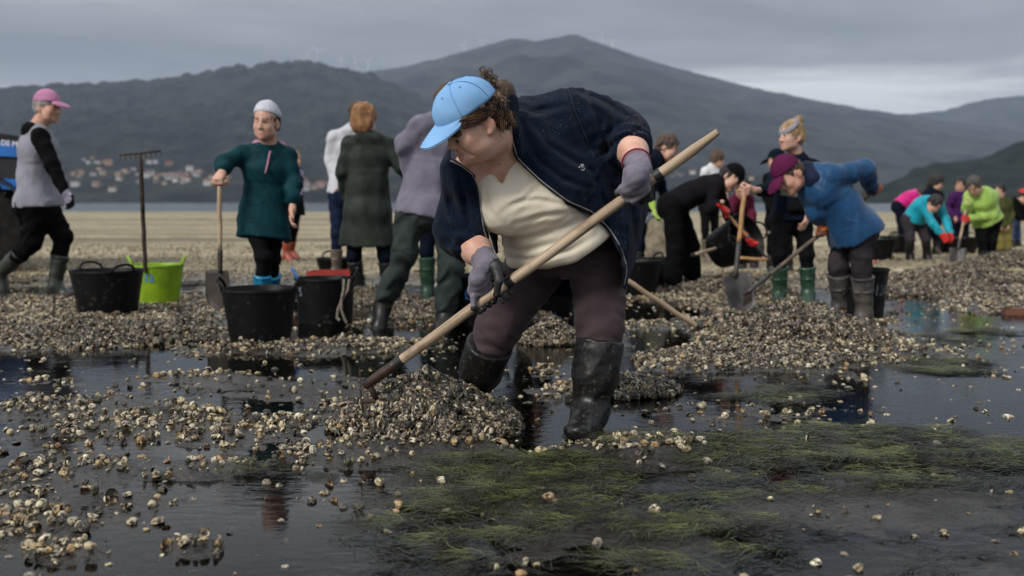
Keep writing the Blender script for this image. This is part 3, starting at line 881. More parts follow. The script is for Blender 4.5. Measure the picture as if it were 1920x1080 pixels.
# ---- raked heaps of shells
M_CORE = mat('black_shelly_mud', (.010, .009, .007), .45, .5, 30, .9, 60, .02, .5)
M_WEED = mat('black_weed', (.010, .010, .006), .35, .5, 20, .2, 80, .002, .5)
def heap(label, cx, base_y, rx, hgt, ry=None, n=1600, size=.03, parts=0, skew=0.0, seed=1, weed=0, proto=None):
    """cx, base_y: pixel of the heap's front foot"""
    r_ = np.random.RandomState(seed)
    g0 = G(cx, base_y); Yc = g0[1] + (ry or rx * .8) * .8
    c = V(g0[0] * Yc / g0[1], Yc, 0)
    root = empty('shell_heap', c, label, 'shell heap')
    ry = ry or rx * .8
    def Hm(x, y):
        u, v = (x - c[0]) / rx, (y - c[1]) / ry
        u = u + .25 * (fbm(x * 6, y * 6, seed, 3) - .5); v = v + .25 * (fbm(x * 6, y * 6, seed + 7, 3) - .5)
        u = u - skew * (1 - np.clip(u * u, 0, 1)) * .5
        q = np.sqrt(u * u + v * v)
        z = np.clip(1 - q, 0, 1)
        z = hgt * (z ** .9) * (1.2 - .2 * z) * (1 + .35 * (fbm(x * 14, y * 14, seed + 3, 3) - .5))
        return z
    k = 70
    xs = np.linspace(-1.3, 1.3, k); Xg, Yg = np.meshgrid(c[0] + xs * rx, c[1] + xs * ry, indexing='ij')
    Z = Hm(Xg, Yg); Z = np.where(Z < .004, -.045, Z - .012)
    idx = np.arange(k * k).reshape(k, k)
    f = np.stack([idx[:-1, :-1], idx[1:, :-1], idx[1:, 1:], idx[:-1, 1:]], -1).reshape(-1, 4)
    mesh_np('mud_core', np.stack([Xg, Yg, Z], -1).reshape(-1, 3), f, M_CORE, root)
    a = r_.uniform(0, 6.28, n * 2); q = np.sqrt(r_.uniform(0, 1, n * 2)) * 1.12
    x = c[0] + np.cos(a) * q * rx; y = c[1] + np.sin(a) * q * ry
    z = Hm(x, y)
    ok = z > .006
    x, y, z = x[ok][:n], y[ok][:n], z[ok][:n]; m = len(x)
    s = np.clip(r_.normal(size, size * .2, m), size * .5, size * 1.5)
    P = np.stack([x, y, z + s * r_.uniform(-.15, .38, m)], -1)
    rot = np.stack([r_.uniform(-1.6, 1.6, m), r_.uniform(-1.6, 1.6, m), r_.uniform(0, 6.28, m)], -1)
    ix = r_.choice(4, m, p=[.5, .2, .12, .18])
    big = np.array([], int)
    pr = proto
    if parts:
        face = (y - c[1]) / ry + .25 * (x - c[0]) / rx * 0
        score = s / np.maximum(y, .5) * np.where(face < .35, 1, .2) * (1 + 1.2 * (P[:, 2] - z) / s)
        big = np.argsort(-score)[:parts]
        pr = {}
        for i in big:
            o = bpy.data.objects.new('shell', SH_H[ix[i]]); o.location = P[i] - c; o.rotation_euler = rot[i]; o.scale = (s[i],) * 3
            link(o, root); pr.setdefault(int(ix[i]), o)
        pr = [pr[k_] for k_ in sorted(pr)]
    rest = np.setdiff1d(np.arange(m), big)
    scatter('shells', P[rest], rot[rest], s[rest], ix[rest], pr, root)
    if weed:
        mb = MB()
        for _ in range(weed):
            a0 = r_.uniform(0, 6.28); q0 = r_.uniform(0, .8)
            p = V(c[0] + math.cos(a0) * q0 * rx, c[1] + math.sin(a0) * q0 * ry); d = r_.uniform(0, 6.28); L = r_.uniform(.03, .10)
            pts = []
            for j in range(5):
                zz = float(Hm(np.array([p[0]]), np.array([p[1]]))[0])
                pts.append((p[0], p[1], zz + r_.uniform(.006, .026))); d += r_.uniform(-.8, .8)
                p = p + V(math.cos(d), math.sin(d)) * L / 4
            mb.tube(pts, [.0012, .0022, .0022, .0018, .0006], 4, cap=False)
        w = mb.build('weed', M_WEED, root, smooth=True); tag(w, kind='stuff')
    return root, pr
main_heap, HP = heap('raked heap of muddy cockle shells in front of the black boots', 802, 830, .345, .205, .29, 2700, .032, 290, 0, 3, weed=420)
for a in [dict(label='pale shell heap between the bending woman\'s legs', cx=1035, base_y=648, rx=.20, hgt=.15, n=900, size=.028, seed=11),
          dict(label='wide heap of shells raked up by the man in the blue jacket', cx=1500, base_y=655, rx=.60, hgt=.23, ry=.48, n=4600, size=.029, seed=13),
          dict(label='low shell heap under the blue man\'s broad heap spreading towards the water', cx=1400, base_y=690, rx=.62, hgt=.055, ry=.34, n=2200, size=.029, seed=14),
          dict(label='low dark shell bank in front of the black tub and the lime tub', cx=180, base_y=650, rx=1.0, hgt=.080, ry=.55, n=4300, size=.028, seed=15),
          dict(label='low shell heap behind the striding grey wader boots', cx=800, base_y=600, rx=.45, hgt=.11, n=2400, size=.028, seed=16),
          dict(label='shell heap under the propped shovel and the overturned tub', cx=1375, base_y=556, rx=.6, hgt=.17, ry=.5, n=3000, size=.03, seed=17),
          dict(label='shell heap between the teal jacketed digger and the lime jacketed digger', cx=1800, base_y=535, rx=.9, hgt=.17, ry=.55, n=3400, size=.034, seed=18),
          dict(label='tan shell heap beyond the small blue tub', cx=1900, base_y=505, rx=.8, hgt=.20, ry=.6, n=2600, size=.036, seed=19),
          dict(label='low black shell ridge in front of the teal jacketed digger', cx=1770, base_y=556, rx=.9, hgt=.08, ry=.35, n=2200, size=.032, seed=20),
          dict(label='small shell spill beside the right hand black boot', cx=1175, base_y=748, rx=.26, hgt=.07, ry=.2, n=1100, size=.028, seed=21),
          dict(label='mound of shells between the two blue painted tubs', cx=700, base_y=572, rx=.5, hgt=.12, n=2600, size=.028, seed=22)]:
    heap(proto=HP, **a)

# ---- green and brown weed on the right-hand pools
def weed_tuft(name, material, L, seed, nst=22):
    r_ = np.random.RandomState(seed); vs = []; fs = []
    for _ in range(nst):
        p = V(r_.normal(0, .03), r_.normal(0, .025), 0); d = r_.normal(0, .45); w = r_.uniform(.0004, .0011)
        ln = L * r_.uniform(.5, 1.2); z0 = r_.uniform(0, .005); b0 = len(vs)
        for j in range(6):
            t = j / 5
            z = z0 + .004 * math.sin(t * 5 + r_.uniform(0, 1)) * (1 - t) + .003
            nrm = V(-math.sin(d), math.cos(d), 0)
            ww = w * (1 - .75 * t)
            vs.append(tuple(p + nrm * ww + V(0, 0, z))); vs.append(tuple(p - nrm * ww + V(0, 0, z + ww * .8)))
            d += r_.normal(0, .28); p = p + V(math.cos(d), math.sin(d), 0) * ln / 5
        for j in range(5): fs.append((b0 + 2 * j, b0 + 2 * j + 1, b0 + 2 * j + 3, b0 + 2 * j + 2))
    me = bpy.data.meshes.new(name); me.from_pydata(vs, [], fs); me.materials.append(material); me.update()
    return me
M_ALG = mat('green_weed', (.020, .028, .007), .4, 0, 4, 0, col2=(.12, .135, .026), spec=.5)
M_ALG2 = mat('brown_weed', (.008, .008, .005), .4, 0, 6, 0, col2=(.022, .022, .010), spec=.5)
def weed_field(name, material, n, thr, seed, lift, label):
    r_ = np.random.RandomState(seed)
    y = np.sqrt(r_.uniform(1.6 ** 2, 6.5 ** 2, n)); x = r_.uniform(-.56, .56, n) * y
    H, d, a = fields(x, y)
    k = (a > thr) & (r_.uniform(0, 1, n) < a * 1.1)
    x, y, H, a = x[k], y[k], H[k], a[k]; m = len(x)
    P = np.stack([x, y, np.maximum(H, -.003 + lift * (a - .3)) + .001], -1)
    rot = np.stack([np.zeros(m), r_.normal(0, .06, m), r_.normal(-.15, .5, m) + math.pi * (r_.uniform(0, 1, m) < .5)], -1)
    pr = []
    for i in range(3):
        o = bpy.data.objects.new('weed_tuft', weed_tuft('weed_tuft', material, .075, seed + i))
        o.location = P[i]; o.rotation_euler = rot[i]; link(o); pr.append(o)
        tag(o, label[0], 'seaweed', label[2])
    o = scatter(name, P[3:], rot[3:], r_.uniform(.6, 1.3, m)[3:], r_.randint(0, 3, m)[3:], pr)
    tag(o, label[1], 'seaweed')
weed_field('green_weed', M_ALG, 14000, .50, 51, .010, ('loose tuft of fine bright green weed on the mud', 'matted fine green weed lying over the wet mud', 'green weed tufts'))
weed_field('brown_weed', M_ALG2, 13000, .26, 61, .010, ('loose tuft of fine brown weed on the mud', 'fine brown and black weed floating in the shallow water', 'brown weed tufts'))
# ================================================================== PEOPLE
def skin(name, c, c2): return mat(name, c, .48, 0, 17, .35, 190, .002, .4, col2=c2, sss=.10, detail=8, ramp=(.3, .7), rvar=.08)
M_SKIN = skin('skin', (.48, .265, .19), (.58, .35, .26))
M_SKINR = skin('ruddy_skin', (.43, .185, .125), (.65, .39, .295))
M_LIP = mat('lip', (.46, .225, .17), .45, .1, 30, 0)
M_BROW = mat('soft_brow', (.26, .14, .10), .6, .1, 30, 0)
M_EYE = mat('eye_dark', (.055, .032, .025), .35, .1, 30, 0)
M_NAVYCAP = mat('navy_cloth', (.010, .014, .026), .85, .25, 20, .3, 300, .001)
def cloth(name, c, rough=.85, var=.16, sheen=.15, bump=.35, bscale=260, scale=9):
    fresh = name not in MATS
    m = mat(name, c, rough, var, scale, bump, bscale, .0015, .2 if max(c) > .1 else .05, sheen=sheen * .6 if max(c) > .1 else 0)
    if fresh:
        n, l = m.node_tree.nodes, m.node_tree.links
        b = n['Principled BSDF']; fine = b.inputs['Normal'].links[0].from_node
        tcn = next(q for q in n if q.type == 'TEX_COORD')
        w = n.new('ShaderNodeTexNoise'); w.inputs['Scale'].default_value = 7.5; w.inputs['Detail'].default_value = 3; w.inputs['Distortion'].default_value = 1.6
        l.new(tcn.outputs['Object'], w.inputs['Vector'])
        bb = n.new('ShaderNodeBump'); bb.inputs['Strength'].default_value = .42; bb.inputs['Distance'].default_value = .022
        l.new(w.outputs[0], bb.inputs['Height']); l.new(bb.outputs[0], fine.inputs['Normal'])
    return m
def hairm(name, c, c2): return mat(name, c, .5, 0, 9, .9, 55, .012, .4, col2=c2, stretch=(1, 1, 3.2), ramp=(.3, .7))
M_BOOTB = mat('black_rubber', (.005, .005, .005), .42, 0, 7, .25, 40, .003, .35, col2=(.024, .022, .018), ramp=(.42, .72), rvar=.1)
M_BOOTG = mat('green_rubber', (.018, .050, .028), .4, .25, 8, .2, 40, .003, .5)
M_BOOTO = mat('olive_rubber', (.022, .026, .018), .4, .3, 8, .2, 40, .003, .5)
M_BOOTBL = mat('blue_rubber', (.006, .17, .32), .4, .15, 8, .1, 40, .003, .5)
M_BOOTR = mat('red_rubber', (.26, .045, .02), .4, .2, 8, .1, 40, .003, .5)
M_BOOTGR = mat('muddy_grey_rubber', (.035, .034, .034), .5, 0, 9, .3, 40, .003, .4, col2=(.10, .085, .07), ramp=(.4, .7))
M_BOOTT = mat('tan_rubber', (.10, .08, .06), .5, .2, 8, .1, 40, .003, .4)
M_SOLE = mat('boot_sole', (.02, .019, .018), .6, .2, 20)

def frame_from(F, U):
    F = nz(F); U = np.asarray(U, float); U = nz(U - F * np.dot(U, F)); Sd = np.cross(F, U)   # right-hand side of the person
    return F, U, Sd

def head_prims(S, c, F, U, Sd, s=1.0, sex='f', neckp=None, fat=0.0, eu=0.0):
    A = np.stack([Sd, F, U])
    e = lambda f, u, r=0: c + s * (F * f + U * u + Sd * r)
    S.ell(e(-.008, .028), np.array([.076, .097, .092]) * s, A, k=.02)
    S.ell(e(.030, -.035), np.array([.062 + fat * .012, .066, .088]) * s, A, k=.03)
    S.ell(e(.055, -.092), np.array([.040 + fat * .012, .040, .030 + fat * .01]) * s, A, k=.03)          # jaw
    S.ell(e(.082, -.107), np.array([.020, .018, .018]) * s, A, k=.02)                                    # chin
    for q in (-1, 1):
        S.ell(e(.058, -.040, q * .040), np.array([.026, .030, .030]) * s * (1 + fat * .2), A, k=.02)     # cheek
        S.ell(e(.030, -.080, q * .048), np.array([.018, .034, .024]) * s, A, k=.025)                     # jaw corner
        Ae = np.stack([nz(Sd + F * .45 * q), nz(F - Sd * .45 * q - U * .15), U])
        S.ell(e(-.016, -.020, q * .080), np.array([.0075, .020, .033]) * s, Ae, k=.006)                   # ear
        S.ell(e(-.010, -.016, q * .0905), np.array([.008, .011, .019]) * s, Ae, k=.004, op='sub')
        S.ell(e(-.006, -.048, q * .079), np.array([.007, .009, .010]) * s, A, k=.006)
        S.ell(e(.096, .004 + eu, q * .034), np.array([.019, .012, .010]) * s, A, k=.010, op='sub')            # eye socket
        S.ell(e(.081, .002 + eu, q * .033), np.array([.015, .013, .010]) * s, A, k=.006)
        S.ell(e(.0905, .0005 + eu, q * .034), np.array([.0095, .0052, .0030]) * s, A, k=.003, m=2)             # eye
        S.ell(e(.089, .021 + eu, q * .035), np.array([.018, .009, .0028]) * s, A, k=.008, m=3)                 # brow
        S.ell(e(.098, -.046, q * .012), np.array([.008, .010, .008]) * s, A, k=.008)                     # nostril
    S.cap(e(.092, .012 + eu), e(.110, -.038), .0075 * s, .0105 * s, k=.012)                                   # nose
    S.ell(e(.093, -.073), np.array([.023, .009, .006]) * s, A, k=.006, m=1)
    S.ell(e(.091, -.083), np.array([.020, .009, .006]) * s, A, k=.006, m=1)
    if neckp is not None:
        S.cap(e(-.022, -.075), neckp, .056 * s + fat * .012, .064 * s + fat * .014, k=.035)

def fingers_grip(S, wr, C, ax, r, sgn=1, s=1.0, m=0, mp=None, k=.007, thumb=1):
    """hand closed round a pole: C on the pole's axis, ax along it towards the thumb side"""
    mp = m if mp is None else mp
    ax = nz(ax); a = C - wr; a = nz(a - ax * np.dot(a, ax)); n = np.cross(ax, a) * sgn
    def pt(phi, rho, o): return C + ax * o + rho * (-a * math.cos(phi) + n * math.sin(phi))
    fr = .0092 * s; rho = r + fr * .85
    kn = pt(R(62), rho + .010 * s, 0)
    pm = pt(R(8), r + .020 * s, .004 * s)
    S.cap(wr, pm, .030 * s, .041 * s, .023 * s, .019 * s, lat=ax, k=.02, m=m)
    S.cap(pm, kn, .041 * s, .040 * s, .018 * s, .013 * s, lat=ax, k=.014, m=m)
    for o, ln in ((.031, .95), (.0105, 1.0), (-.0105, .96), (-.030, .82)):
        ph = [62, 62 + 66 * ln, 62 + 128 * ln, 62 + 182 * ln]
        pp = [pt(R(p_), rho + (.008 * s if i == 0 else 0), o * s) for i, p_ in enumerate(ph)]
        for i in range(3): S.cap(pp[i], pp[i + 1], fr * (1.08 - .08 * i), fr * (1.0 - .08 * i), k=k * .6, m=mp)
    if thumb:
        tp = [pt(R(-20), r + .020 * s, .030 * s), pt(R(-72), rho + .006 * s, .050 * s), pt(R(-128), rho, .046 * s), pt(R(-178), rho, .034 * s)]
        for i in range(3): S.cap(tp[i], tp[i + 1], fr * (1.45 - .18 * i), fr * (1.27 - .16 * i), k=k, m=mp if i else m)
def fingers_open(S, wr, d, pn, s=1.0, m=0, mp=None, curl=.35, side=1, k=.007):
    mp = m if mp is None else mp
    d = nz(d); pn = nz(np.asarray(pn, float) - d * np.dot(pn, d)); lat = np.cross(d, pn) * side
    kn = wr + d * .082 * s
    S.cap(wr, kn, .029 * s, .040 * s, .021 * s, .014 * s, lat=lat, k=.02, m=m)
    fr = .0085 * s
    for o, ln in ((.031, .9), (.0105, 1.0), (-.0105, .95), (-.030, .75)):
        p = kn + lat * o * s; a = curl * .6
        for i in range(3):
            q = p + (d * math.cos(a) + pn * math.sin(a)) * (.036, .024, .020)[i] * ln * s
            S.cap(p, q, fr * (1.05 - .08 * i), fr * (.97 - .08 * i), k=k * .6, m=mp)
            p = q; a += curl * 1.5
    p = wr + d * .025 * s + lat * .028 * s; q = p + (d * .75 + lat * .55 + pn * .3) * .045 * s; t = q + (d * .95 + pn * .35) * .03 * s
    S.cap(p, q, fr * 1.5, fr * 1.2, k=k, m=m); S.cap(q, t, fr * 1.2, fr, k=k, m=mp)

def person(label, Y, J, H=1.66, g=1.0, face=(0, -1, 0), up=(0, 0, 1), h=.009, top=None, bottom=None, boots=None, gloves=None,
           hair=None, hat=None, hands=None, sex='f', skinm=None, neck_lift=0, extra=None, hs=1.0, fat=0.0, brow=None, seed=0):
    """J: joints as (px, py, depth offset). L and R are the person's own sides."""
    s = H / 1.68
    P = {k: W(v[0], v[1], Y + v[2]) for k, v in J.items()}
    feet = (P['anL'] + P['anR']) / 2
    root = empty('person', (feet[0], feet[1], 0), label, 'person', None)
    pel = (P['hipL'] + P['hipR']) / 2; neck = P['neck']; head = P['head']
    F, U, Sd = frame_from(face, up)
    hipax = nz(P['hipL'] - P['hipR']); shax = nz(P['shL'] - P['shR'])
    spine = nz(neck - pel)
    front = nz(np.cross(shax, spine)); fronth = nz(np.cross(hipax, V(0, 0, 1)))
    bow = J.get('bow', (0, 0, 0))[0] if 'bow' in J else 0
    waist = lerp(pel, neck, .36) - front * .02
    chest = lerp(pel, neck, .72)
    ctx = dict(P=P, s=s, g=g, root=root, pel=pel, neck=neck, head=head, F=F, U=U, Sd=Sd, front=front, fronth=fronth, waist=waist, chest=chest, shax=shax, hipax=hipax, h=h, spine=spine)
    def torso(S, off, hem=None, m=0, k=.05, ms=None, wide=1.0):
        gg = g * s
        S.cap(pel, waist, .150 * gg * wide + off, .130 * gg + off, .104 * gg + off, .095 * gg + off, lat=hipax, k=k, m=m)
        S.cap(waist, chest, .130 * gg + off, .150 * gg + off, .095 * gg + off, .106 * gg + off, lat=lerp(hipax, shax, .6), k=k, m=m)
        S.cap(chest, lerp(chest, neck, .62), .150 * gg + off, .100 * gg + off, .106 * gg + off, .072 * gg + off, lat=shax, k=k, m=m)
        for q in ('L', 'R'):
            S.cap(lerp(chest, neck, .75), P['sh' + q], .060 * s + off, .052 * s + off, k=.05, m=m)
    def arms(S, off, end=1.0, m=0, wr_=None, k=.025, flare=0.0):
        for q in ('L', 'R'):
            sh, el, wr = P['sh' + q], P['el' + q], P['wr' + q]
            S.cap(sh, el, .051 * s * g ** .5 + off, .042 * s * g ** .5 + off, k=.035, m=m, wr=wr_)
            if end > 0:
                S.cap(el, lerp(el, wr, end), .044 * s * g ** .5 + off, lerp(.044, .029, end) * s + off + flare, k=k, m=m, wr=wr_)
    def legs(S, off, end=1.0, m=0, wr_=None, loose=0.0):
        for q in ('L', 'R'):
            hp, kn, an = P['hip' + q], P['kn' + q], P['an' + q]
            S.cap(hp, kn, .080 * s * g + off, .054 * s * g ** .6 + off + loose * .5, k=.05, m=m, wr=wr_)
            S.cap(kn, lerp(kn, an, end), .054 * s * g ** .6 + off + loose * .5, .046 * s + off + loose, k=.03, m=m, wr=wr_)
    ctx.update(torso=torso, arms=arms, legs=legs)
    # ---- the body, one skin
    S = Sdf()
    torso(S, -.02); arms(S, -.006); legs(S, -.014)
    head_prims(S, head, F, U, Sd, s * hs, sex, lerp(neck, chest, .06), fat)
    hands = hands or {}
    gl = gloves or {}
    for q in ('L', 'R'):
        hd = hands.get(q)
        if hd is None:
            d = nz(P['wr' + q] - P['el' + q]); hd = ('open', d, nz(np.cross(d, V(0, 0, 1) if abs(d[2]) < .9 else V(0, 1, 0))))
        def mk(S_, m=0, mp=None, sc=1.0):
            if hd[0] == 'grip': fingers_grip(S_, P['wr' + q], hd[1], hd[2], hd[3], hd[4], s * sc, m, mp)
            else: fingers_open(S_, P['wr' + q], hd[1], hd[2], s * sc, m, mp, curl=hd[3] if len(hd) > 3 else .4, side=1 if q == 'L' else -1)
        if q in gl:
            Sg = Sdf(); mk(Sg, 0, 1 if len(gl[q]) > 1 else 0, 1.07)
            d = nz(P['el' + q] - P['wr' + q])
            Sg.cap(P['wr' + q], P['wr' + q] + d * .05 * s, .036 * s, .040 * s, k=.012)
            S.cap(P['wr' + q], P['wr' + q] - d * .04 * s, .026 * s, .02 * s)
            Sg.build('glove', gl[q], root, min(h * .75, .0075))
        else: mk(S)
    S.build('body', [skinm or M_SKIN, M_LIP, M_EYE, M_BROW], root, h)
    if bottom:
        B = Sdf()
        torso_off = bottom.get('off', .012) * .7
        gg = g * s
        B.cap(pel - spine * .01, lerp(pel, waist, .8), .150 * gg + torso_off, .128 * gg + torso_off, .106 * gg + torso_off, .094 * gg + torso_off, lat=hipax, k=.05)
        B.ell(pel - fronth * .055 * gg - V(0, 0, .03), np.array([.142, .092, .10]) * gg + torso_off, np.stack([hipax, fronth, np.cross(hipax, fronth)]), k=.06)
        legs(B, torso_off, bottom.get('end', 1.0) if not boots or bottom.get('over') else 1.08 - boots.get('top', .75), 0, bottom.get('wr', (.003, 60)), bottom.get('loose', 0))
        B.disp = folds(bottom.get('fold', .006), 16, seed + 3); B.dmax = .01
        B.build(bottom.get('name', 'trousers'), bottom['mat'], root, h * 1.1)
    if boots:
        for q in ('L', 'R'):
            boot(root, P['kn' + q], P['an' + q], P['toe' + q], boots['mat'], boots.get('top', .75), s * boots.get('sc', 1), h, max(boots.get('r', .066), .066) + (bottom or {}).get('loose', 0) * .2)
    if top:
        T = Sdf()
        off = top.get('off', .02) * .62
        torso(T, off, m=0, wide=top.get('wide', 1.0))
        hem = top.get('hem', .06)
        low = pel + (V(0, 0, -1) * .75 - spine * .25) * hem
        T.cap(lerp(waist, chest, .4), low, .110 * g * s + off, (.166 + top.get('flare', 0)) * g * s + off, .075 * g * s + off, (.128 + top.get('flare', 0) * .8) * g * s + off, lat=hipax, k=.05, endc=.02)
        T.ell(pel - fronth * .055 * g * s - V(0, 0, .02), np.array([.145, .096, .095]) * g * s + off, np.stack([hipax, fronth, np.cross(hipax, fronth)]), k=.06) if hem > .03 else None
        arms(T, off * .8, top.get('sleeve', .93), 1 if len(top['mat']) > 1 else 0, (.0035, 55), flare=top.get('cuff', .004))
        T.cap(lerp(chest, neck, .85), neck + (head - neck) * .10, .078 * s, .068 * s, k=.03)
        if top.get('hood'):
            hb = neck - front * .055 * s - spine * .01
            T.cap(hb + shax * .07 * s, hb - shax * .07 * s, .055 * s, k=.03, m=1 if len(top['mat']) > 1 else 0)
            T.cap(hb, hb - spine * .12 * s, .075 * s, .045 * s, .05 * s, .03 * s, lat=shax, k=.03, m=1 if len(top['mat']) > 1 else 0)
        T.disp = folds(top.get('fold', .009) * .85, 17, seed + 11, (1, 1, top.get('az', .55))); T.dmax = .014
        T.plane(low, -(nz(waist - low)) if False else nz(low - waist), k=.01) if top.get('cut', True) else None
        T.build(top.get('name', 'jacket'), list(top['mat']), root, h * 1.1)
    sc = s * hs
    A = np.stack([Sd, F, U])
    e = lambda f, u, r=0: head + sc * (F * f + U * u + Sd * r)
    if hair:
        Hh = Sdf(); st = hair['style']
        hv = 1.06 if not hat or hat['style'] == 'band' else 1.0
        Hh.ell(e(-.018, .032), np.array([.087, .100, .096]) * sc * hv, A, k=.02)
        if st in ('short',):
            Hh.ell(e(-.055, -.03), np.array([.072, .05, .06]) * sc, A, k=.03)
        if st in ('bob', 'bun', 'curly', 'tied'):
            Hh.ell(e(-.050, -.02), np.array([.082, .062, .085]) * sc, A, k=.03)
        if st == 'bob':
            Hh.ell(e(-.055, -.06), np.array([.098, .065, .075]) * sc, A, k=.04)
            Hh.ell(e(-.02, .03), np.array([.100, .104, .096]) * sc, A, k=.03)
        if st == 'bun': Hh.ell(e(*hair.get('at', (-.10, .085))), np.array([.042, .040, .040]) * sc, A, k=.015)
        if st == 'tied': Hh.cap(e(-.10, -.02), e(-.13, -.14), .035 * sc, .02 * sc, k=.03)
        if st == 'long':
            Hh.cap(e(-.06, .0), e(-.05, -.16), .085 * sc, .06 * sc, .06 * sc, .045 * sc, lat=Sd, k=.04)
        # the face stays clear
        Hh.ell(e(.098, -.050), np.array([.085, .078, .102]) * sc, A, k=.012, op='sub')
        Hh.ell(e(.03, -.095), np.array([.10, .085, .075]) * sc, A, k=.012, op='sub')
        if hat and hat['style'] != 'band': Hh.plane(e(0, .035), U, k=.01)
        fq = 90
        kx = np.stack([Sd * 55, U * 40, F * 45])
        def hd_(Pp, kx=kx): 
            q_ = Pp @ kx.T
            return .006 * sc * (np.sin(q_[:, 0] * 2.1 + 2 * np.sin(q_[:, 2])) + .7 * np.sin(q_[:, 2] * 2.7 + 1.7 * np.sin(q_[:, 1] + q_[:, 0])))
        Hh.disp = hd_; Hh.dmax = .012
        Hh.build('hair', hair['mat'], root, min(h, .009))
    if hat: hat_parts(root, hat, e, A, F, U, Sd, sc, h)
    if extra: extra(ctx)
    return ctx

def boot(root, kn, an, toe, m, top, s, h, rt=.062, rings=True, hh=None):
    S = Sdf()
    up = nz(kn - an); L = np.linalg.norm(kn - an)
    tp = an + up * L * top
    S.cap(an, tp, .054 * s, rt * s, k=.02, wr=(.0015, 70))
    fwd = toe - an; fwd = nz(V(fwd[0], fwd[1], fwd[2] * .6)); lat = np.cross(fwd, V(0, 0, 1))
    heel = an - fwd * .035 * s + V(0, 0, -.045 * s)
    tt = an + fwd * .165 * s + V(0, 0, -.060 * s); tt[2] = min(tt[2], toe[2]) if toe[2] > .03 else tt[2]
    S.cap(an + V(0, 0, .0), heel, .054 * s, .045 * s, k=.03)
    S.cap(an + fwd * .02, an + fwd * .10 * s + V(0, 0, -.045 * s), .052 * s, .042 * s, k=.03)
    S.cap(heel, tt, .040 * s, .044 * s, .034 * s, .030 * s, lat=lat, k=.03)
    S.torus(tp - up * .012, up, rt * s + .001, .005, k=.004)
    S.torus(tp - up * .10 * s, up, (rt - .0015) * s, .004, k=.004)
    S.plane(tp, up, k=.004)
    S.disp = folds(.004, 30, 5); S.dmax = .006
    b = S.build('boot', m, root, h)
    So = Sdf(); So.cap(heel + V(0, 0, -.020 * s), tt + V(0, 0, -.016 * s), .042 * s, .047 * s, .016 * s, .014 * s, lat=lat, k=.01)
    o = So.build('sole', M_SOLE, b, h); o.location = (0, 0, 0)
    return b

def hat_parts(root, hat, e, A, F, U, Sd, sc, h):
    st = hat['style']; hh = min(h, .008)
    if st == 'cap':
        C = Sdf()
        C.ell(e(-.008, .032), np.array([.092, .110, .108]) * sc, A, k=.01)
        C.plane(e(.0, .030), -(U * .98 - F * .12), k=.006)
        o = C.build('cap', hat['mat'], root, hh)
        Bm = Sdf()
        bt = hat.get('tilt', -.35)
        bf = nz(F + U * bt); bu = nz(U - F * bt)
        c = e(.088, .040) + bf * .045 * sc
        Bm.ell(c - bu * .016 * sc, np.array([.078, .082, .030]) * sc, np.stack([Sd, bf, bu]), k=.01)
        Bm.ell(c - bu * .026 * sc, np.array([.080, .090, .030]) * sc, np.stack([Sd, bf, bu]), k=.003, op='sub')
        Bm.ell(e(-.012, .02), np.array([.082, .098, .11]) * sc, A, k=.003, op='sub')
        Bm.build('brim', hat.get('brim', hat['mat']), o, .005)
    elif st == 'beanie':
        C = Sdf()
        C.ell(e(-.016, .038), np.array([.089, .106, .108]) * sc, A, k=.01)
        C.cap(e(-.06, .03), e(-.06, -.02), .084 * sc, .078 * sc, .055 * sc, .05 * sc, lat=Sd, k=.03)
        C.plane(e(.0, .036) , -(U * .90 - F * .38), k=.006)
        C.disp = folds(.003, 40, 3); C.dmax = .004
        C.build('beanie', hat['mat'], root, hh)
    elif st == 'band':
        C = Sdf(); n = nz(U * .80 + F * .45)
        C.ell(e(-.014, .032), np.array([.099, .113, .111]) * sc, A, k=.01)
        n = nz(U * .72 + F * .62); C.plane(e(.062, .070), n, k=.004); C.plane(e(.050, .038), -n, k=.004)
        C.build('headband', hat['mat'], root, .006)

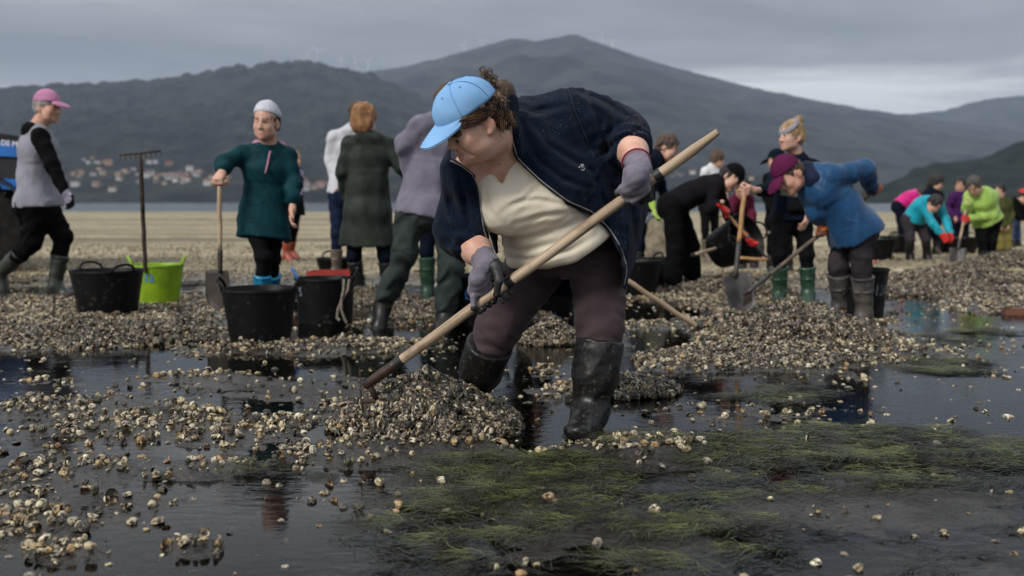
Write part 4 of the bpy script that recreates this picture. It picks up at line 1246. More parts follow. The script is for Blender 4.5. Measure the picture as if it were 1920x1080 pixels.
# -------------------------------------------------- tools that people hold (axis points are found first)
M_WOOD = mat('worn_ash_handle', (.30, .21, .13), .6, 0, 9, .3, 50, .003, .3, col2=(.46, .36, .25), stretch=(1, 1, 1), ramp=(.3, .7), detail=7)
M_WOODD = mat('dark_wet_handle', (.035, .018, .012), .45, .4, 14, .3, 60, .003, .4)
M_WOODY = mat('yellow_ash_handle', (.36, .20, .085), .55, .18, 10, .2, 50, .003, .3)
M_TAPE = mat('black_tape', (.015, .015, .016), .5, .2, 30, .2)
M_IRON = mat('rusty_iron', (.035, .022, .016), .75, .5, 20, .5, 80, .004, .3)
M_STEEL = mat('dark_worn_steel', (.028, .028, .030), .45, 0, 10, .25, 50, .003, .5, col2=(.075, .068, .062), metallic=.3)
def wood_along(name, axis, c1, c2, c3):
    m = bpy.data.materials.new(name); m.use_nodes = True
    n, l = m.node_tree.nodes, m.node_tree.links; b = n['Principled BSDF']
    ax = nz(axis); u = nz(np.cross(ax, V(0, 0, 1))); v = np.cross(ax, u)
    geo = n.new('ShaderNodeNewGeometry'); cb = n.new('ShaderNodeCombineXYZ')
    for i, (d, k) in enumerate(((ax, 3.0), (u, 75.0), (v, 75.0))):
        dt = n.new('ShaderNodeVectorMath'); dt.operation = 'DOT_PRODUCT'; dt.inputs[1].default_value = tuple(d * k)
        l.new(geo.outputs['Position'], dt.inputs[0]); l.new(dt.outputs['Value'], cb.inputs[i])
    g1 = n.new('ShaderNodeTexNoise'); g1.inputs['Scale'].default_value = 1; g1.inputs['Detail'].default_value = 6; l.new(cb.outputs[0], g1.inputs['Vector'])
    g2 = n.new('ShaderNodeTexNoise'); g2.inputs['Scale'].default_value = 14; g2.inputs['Detail'].default_value = 6; l.new(geo.outputs['Position'], g2.inputs['Vector'])
    r1 = n.new('ShaderNodeValToRGB'); r1.color_ramp.elements[0].position = .32; r1.color_ramp.elements[1].position = .62
    r1.color_ramp.elements[0].color = (*c1, 1); r1.color_ramp.elements[1].color = (*c2, 1); l.new(g1.outputs[0], r1.inputs[0])
    r2 = n.new('ShaderNodeMapRange'); r2.inputs[1].default_value = .55; r2.inputs[2].default_value = .72; r2.inputs[4].default_value = .7; l.new(g2.outputs[0], r2.inputs[0])
    mx = n.new('ShaderNodeMix'); mx.data_type = 'RGBA'; mx.inputs[7].default_value = (*c3, 1)
    l.new(r2.outputs[0], mx.inputs[0]); l.new(r1.outputs[0], mx.inputs[6]); l.new(mx.outputs[2], b.inputs['Base Color'])
    b.inputs['Roughness'].default_value = .62; b.inputs['Specular IOR Level'].default_value = .3
    bp = n.new('ShaderNodeBump'); bp.inputs['Strength'].default_value = .4; bp.inputs['Distance'].default_value = .002; l.new(g1.outputs[0], bp.inputs['Height']); l.new(bp.outputs[0], b.inputs['Normal'])
    return m
def pole_pts(a, b, n=14, bend=.0018):
    a, b = np.array(a), np.array(b); ax = nz(b - a); sd_ = nz(np.cross(ax, V(0, 1, .2)))
    return [lerp(a, b, i / n) + sd_ * bend * math.sin(i * 1.1) for i in range(n + 1)]
def rake(label, top, foot, mats, dark=0.0, bands=(), head_ax=None, tine=.07, width=.34, nt=9, r=.014, name='rake', tine_dir=None, head_mat=None):
    top, foot = np.array(top), np.array(foot)
    low = top if top[2] < foot[2] else foot
    root = empty(name, (low[0], low[1], 0), label, 'rake')
    mid = lerp(top, foot, 1 - dark)
    hn = MB().tube(pole_pts(top, mid), [r * .62] + [r * .96] + [r] * 13, 12).build('handle', mats[0], root, smooth=True)
    shade_auto(hn, 50)
    if dark: MB().tube(pole_pts(mid, foot, 6, .001), [r * 1.02] * 3 + [r * 1.05, r * .98, r * .9, r * .75], 12).build('socket_end', mats[1], root, smooth=True)
    for t in bands:
        p = lerp(top, foot, t); d = nz(foot - top)
        shade_auto(MB().tube([p - d * .014, p + d * .014], r * 1.09, 14).build('tape_band', M_TAPE, root), 40)
    hx = nz(head_ax if head_ax is not None else np.cross(foot - top, V(0, 0, 1)))
    hm = head_mat or M_IRON
    MB().tube([foot - hx * width / 2, foot + hx * width / 2], .008, 8).build('crossbar', hm, root, smooth=True)
    td = nz(tine_dir if tine_dir is not None else V(0, 0, -1))
    for i in range(nt):
        p = foot + hx * (i / (nt - 1) - .5) * width
        MB().tube([p - td * .004, p + td * tine], [.0035, .0022], 6).build('tine', hm, root, smooth=True)
    return root
# -------------------------------------------------- cloth and rubber of the crowd
RB = lambda c: cloth(c[0], c[1])
C_BLACK = cloth('black_cloth', (.0045, .0045, .005))
C_BLACK2 = cloth('soft_black_knit', (.006, .006, .007))
C_GREYM = cloth('marled_grey_jersey', (.22, .22, .255), var=.12)
C_TEAL = cloth('dark_teal_smock', (.005, .034, .042), .55)
C_PINK = cloth('dusty_pink_cotton', (.42, .19, .26))
C_PINKCAP = cloth('pink_cap_cotton', (.42, .18, .30))
C_GREYB = cloth('pale_grey_beanie', (.48, .48, .53))
C_LILAC = cloth('lilac_sleeve', (.36, .26, .46))
C_WHITEG = cloth('white_grey_sweat', (.46, .46, .49))
C_JEAN = cloth('dark_denim', (.010, .016, .038))
C_COAT = cloth('grey_green_oilskin', (.028, .034, .029), .45, .2)
C_LILACG = cloth('grey_lilac_fleece', (.145, .135, .175))
C_WADER = cloth('grey_neoprene', (.030, .038, .036), .6, .2)
C_NAVY = cloth('navy_cloth_dark', (.005, .0075, .016))
C_LBLUE = cloth('pale_blue_apron', (.36, .42, .50))
C_WHITE = cloth('white_tee', (.62, .62, .64))
C_BLUE = cloth('bright_blue_shell', (.010, .052, .130), .45, .15)
C_MAROON = cloth('maroon_cap', (.085, .012, .045))
C_TROUS = cloth('mauve_grey_trousers', (.032, .027, .031))
C_VEST = cloth('olive_grey_vest', (.13, .13, .105))
C_MAGENTA = cloth('magenta_shell', (.50, .010, .17), .5)
C_CYAN = cloth('turquoise_shell', (.006, .27, .36), .45)
C_LIME = cloth('lime_shell', (.27, .42, .085), .45)
C_PURPLE = cloth('purple_shell', (.045, .012, .07), .6)
C_OCHRE = cloth('ochre_wader', (.16, .13, .03), .5)
C_RED = cloth('red_glove', (.50, .020, .016), .5)
C_ORANGE = cloth('orange_glove', (.30, .085, .02), .55)
C_LIMEG = cloth('lime_glove', (.45, .65, .12), .6)
C_GLOVEW = cloth('grey_work_glove', (.24, .22, .28))
H_AUB = hairm('auburn_hair', (.15, .065, .025), (.36, .18, .07))
H_BRN = hairm('brown_hair', (.035, .022, .014), (.10, .062, .036))
H_BLK = hairm('black_hair', (.008, .007, .007), (.025, .02, .018))
H_BLD = hairm('dark_blond_hair', (.20, .12, .05), (.42, .29, .14))
H_GRY = hairm('grey_hair', (.14, .14, .14), (.34, .33, .32))

def grip(p, ax, r=.015, sgn=1): return ('grip', np.array(p), np.array(ax), r, sgn)

# ---- the man in the pink cap, walking by
person('man in pink cap and grey hooded top with black sleeves walking past the black tub', 8.75,
  dict(head=(89, 199, 0), neck=(70, 242, .02), shR=(76, 256, -.17), shL=(80, 256, .17), elR=(98, 308, -.24), wrR=(122, 360, -.27), elL=(88, 310, .24), wrL=(112, 356, .26),
       hipR=(72, 378, -.10), hipL=(78, 378, .10), knL=(118, 444, .08), anL=(103, 536, .06), toeL=(133, 548, .04), knR=(62, 452, -.06), anR=(-2, 514, .02), toeR=(8, 548, .0)),
  H=1.80, g=1.30, face=(.96, -.22, -.12), top=dict(mat=[C_GREYM, C_BLACK], off=.022, hood=1, hem=.05, name='hooded_top'), bottom=dict(mat=C_BLACK, loose=.012, off=.02, end=.75, fold=.012), boots=dict(mat=M_BOOTO, top=.62, r=.068),
  gloves=dict(R=[C_GLOVEW, C_BLACK]), hair=dict(style='short', mat=H_GRY), hat=dict(style='cap', mat=C_PINKCAP, tilt=-.25), sex='m', skinm=M_SKINR, fat=.6, seed=1, brow=H_GRY)

# ---- the woman in teal, leaning on her shovel
SH_TOP = W(411, 333, 6.72); SH_FOOT = W(411, 520, 6.72)
def teal_extra(c):
    S = Sdf(); nk, f, sx = c['neck'], c['front'], c['shax']
    for a0, a1 in ((-1, 0), (1, 0)):
        S.cap(nk + sx * .085 * a0 - f * .03 + V(0, 0, .03), nk + f * .075 - V(0, 0, .03), .028, .02, k=.02)
    S.cap(nk + sx * .085 - f * .05 + V(0, 0, .03), nk - sx * .085 - f * .05 + V(0, 0, .03), .035, k=.02)
    S.disp = folds(.004, 45, 8); S.dmax = .006
    S.build('hood_lining', C_PINK, c['root'], .009)
    MB().tube([nk + f * .115 - V(0, 0, .02), nk + f * .135 - V(0, 0, .12) - sx * .02, nk + f * .15 - V(0, 0, .17) - sx * .035], .006, 6).build('drawstring', C_PINK, c['root'], smooth=True)
person('woman in dark teal smock, grey beanie and blue boots leaning on a shovel', 6.95,
  dict(head=(499, 227, -.04), neck=(505, 280, .03), shR=(456, 289, -.02), shL=(541, 291, .06), elR=(421, 306, -.14), wrR=(417, 322, -.22), elL=(552, 346, .02), wrL=(548, 393, -.06),
       hipR=(474, 410, 0), hipL=(514, 410, .04), knR=(494, 480, -.08), anR=(490, 584, -.02), toeR=(486, 602, -.14), knL=(511, 484, .10), anL=(507, 570, .30), toeL=(503, 590, .18)),
  H=1.62, g=.98, face=(-.16, -.97, -.12), up=(.06, 0, 1), hands=dict(R=grip(SH_TOP - V(0, 0, .03), (1, -.15, .05), .018, -1)),
  top=dict(mat=[C_TEAL], off=.030, hem=.14, flare=.02, sleeve=.55, name='smock', fold=.013, cuff=.012, wide=1.05), bottom=dict(mat=C_BLACK2, end=.8, off=.006, name='leggings'), boots=dict(mat=M_BOOTBL, top=.66, r=.068),
  hair=dict(style='short', mat=H_BRN), hat=dict(style='beanie', mat=C_GREYB), extra=teal_extra, h=.008, seed=2, hs=1.03, brow=H_BRN)

# ---- small figure far behind her
person('far woman in black vest with lilac sleeves and red boots', 14.2,
  dict(head=(552, 298, 0), neck=(549, 316, .02), shR=(540, 322, 0), shL=(559, 322, .05), elR=(537, 346, .05), wrR=(545, 368, -.05), elL=(564, 346, .05), wrL=(558, 368, -.05),
       hipR=(541, 388, 0), hipL=(555, 388, .05), knR=(538, 432, -.05), anR=(537, 478, 0), toeR=(548, 486, -.1), knL=(552, 430, .1), anL=(545, 470, .3), toeL=(556, 478, .25)),
  H=1.6, face=(.8, -.6, -.05), h=.013, top=dict(mat=[C_BLACK, C_LILAC], off=.02, hem=.12, flare=.02, sleeve=.5, name='vest'), bottom=dict(mat=C_BLACK2, end=.7, name='leggings'), boots=dict(mat=M_BOOTR, top=.5, r=.066), hair=dict(style='tied', mat=H_BLD), seed=3)

# ---- pale sweatshirt, half hidden by the oilskin coat
person('person in pale grey sweatshirt and dark jeans behind the oilskin coat', 10.4,
  dict(head=(672, 214, .1), neck=(658, 244, .06), shL=(627, 258, 0), shR=(682, 256, .12), elL=(618, 300, .05), wrL=(628, 338, -.05), elR=(690, 300, .1), wrR=(690, 335, 0),
       hipL=(632, 362, 0), hipR=(660, 362, .05), knL=(632, 438, -.05), anL=(630, 510, 0), toeL=(618, 524, -.1), knR=(664, 438, .05), anR=(660, 505, .1), toeR=(652, 520, 0)),
  H=1.72, face=(.3, .95, 0), h=.011, top=dict(mat=[C_WHITEG], off=.03, hood=1, hem=.02, name='sweatshirt'), bottom=dict(mat=C_JEAN, end=.85, off=.014), boots=dict(mat=M_BOOTT, top=.6), hair=dict(style='short', mat=H_BRN), seed=4)

# ---- the long grey-green coat
person('auburn haired woman in long grey green oilskin coat with her back turned', 8.5,
  dict(head=(684, 222, 0), neck=(688, 258, .0), shL=(655, 270, -.04), shR=(728, 272, .05), elL=(642, 322, -.05), wrL=(652, 372, .12), elR=(752, 312, .02), wrR=(772, 340, .12),
       hipL=(668, 394, 0), hipR=(710, 394, .03), knL=(664, 480, 0), anL=(674, 540, .06), toeL=(690, 556, .2), knR=(722, 480, -.02), anR=(730, 545, .05), toeR=(744, 560, .18)),
  H=1.68, g=1.12, face=(.35, .93, -.05), h=.010, top=dict(mat=[C_COAT], off=.034, hood=1, hem=.30, flare=.035, name='coat', fold=.011, az=.3), bottom=dict(mat=C_NAVY, end=.8, off=.012), boots=dict(mat=M_BOOTB, top=.85), hair=dict(style='bob', mat=H_AUB), seed=5)

# ---- lilac fleece, grey waders
person('striding person in grey lilac fleece and grey neoprene waders behind the blue cap', 6.55,
  dict(head=(846, 196, .05), neck=(826, 226, .08), shL=(790, 238, -.05), shR=(868, 244, .12), elL=(757, 272, -.06), wrL=(772, 328, .04), elR=(890, 305, .1), wrR=(880, 350, -.1),
       hipL=(772, 392, -.02), hipR=(828, 396, .06), knL=(758, 476, -.05), anL=(718, 574, .06), toeL=(712, 602, -.02), knR=(848, 500, -.05), anR=(834, 594, .0), toeR=(826, 614, -.14)),
  H=1.72, g=1.12, face=(.55, .8, -.1), h=.0095, top=dict(mat=[C_LILACG], off=.040, hem=.05, name='fleece', fold=.011), bottom=dict(mat=C_WADER, loose=.032, off=.012, end=.80, name='waders', fold=.016, wr=(.006, 45)), boots=dict(mat=M_BOOTB, top=.35, r=.066), hair=dict(style='short', mat=H_BRN), sex='m', seed=6)
person('person in navy trousers and green boots hidden behind the grey waders', 8.35,
  dict(head=(872, 204, 0), neck=(862, 236, .02), shL=(832, 250, 0), shR=(894, 250, .05), elL=(826, 305, -.05), wrL=(840, 345, -.15), elR=(900, 300, .05), wrR=(895, 345, -.1),
       hipL=(806, 384, 0), hipR=(846, 384, .03), knL=(800, 470, -.02), anL=(802, 548, .0), toeL=(796, 562, -.14), knR=(850, 470, .02), anR=(852, 548, .1), toeR=(846, 562, -.04)),
  H=1.7, face=(.5, -.8, -.1), h=.012, top=dict(mat=[C_NAVY], off=.02, name='pullover'), bottom=dict(mat=C_NAVY, end=.8, off=.012), boots=dict(mat=M_BOOTG, top=.85, r=.072), hair=dict(style='short', mat=H_BLK), seed=7)
person('brown haired person mostly hidden behind the bending woman\'s navy shoulder', 8.2,
  dict(head=(940, 182, 0), neck=(948, 216, .02), shL=(985, 234, 0), shR=(918, 232, .05), elL=(1000, 290, 0), wrL=(1005, 345, -.1), elR=(915, 290, .05), wrR=(925, 345, -.1),
       hipL=(1010, 380, 0), hipR=(975, 380, .03), knL=(1030, 475, -.02), anL=(1034, 556, .0), toeL=(1030, 572, -.14), knR=(985, 475, .02), anR=(985, 552, .1), toeR=(980, 566, -.04)),
  H=1.74, face=(-.7, -.6, -.2), h=.012, top=dict(mat=[C_BLACK], off=.02, name='pullover'), bottom=dict(mat=C_BLACK, end=.8, off=.012), boots=dict(mat=M_BOOTB, top=.8), hair=dict(style='short', mat=H_BRN), seed=8)

# ---- right of the bending woman
def apron_extra(c):
    S = Sdf(); S.cap(c['pel'] - c['fronth'] * .02 + V(0, 0, .16), c['pel'] + V(0, 0, -.16), .19, .20, .145, .15, lat=c['hipax'], k=.03, endc=.02)
    S.disp = folds(.012, 16, 5); S.dmax = .015
    S.build('apron', C_LBLUE, c['root'], .012)
person('man with short brown hair in navy jacket and lime gloves stooping past her elbow', 10.0,
  dict(head=(1252, 277, -.02), neck=(1233, 292, .0), shL=(1222, 302, .16), shR=(1214, 302, -.18), elR=(1214, 345, -.24), wrR=(1224, 386, -.26), elL=(1238, 345, .24), wrL=(1250, 384, .26),
       hipL=(1196, 388, .10), hipR=(1190, 388, -.10), knL=(1208, 458, .10), anL=(1196, 524, .10), toeL=(1212, 534, .1), knR=(1202, 458, -.1), anR=(1190, 526, -.10), toeR=(1204, 537, -.1)),
  H=1.76, g=1.1, face=(.82, -.3, -.48), up=(.4, 0, .9), h=.011, top=dict(mat=[C_NAVY], off=.026, hood=0, hem=.02, sleeve=.7), bottom=dict(mat=C_NAVY, end=.8, off=.014), boots=dict(mat=M_BOOTB, top=.8), gloves=dict(R=[C_LIMEG], L=[C_LIMEG]), hair=dict(style='short', mat=H_BRN), sex='m', extra=apron_extra, seed=9, brow=H_BRN, skinm=M_SKINR)
RB_T = W(1349, 386, 9.15); RB_F = W(1440, 486, 9.25); RB_A = nz(RB_F - RB_T)
person('person all in black with red gloves bent double over a short rake', 9.4,
  dict(head=(1372, 332, -.06), neck=(1352, 340, -.02), shR=(1342, 350, -.17), shL=(1344, 346, .14), elR=(1330, 392, -.24), wrR=(1348, 382, -.30), elL=(1368, 408, .05), wrL=(1396, 440, -.10),
       hipR=(1260, 384, -.09), hipL=(1266, 382, .11), knR=(1266, 466, -.12), anR=(1262, 528, -.12), toeR=(1280, 540, -.12), knL=(1296, 462, .14), anL=(1298, 518, .14), toeL=(1316, 530, .14)),
  H=1.68, g=1.02, face=(.55, -.5, -.66), up=(.65, -.2, .6), h=.010, hands=dict(R=grip(lerp(RB_T, RB_F, .10), RB_A, .014, 1), L=grip(lerp(RB_T, RB_F, .66), RB_A, .014, 1)),
  top=dict(mat=[cloth('black_sweater', (.008, .007, .009))], off=.018, hem=.02, name='sweater'), bottom=dict(mat=C_BLACK, loose=.026, off=.022, end=.95, over=1), boots=dict(mat=M_BOOTB, top=.3), gloves=dict(R=[C_RED], L=[C_RED]), hair=dict(style='long', mat=H_BLK), hat=dict(style='cap', mat=C_BLACK, tilt=-.3), seed=10, brow=H_BLK)
rake('short wooden rake gripped by the red gloves', RB_T - RB_A * .02, RB_F, (M_WOODY, M_STEEL), .45, (), head_ax=(.3, .9, 0), tine=.08, width=.3)
person('far woman in white tee shirt with dark bun behind the black clad stooper', 14.4,
  dict(head=(1346, 298, 0), neck=(1336, 312, .02), shR=(1322, 322, -.08), shL=(1350, 322, .1), elR=(1318, 350, -.05), wrR=(1330, 376, -.1), elL=(1358, 350, .1), wrL=(1362, 372, 0),
       hipR=(1322, 386, -.05), hipL=(1338, 386, .08), knR=(1322, 430, -.05), anR=(1322, 474, 0), toeR=(1330, 484, -.08), knL=(1340, 430, .1), anL=(1340, 470, .15), toeL=(1350, 480, .1)),
  H=1.62, face=(.8, .3, -.3), h=.013, top=dict(mat=[C_WHITE], off=.018, hem=.02, sleeve=0, name='tee_shirt'), bottom=dict(mat=C_BLACK2, end=.7, name='leggings'), boots=dict(mat=M_BOOTT, top=.6), hair=dict(style='bun', mat=H_BRN, at=(-.07, .11)), seed=11)
person('person in maroon top and dark blue trousers stooping behind the upright shovel', 12.2,
  dict(head=(1392, 352, -.1), neck=(1388, 368, .0), shR=(1374, 378, -.05), shL=(1402, 378, .08), elR=(1370, 402, -.1), wrR=(1384, 422, -.2), elL=(1410, 402, 0), wrL=(1408, 424, -.15),
       hipR=(1386, 412, .15), hipL=(1406, 412, .25), knR=(1388, 455, .05), anR=(1392, 496, .1), toeR=(1386, 506, 0), knL=(1412, 455, .15), anL=(1414, 494, .2), toeL=(1410, 504, .1)),
  H=1.6, face=(-.2, -.8, -.6), up=(0, -.5, .8), h=.013, top=dict(mat=[cloth('maroon_knit', (.085, .012, .028))], off=.02, name='jumper'), bottom=dict(mat=cloth('royal_blue_cotton', (.018, .035, .12)), end=.7), boots=dict(mat=M_BOOTB, top=.7), hair=dict(style='short', mat=H_BLK), seed=12)

# ---- headband woman, hand on an upright shovel
S2_TOP = W(1396, 352, 7.75); S2_FOOT = W(1382, 520, 7.62)
def hb_extra(c):
    pel, f, hx = c['pel'], c['fronth'], c['hipax']
    S = Sdf()
    S.cap(c['waist'] + f * .02, c['chest'], .165, .178, .13, .138, lat=c['shax'], k=.03, endc=.03)
    S.disp = folds(.009, 17, 41); S.dmax = .012
    S.build('vest', C_VEST, c['root'], .010)
    S = Sdf(); q = pel + f * .125 + hx * -.02 + V(0, 0, .09)
    S.cap(q - hx * .10, q + hx * .10, .032, .032, .055, .055, lat=f, k=.02)
    S.cap(q - hx * .07 + f * .02 - V(0, 0, .015), q + hx * .07 + f * .02 - V(0, 0, .015), .024, .024, .035, .035, lat=f, k=.01)
    S.disp = folds(.005, 30, 4); S.dmax = .006
    S.build('waist_pouch', C_BLACK2, c['root'], .009)
    b = Sdf(); nk = c['neck']
    b.cap(nk + c['shax'] * .08 - c['front'] * .03, nk - c['shax'] * .08 - c['front'] * .03, .05, k=.02); b.cap(nk + c['shax'] * .08, nk + c['front'] * .07 - V(0, 0, .02), .035, .028); b.cap(nk - c['shax'] * .08, nk + c['front'] * .07 - V(0, 0, .02), .035, .028)
    b.disp = folds(.004, 40, 9); b.dmax = .006
    b.build('hood', C_BLACK, c['root'], .010)
person('woman with grey headband and high bun in dark hooded top holding a shovel', 8.25,
  dict(head=(1483, 254, -.03), neck=(1495, 298, .02), shR=(1463, 312, -.08), shL=(1526, 314, .06), elR=(1442, 356, -.26), wrR=(1414, 357, -.46), elL=(1530, 368, .02), wrL=(1514, 408, -.16),
       hipR=(1466, 408, -.03), hipL=(1504, 408, .05), knR=(1462, 478, -.10), anR=(1462, 552, -.05), toeR=(1454, 566, -.18), knL=(1512, 478, -.02), anL=(1516, 552, .0), toeL=(1508, 566, -.14)),
  H=1.64, g=1.05, face=(-.86, -.45, -.06), h=.008, hands=dict(R=grip(S2_TOP - V(0, 0, .02), (0, -.3, 1), .018, 1)), gloves=None,
  top=dict(mat=[C_NAVY], off=.026, hood=0, hem=.04, sleeve=.55, name='hooded_top'), bottom=dict(mat=C_BLACK2, end=.8, off=.012, name='leggings'), boots=dict(mat=M_BOOTG, top=.70, r=.072), hair=dict(style='bun', mat=H_BLD, at=(-.092, .125)), hat=dict(style='band', mat=cloth('grey_headband', (.26, .25, .28))), extra=hb_extra, seed=13, brow=H_BLD)
# ---- the man in the blue jacket, raking
BJ_T = W(1652, 348, 7.18); BJ_F = W(1402, 548, 6.72); BJ_A = nz(BJ_F - BJ_T)
def bj_extra(c):
    nk, f, sx = c['neck'], c['front'], c['shax']
    S = Sdf()
    S.cap(c['chest'] + f * .02, lerp(c['chest'], nk, .95), .172, .125, .135, .10, lat=sx, k=.03)
    for q in (-1, 1): S.cap(lerp(c['chest'], nk, .8), lerp(c['chest'], nk, .7) + sx * q * .11, .075, .062, k=.04)
    S.cap(nk - sx * .06, nk + sx * .06, .03, k=.03)
    S.disp = folds(.008, 18, 21); S.dmax = .01
    S.build('shoulder_yoke', cloth('navy_shell_yoke', (.010, .016, .036), .5), c['root'], .010)
    pts = [nk + f * .07 - c['spine'] * t + sx * .02 for t in (0.02, .1, .2, .3, .4)]
    MB().tube([p + f * .06 for p in pts], .006, 6).build('zip', M_BRASS, c['root'], smooth=True)
M_BRASS = mat('brass_zip', (.40, .28, .09), .4, .2, 40, .2, metallic=.6)
person('man in bright blue jacket and maroon cap bent over a long rake with orange gloves', 7.0,
  dict(head=(1478, 326, -.12), neck=(1512, 326, -.04), shL=(1560, 330, -.16), shR=(1536, 330, .14), elL=(1622, 318, -.06), wrL=(1634, 352, .10), elR=(1530, 398, -.06), wrR=(1536, 412, -.02),
       hipL=(1612, 424, -.12), hipR=(1586, 420, .10), knL=(1616, 500, -.10), anL=(1620, 590, -.05), toeL=(1604, 604, -.12), knR=(1572, 498, .06), anR=(1576, 574, .14), toeR=(1558, 590, .08)),
  H=1.72, g=1.12, face=(-.66, -.35, -.66), up=(-.62, -.1, .6), h=.0085, hands=dict(L=grip(lerp(BJ_T, BJ_F, .045), BJ_A, .014, 1), R=grip(lerp(BJ_T, BJ_F, .43), BJ_A, .014, 1)),
  top=dict(mat=[C_BLUE], off=.042, hem=.10, flare=.0, sleeve=.92, fold=.013), bottom=dict(mat=C_TROUS, loose=.018, off=.006, end=.7, fold=.008), boots=dict(mat=M_BOOTGR, top=.80, r=.074), gloves=dict(L=[C_ORANGE], R=[C_ORANGE]),
  hair=dict(style='short', mat=H_BRN), hat=dict(style='cap', mat=C_MAROON, tilt=-.35), sex='m', skinm=M_SKINR, extra=bj_extra, seed=14, fat=.2, brow=H_BRN)
rake('long dark handled rake worked by the man in the blue jacket', BJ_T, BJ_F, (mat('grey_weathered_handle', (.11, .08, .06), .6, .35, 12, .2), M_STEEL), .16, (.5,), head_ax=(.35, .9, 0), tine=.08, width=.36)
person('person in navy cap standing behind the maroon cap', 11.5,
  dict(head=(1456, 300, 0), neck=(1460, 322, .02), shR=(1440, 334, 0), shL=(1484, 334, .05), elR=(1436, 368, 0), wrR=(1446, 396, -.1), elL=(1490, 368, 0), wrL=(1484, 396, -.1),
       hipR=(1450, 414, 0), hipL=(1474, 414, .03), knR=(1448, 466, 0), anR=(1448, 506, 0), toeR=(1442, 514, -.1), knL=(1478, 466, 0), anL=(1478, 506, .0), toeL=(1474, 514, -.1)),
  H=1.6, face=(-.8, .5, -.2), h=.013, top=dict(mat=[C_BLACK], off=.02), bottom=dict(mat=C_BLACK, end=.8), boots=dict(mat=M_BOOTB, top=.7), hair=dict(style='short', mat=H_BLK), hat=dict(style='cap', mat=C_NAVY), seed=15)

# ---- the group farther off on the right
FARH = .014
person('far person in magenta jacket bending behind the turquoise jacket', 16.5,
  dict(head=(1728, 366, -.1), neck=(1720, 364, 0), shR=(1714, 366, -.15), shL=(1716, 362, .15), elR=(1718, 392, -.2), wrR=(1726, 412, -.2), elL=(1724, 388, .2), wrL=(1732, 408, .2),
       hipR=(1686, 386, -.1), hipL=(1690, 384, .1), knR=(1690, 430, -.1), anR=(1688, 464, -.1), toeR=(1696, 470, -.1), knL=(1698, 430, .1), anL=(1696, 462, .1), toeL=(1704, 468, .1)),
  H=1.62, face=(.6, -.3, -.7), up=(.7, 0, .6), h=FARH, top=dict(mat=[C_MAGENTA], off=.03, hem=.02), bottom=dict(mat=C_NAVY, end=.8), boots=dict(mat=M_BOOTB, top=.7), hair=dict(style='short', mat=H_BLK), seed=16)
person('far person with thick black hair in navy hooded top', 15.5,
  dict(head=(1756, 342, 0), neck=(1750, 358, .02), shR=(1738, 366, -.1), shL=(1760, 366, .12), elR=(1736, 392, -.1), wrR=(1744, 412, -.2), elL=(1768, 392, .1), wrL=(1770, 410, 0),
       hipR=(1738, 414, 0), hipL=(1752, 414, .05), knR=(1738, 446, 0), anR=(1738, 470, 0), toeR=(1744, 477, -.1), knL=(1756, 446, .1), anL=(1756, 468, .1), toeL=(1764, 474, 0)),
  H=1.66, face=(.8, -.4, -.4), h=FARH, top=dict(mat=[C_NAVY], off=.03, hood=1), bottom=dict(mat=C_NAVY, end=.8), boots=dict(mat=M_BOOTB, top=.7), hair=dict(style='bob', mat=H_BLK), seed=17)
person('far digger in turquoise jacket with red gloves bending down over a dark tub', 14.1,
  dict(head=(1752, 382, -.22), neck=(1742, 376, -.1), shR=(1728, 380, -.12), shL=(1760, 382, -.02), elR=(1748, 418, -.25), wrR=(1764, 438, -.32), elL=(1774, 414, -.15), wrL=(1782, 438, -.28),
       hipR=(1704, 412, 0), hipL=(1722, 412, .12), knR=(1706, 450, -.08), anR=(1706, 480, 0), toeR=(1712, 488, -.1), knL=(1736, 450, .0), anL=(1738, 478, .1), toeL=(1744, 487, 0)),
  H=1.66, g=1.1, face=(.3, -.55, -.78), up=(.5, -.5, .6), h=.012, top=dict(mat=[C_CYAN], off=.03, hem=.02), bottom=dict(mat=C_TROUS, end=.8), boots=dict(mat=M_BOOTB, top=.85), gloves=dict(R=[C_RED], L=[C_RED]), hair=dict(style='short', mat=H_BLK), seed=18)
LG_T = W(1815, 372, 13.75); LG_F = W(1796, 468, 13.6); LG_A = nz(LG_F - LG_T)
person('far digger in lime jacket with iron grey hair leaning on a shovel', 13.9,
  dict(head=(1826, 348, -.2), neck=(1838, 360, -.06), shR=(1818, 368, -.05), shL=(1862, 366, .1), elR=(1812, 392, -.12), wrR=(1814, 382, -.2), elL=(1862, 404, -.05), wrL=(1818, 410, -.15),
       hipR=(1840, 414, .05), hipL=(1864, 414, .1), knR=(1842, 452, 0), anR=(1844, 482, 0), toeR=(1838, 490, -.1), knL=(1860, 452, .05), anL=(1858, 480, .1), toeL=(1854, 488, 0)),
  H=1.74, g=1.2, face=(-.5, -.5, -.7), up=(-.4, -.4, .75), h=.012, hands=dict(L=grip(lerp(LG_T, LG_F, .38), LG_A, .016, 1), R=grip(lerp(LG_T, LG_F, .1), LG_A, .016, -1)), top=dict(mat=[C_LIME], off=.04, hood=1, hem=.02), bottom=dict(mat=C_BLACK, end=.9, off=.015, over=1), boots=dict(mat=M_BOOTB, top=.4), gloves=dict(R=[C_RED], L=[C_RED]), hair=dict(style='short', mat=hairm('iron_grey_hair', (.035, .03, .027), (.10, .09, .085))), sex='m', seed=19)
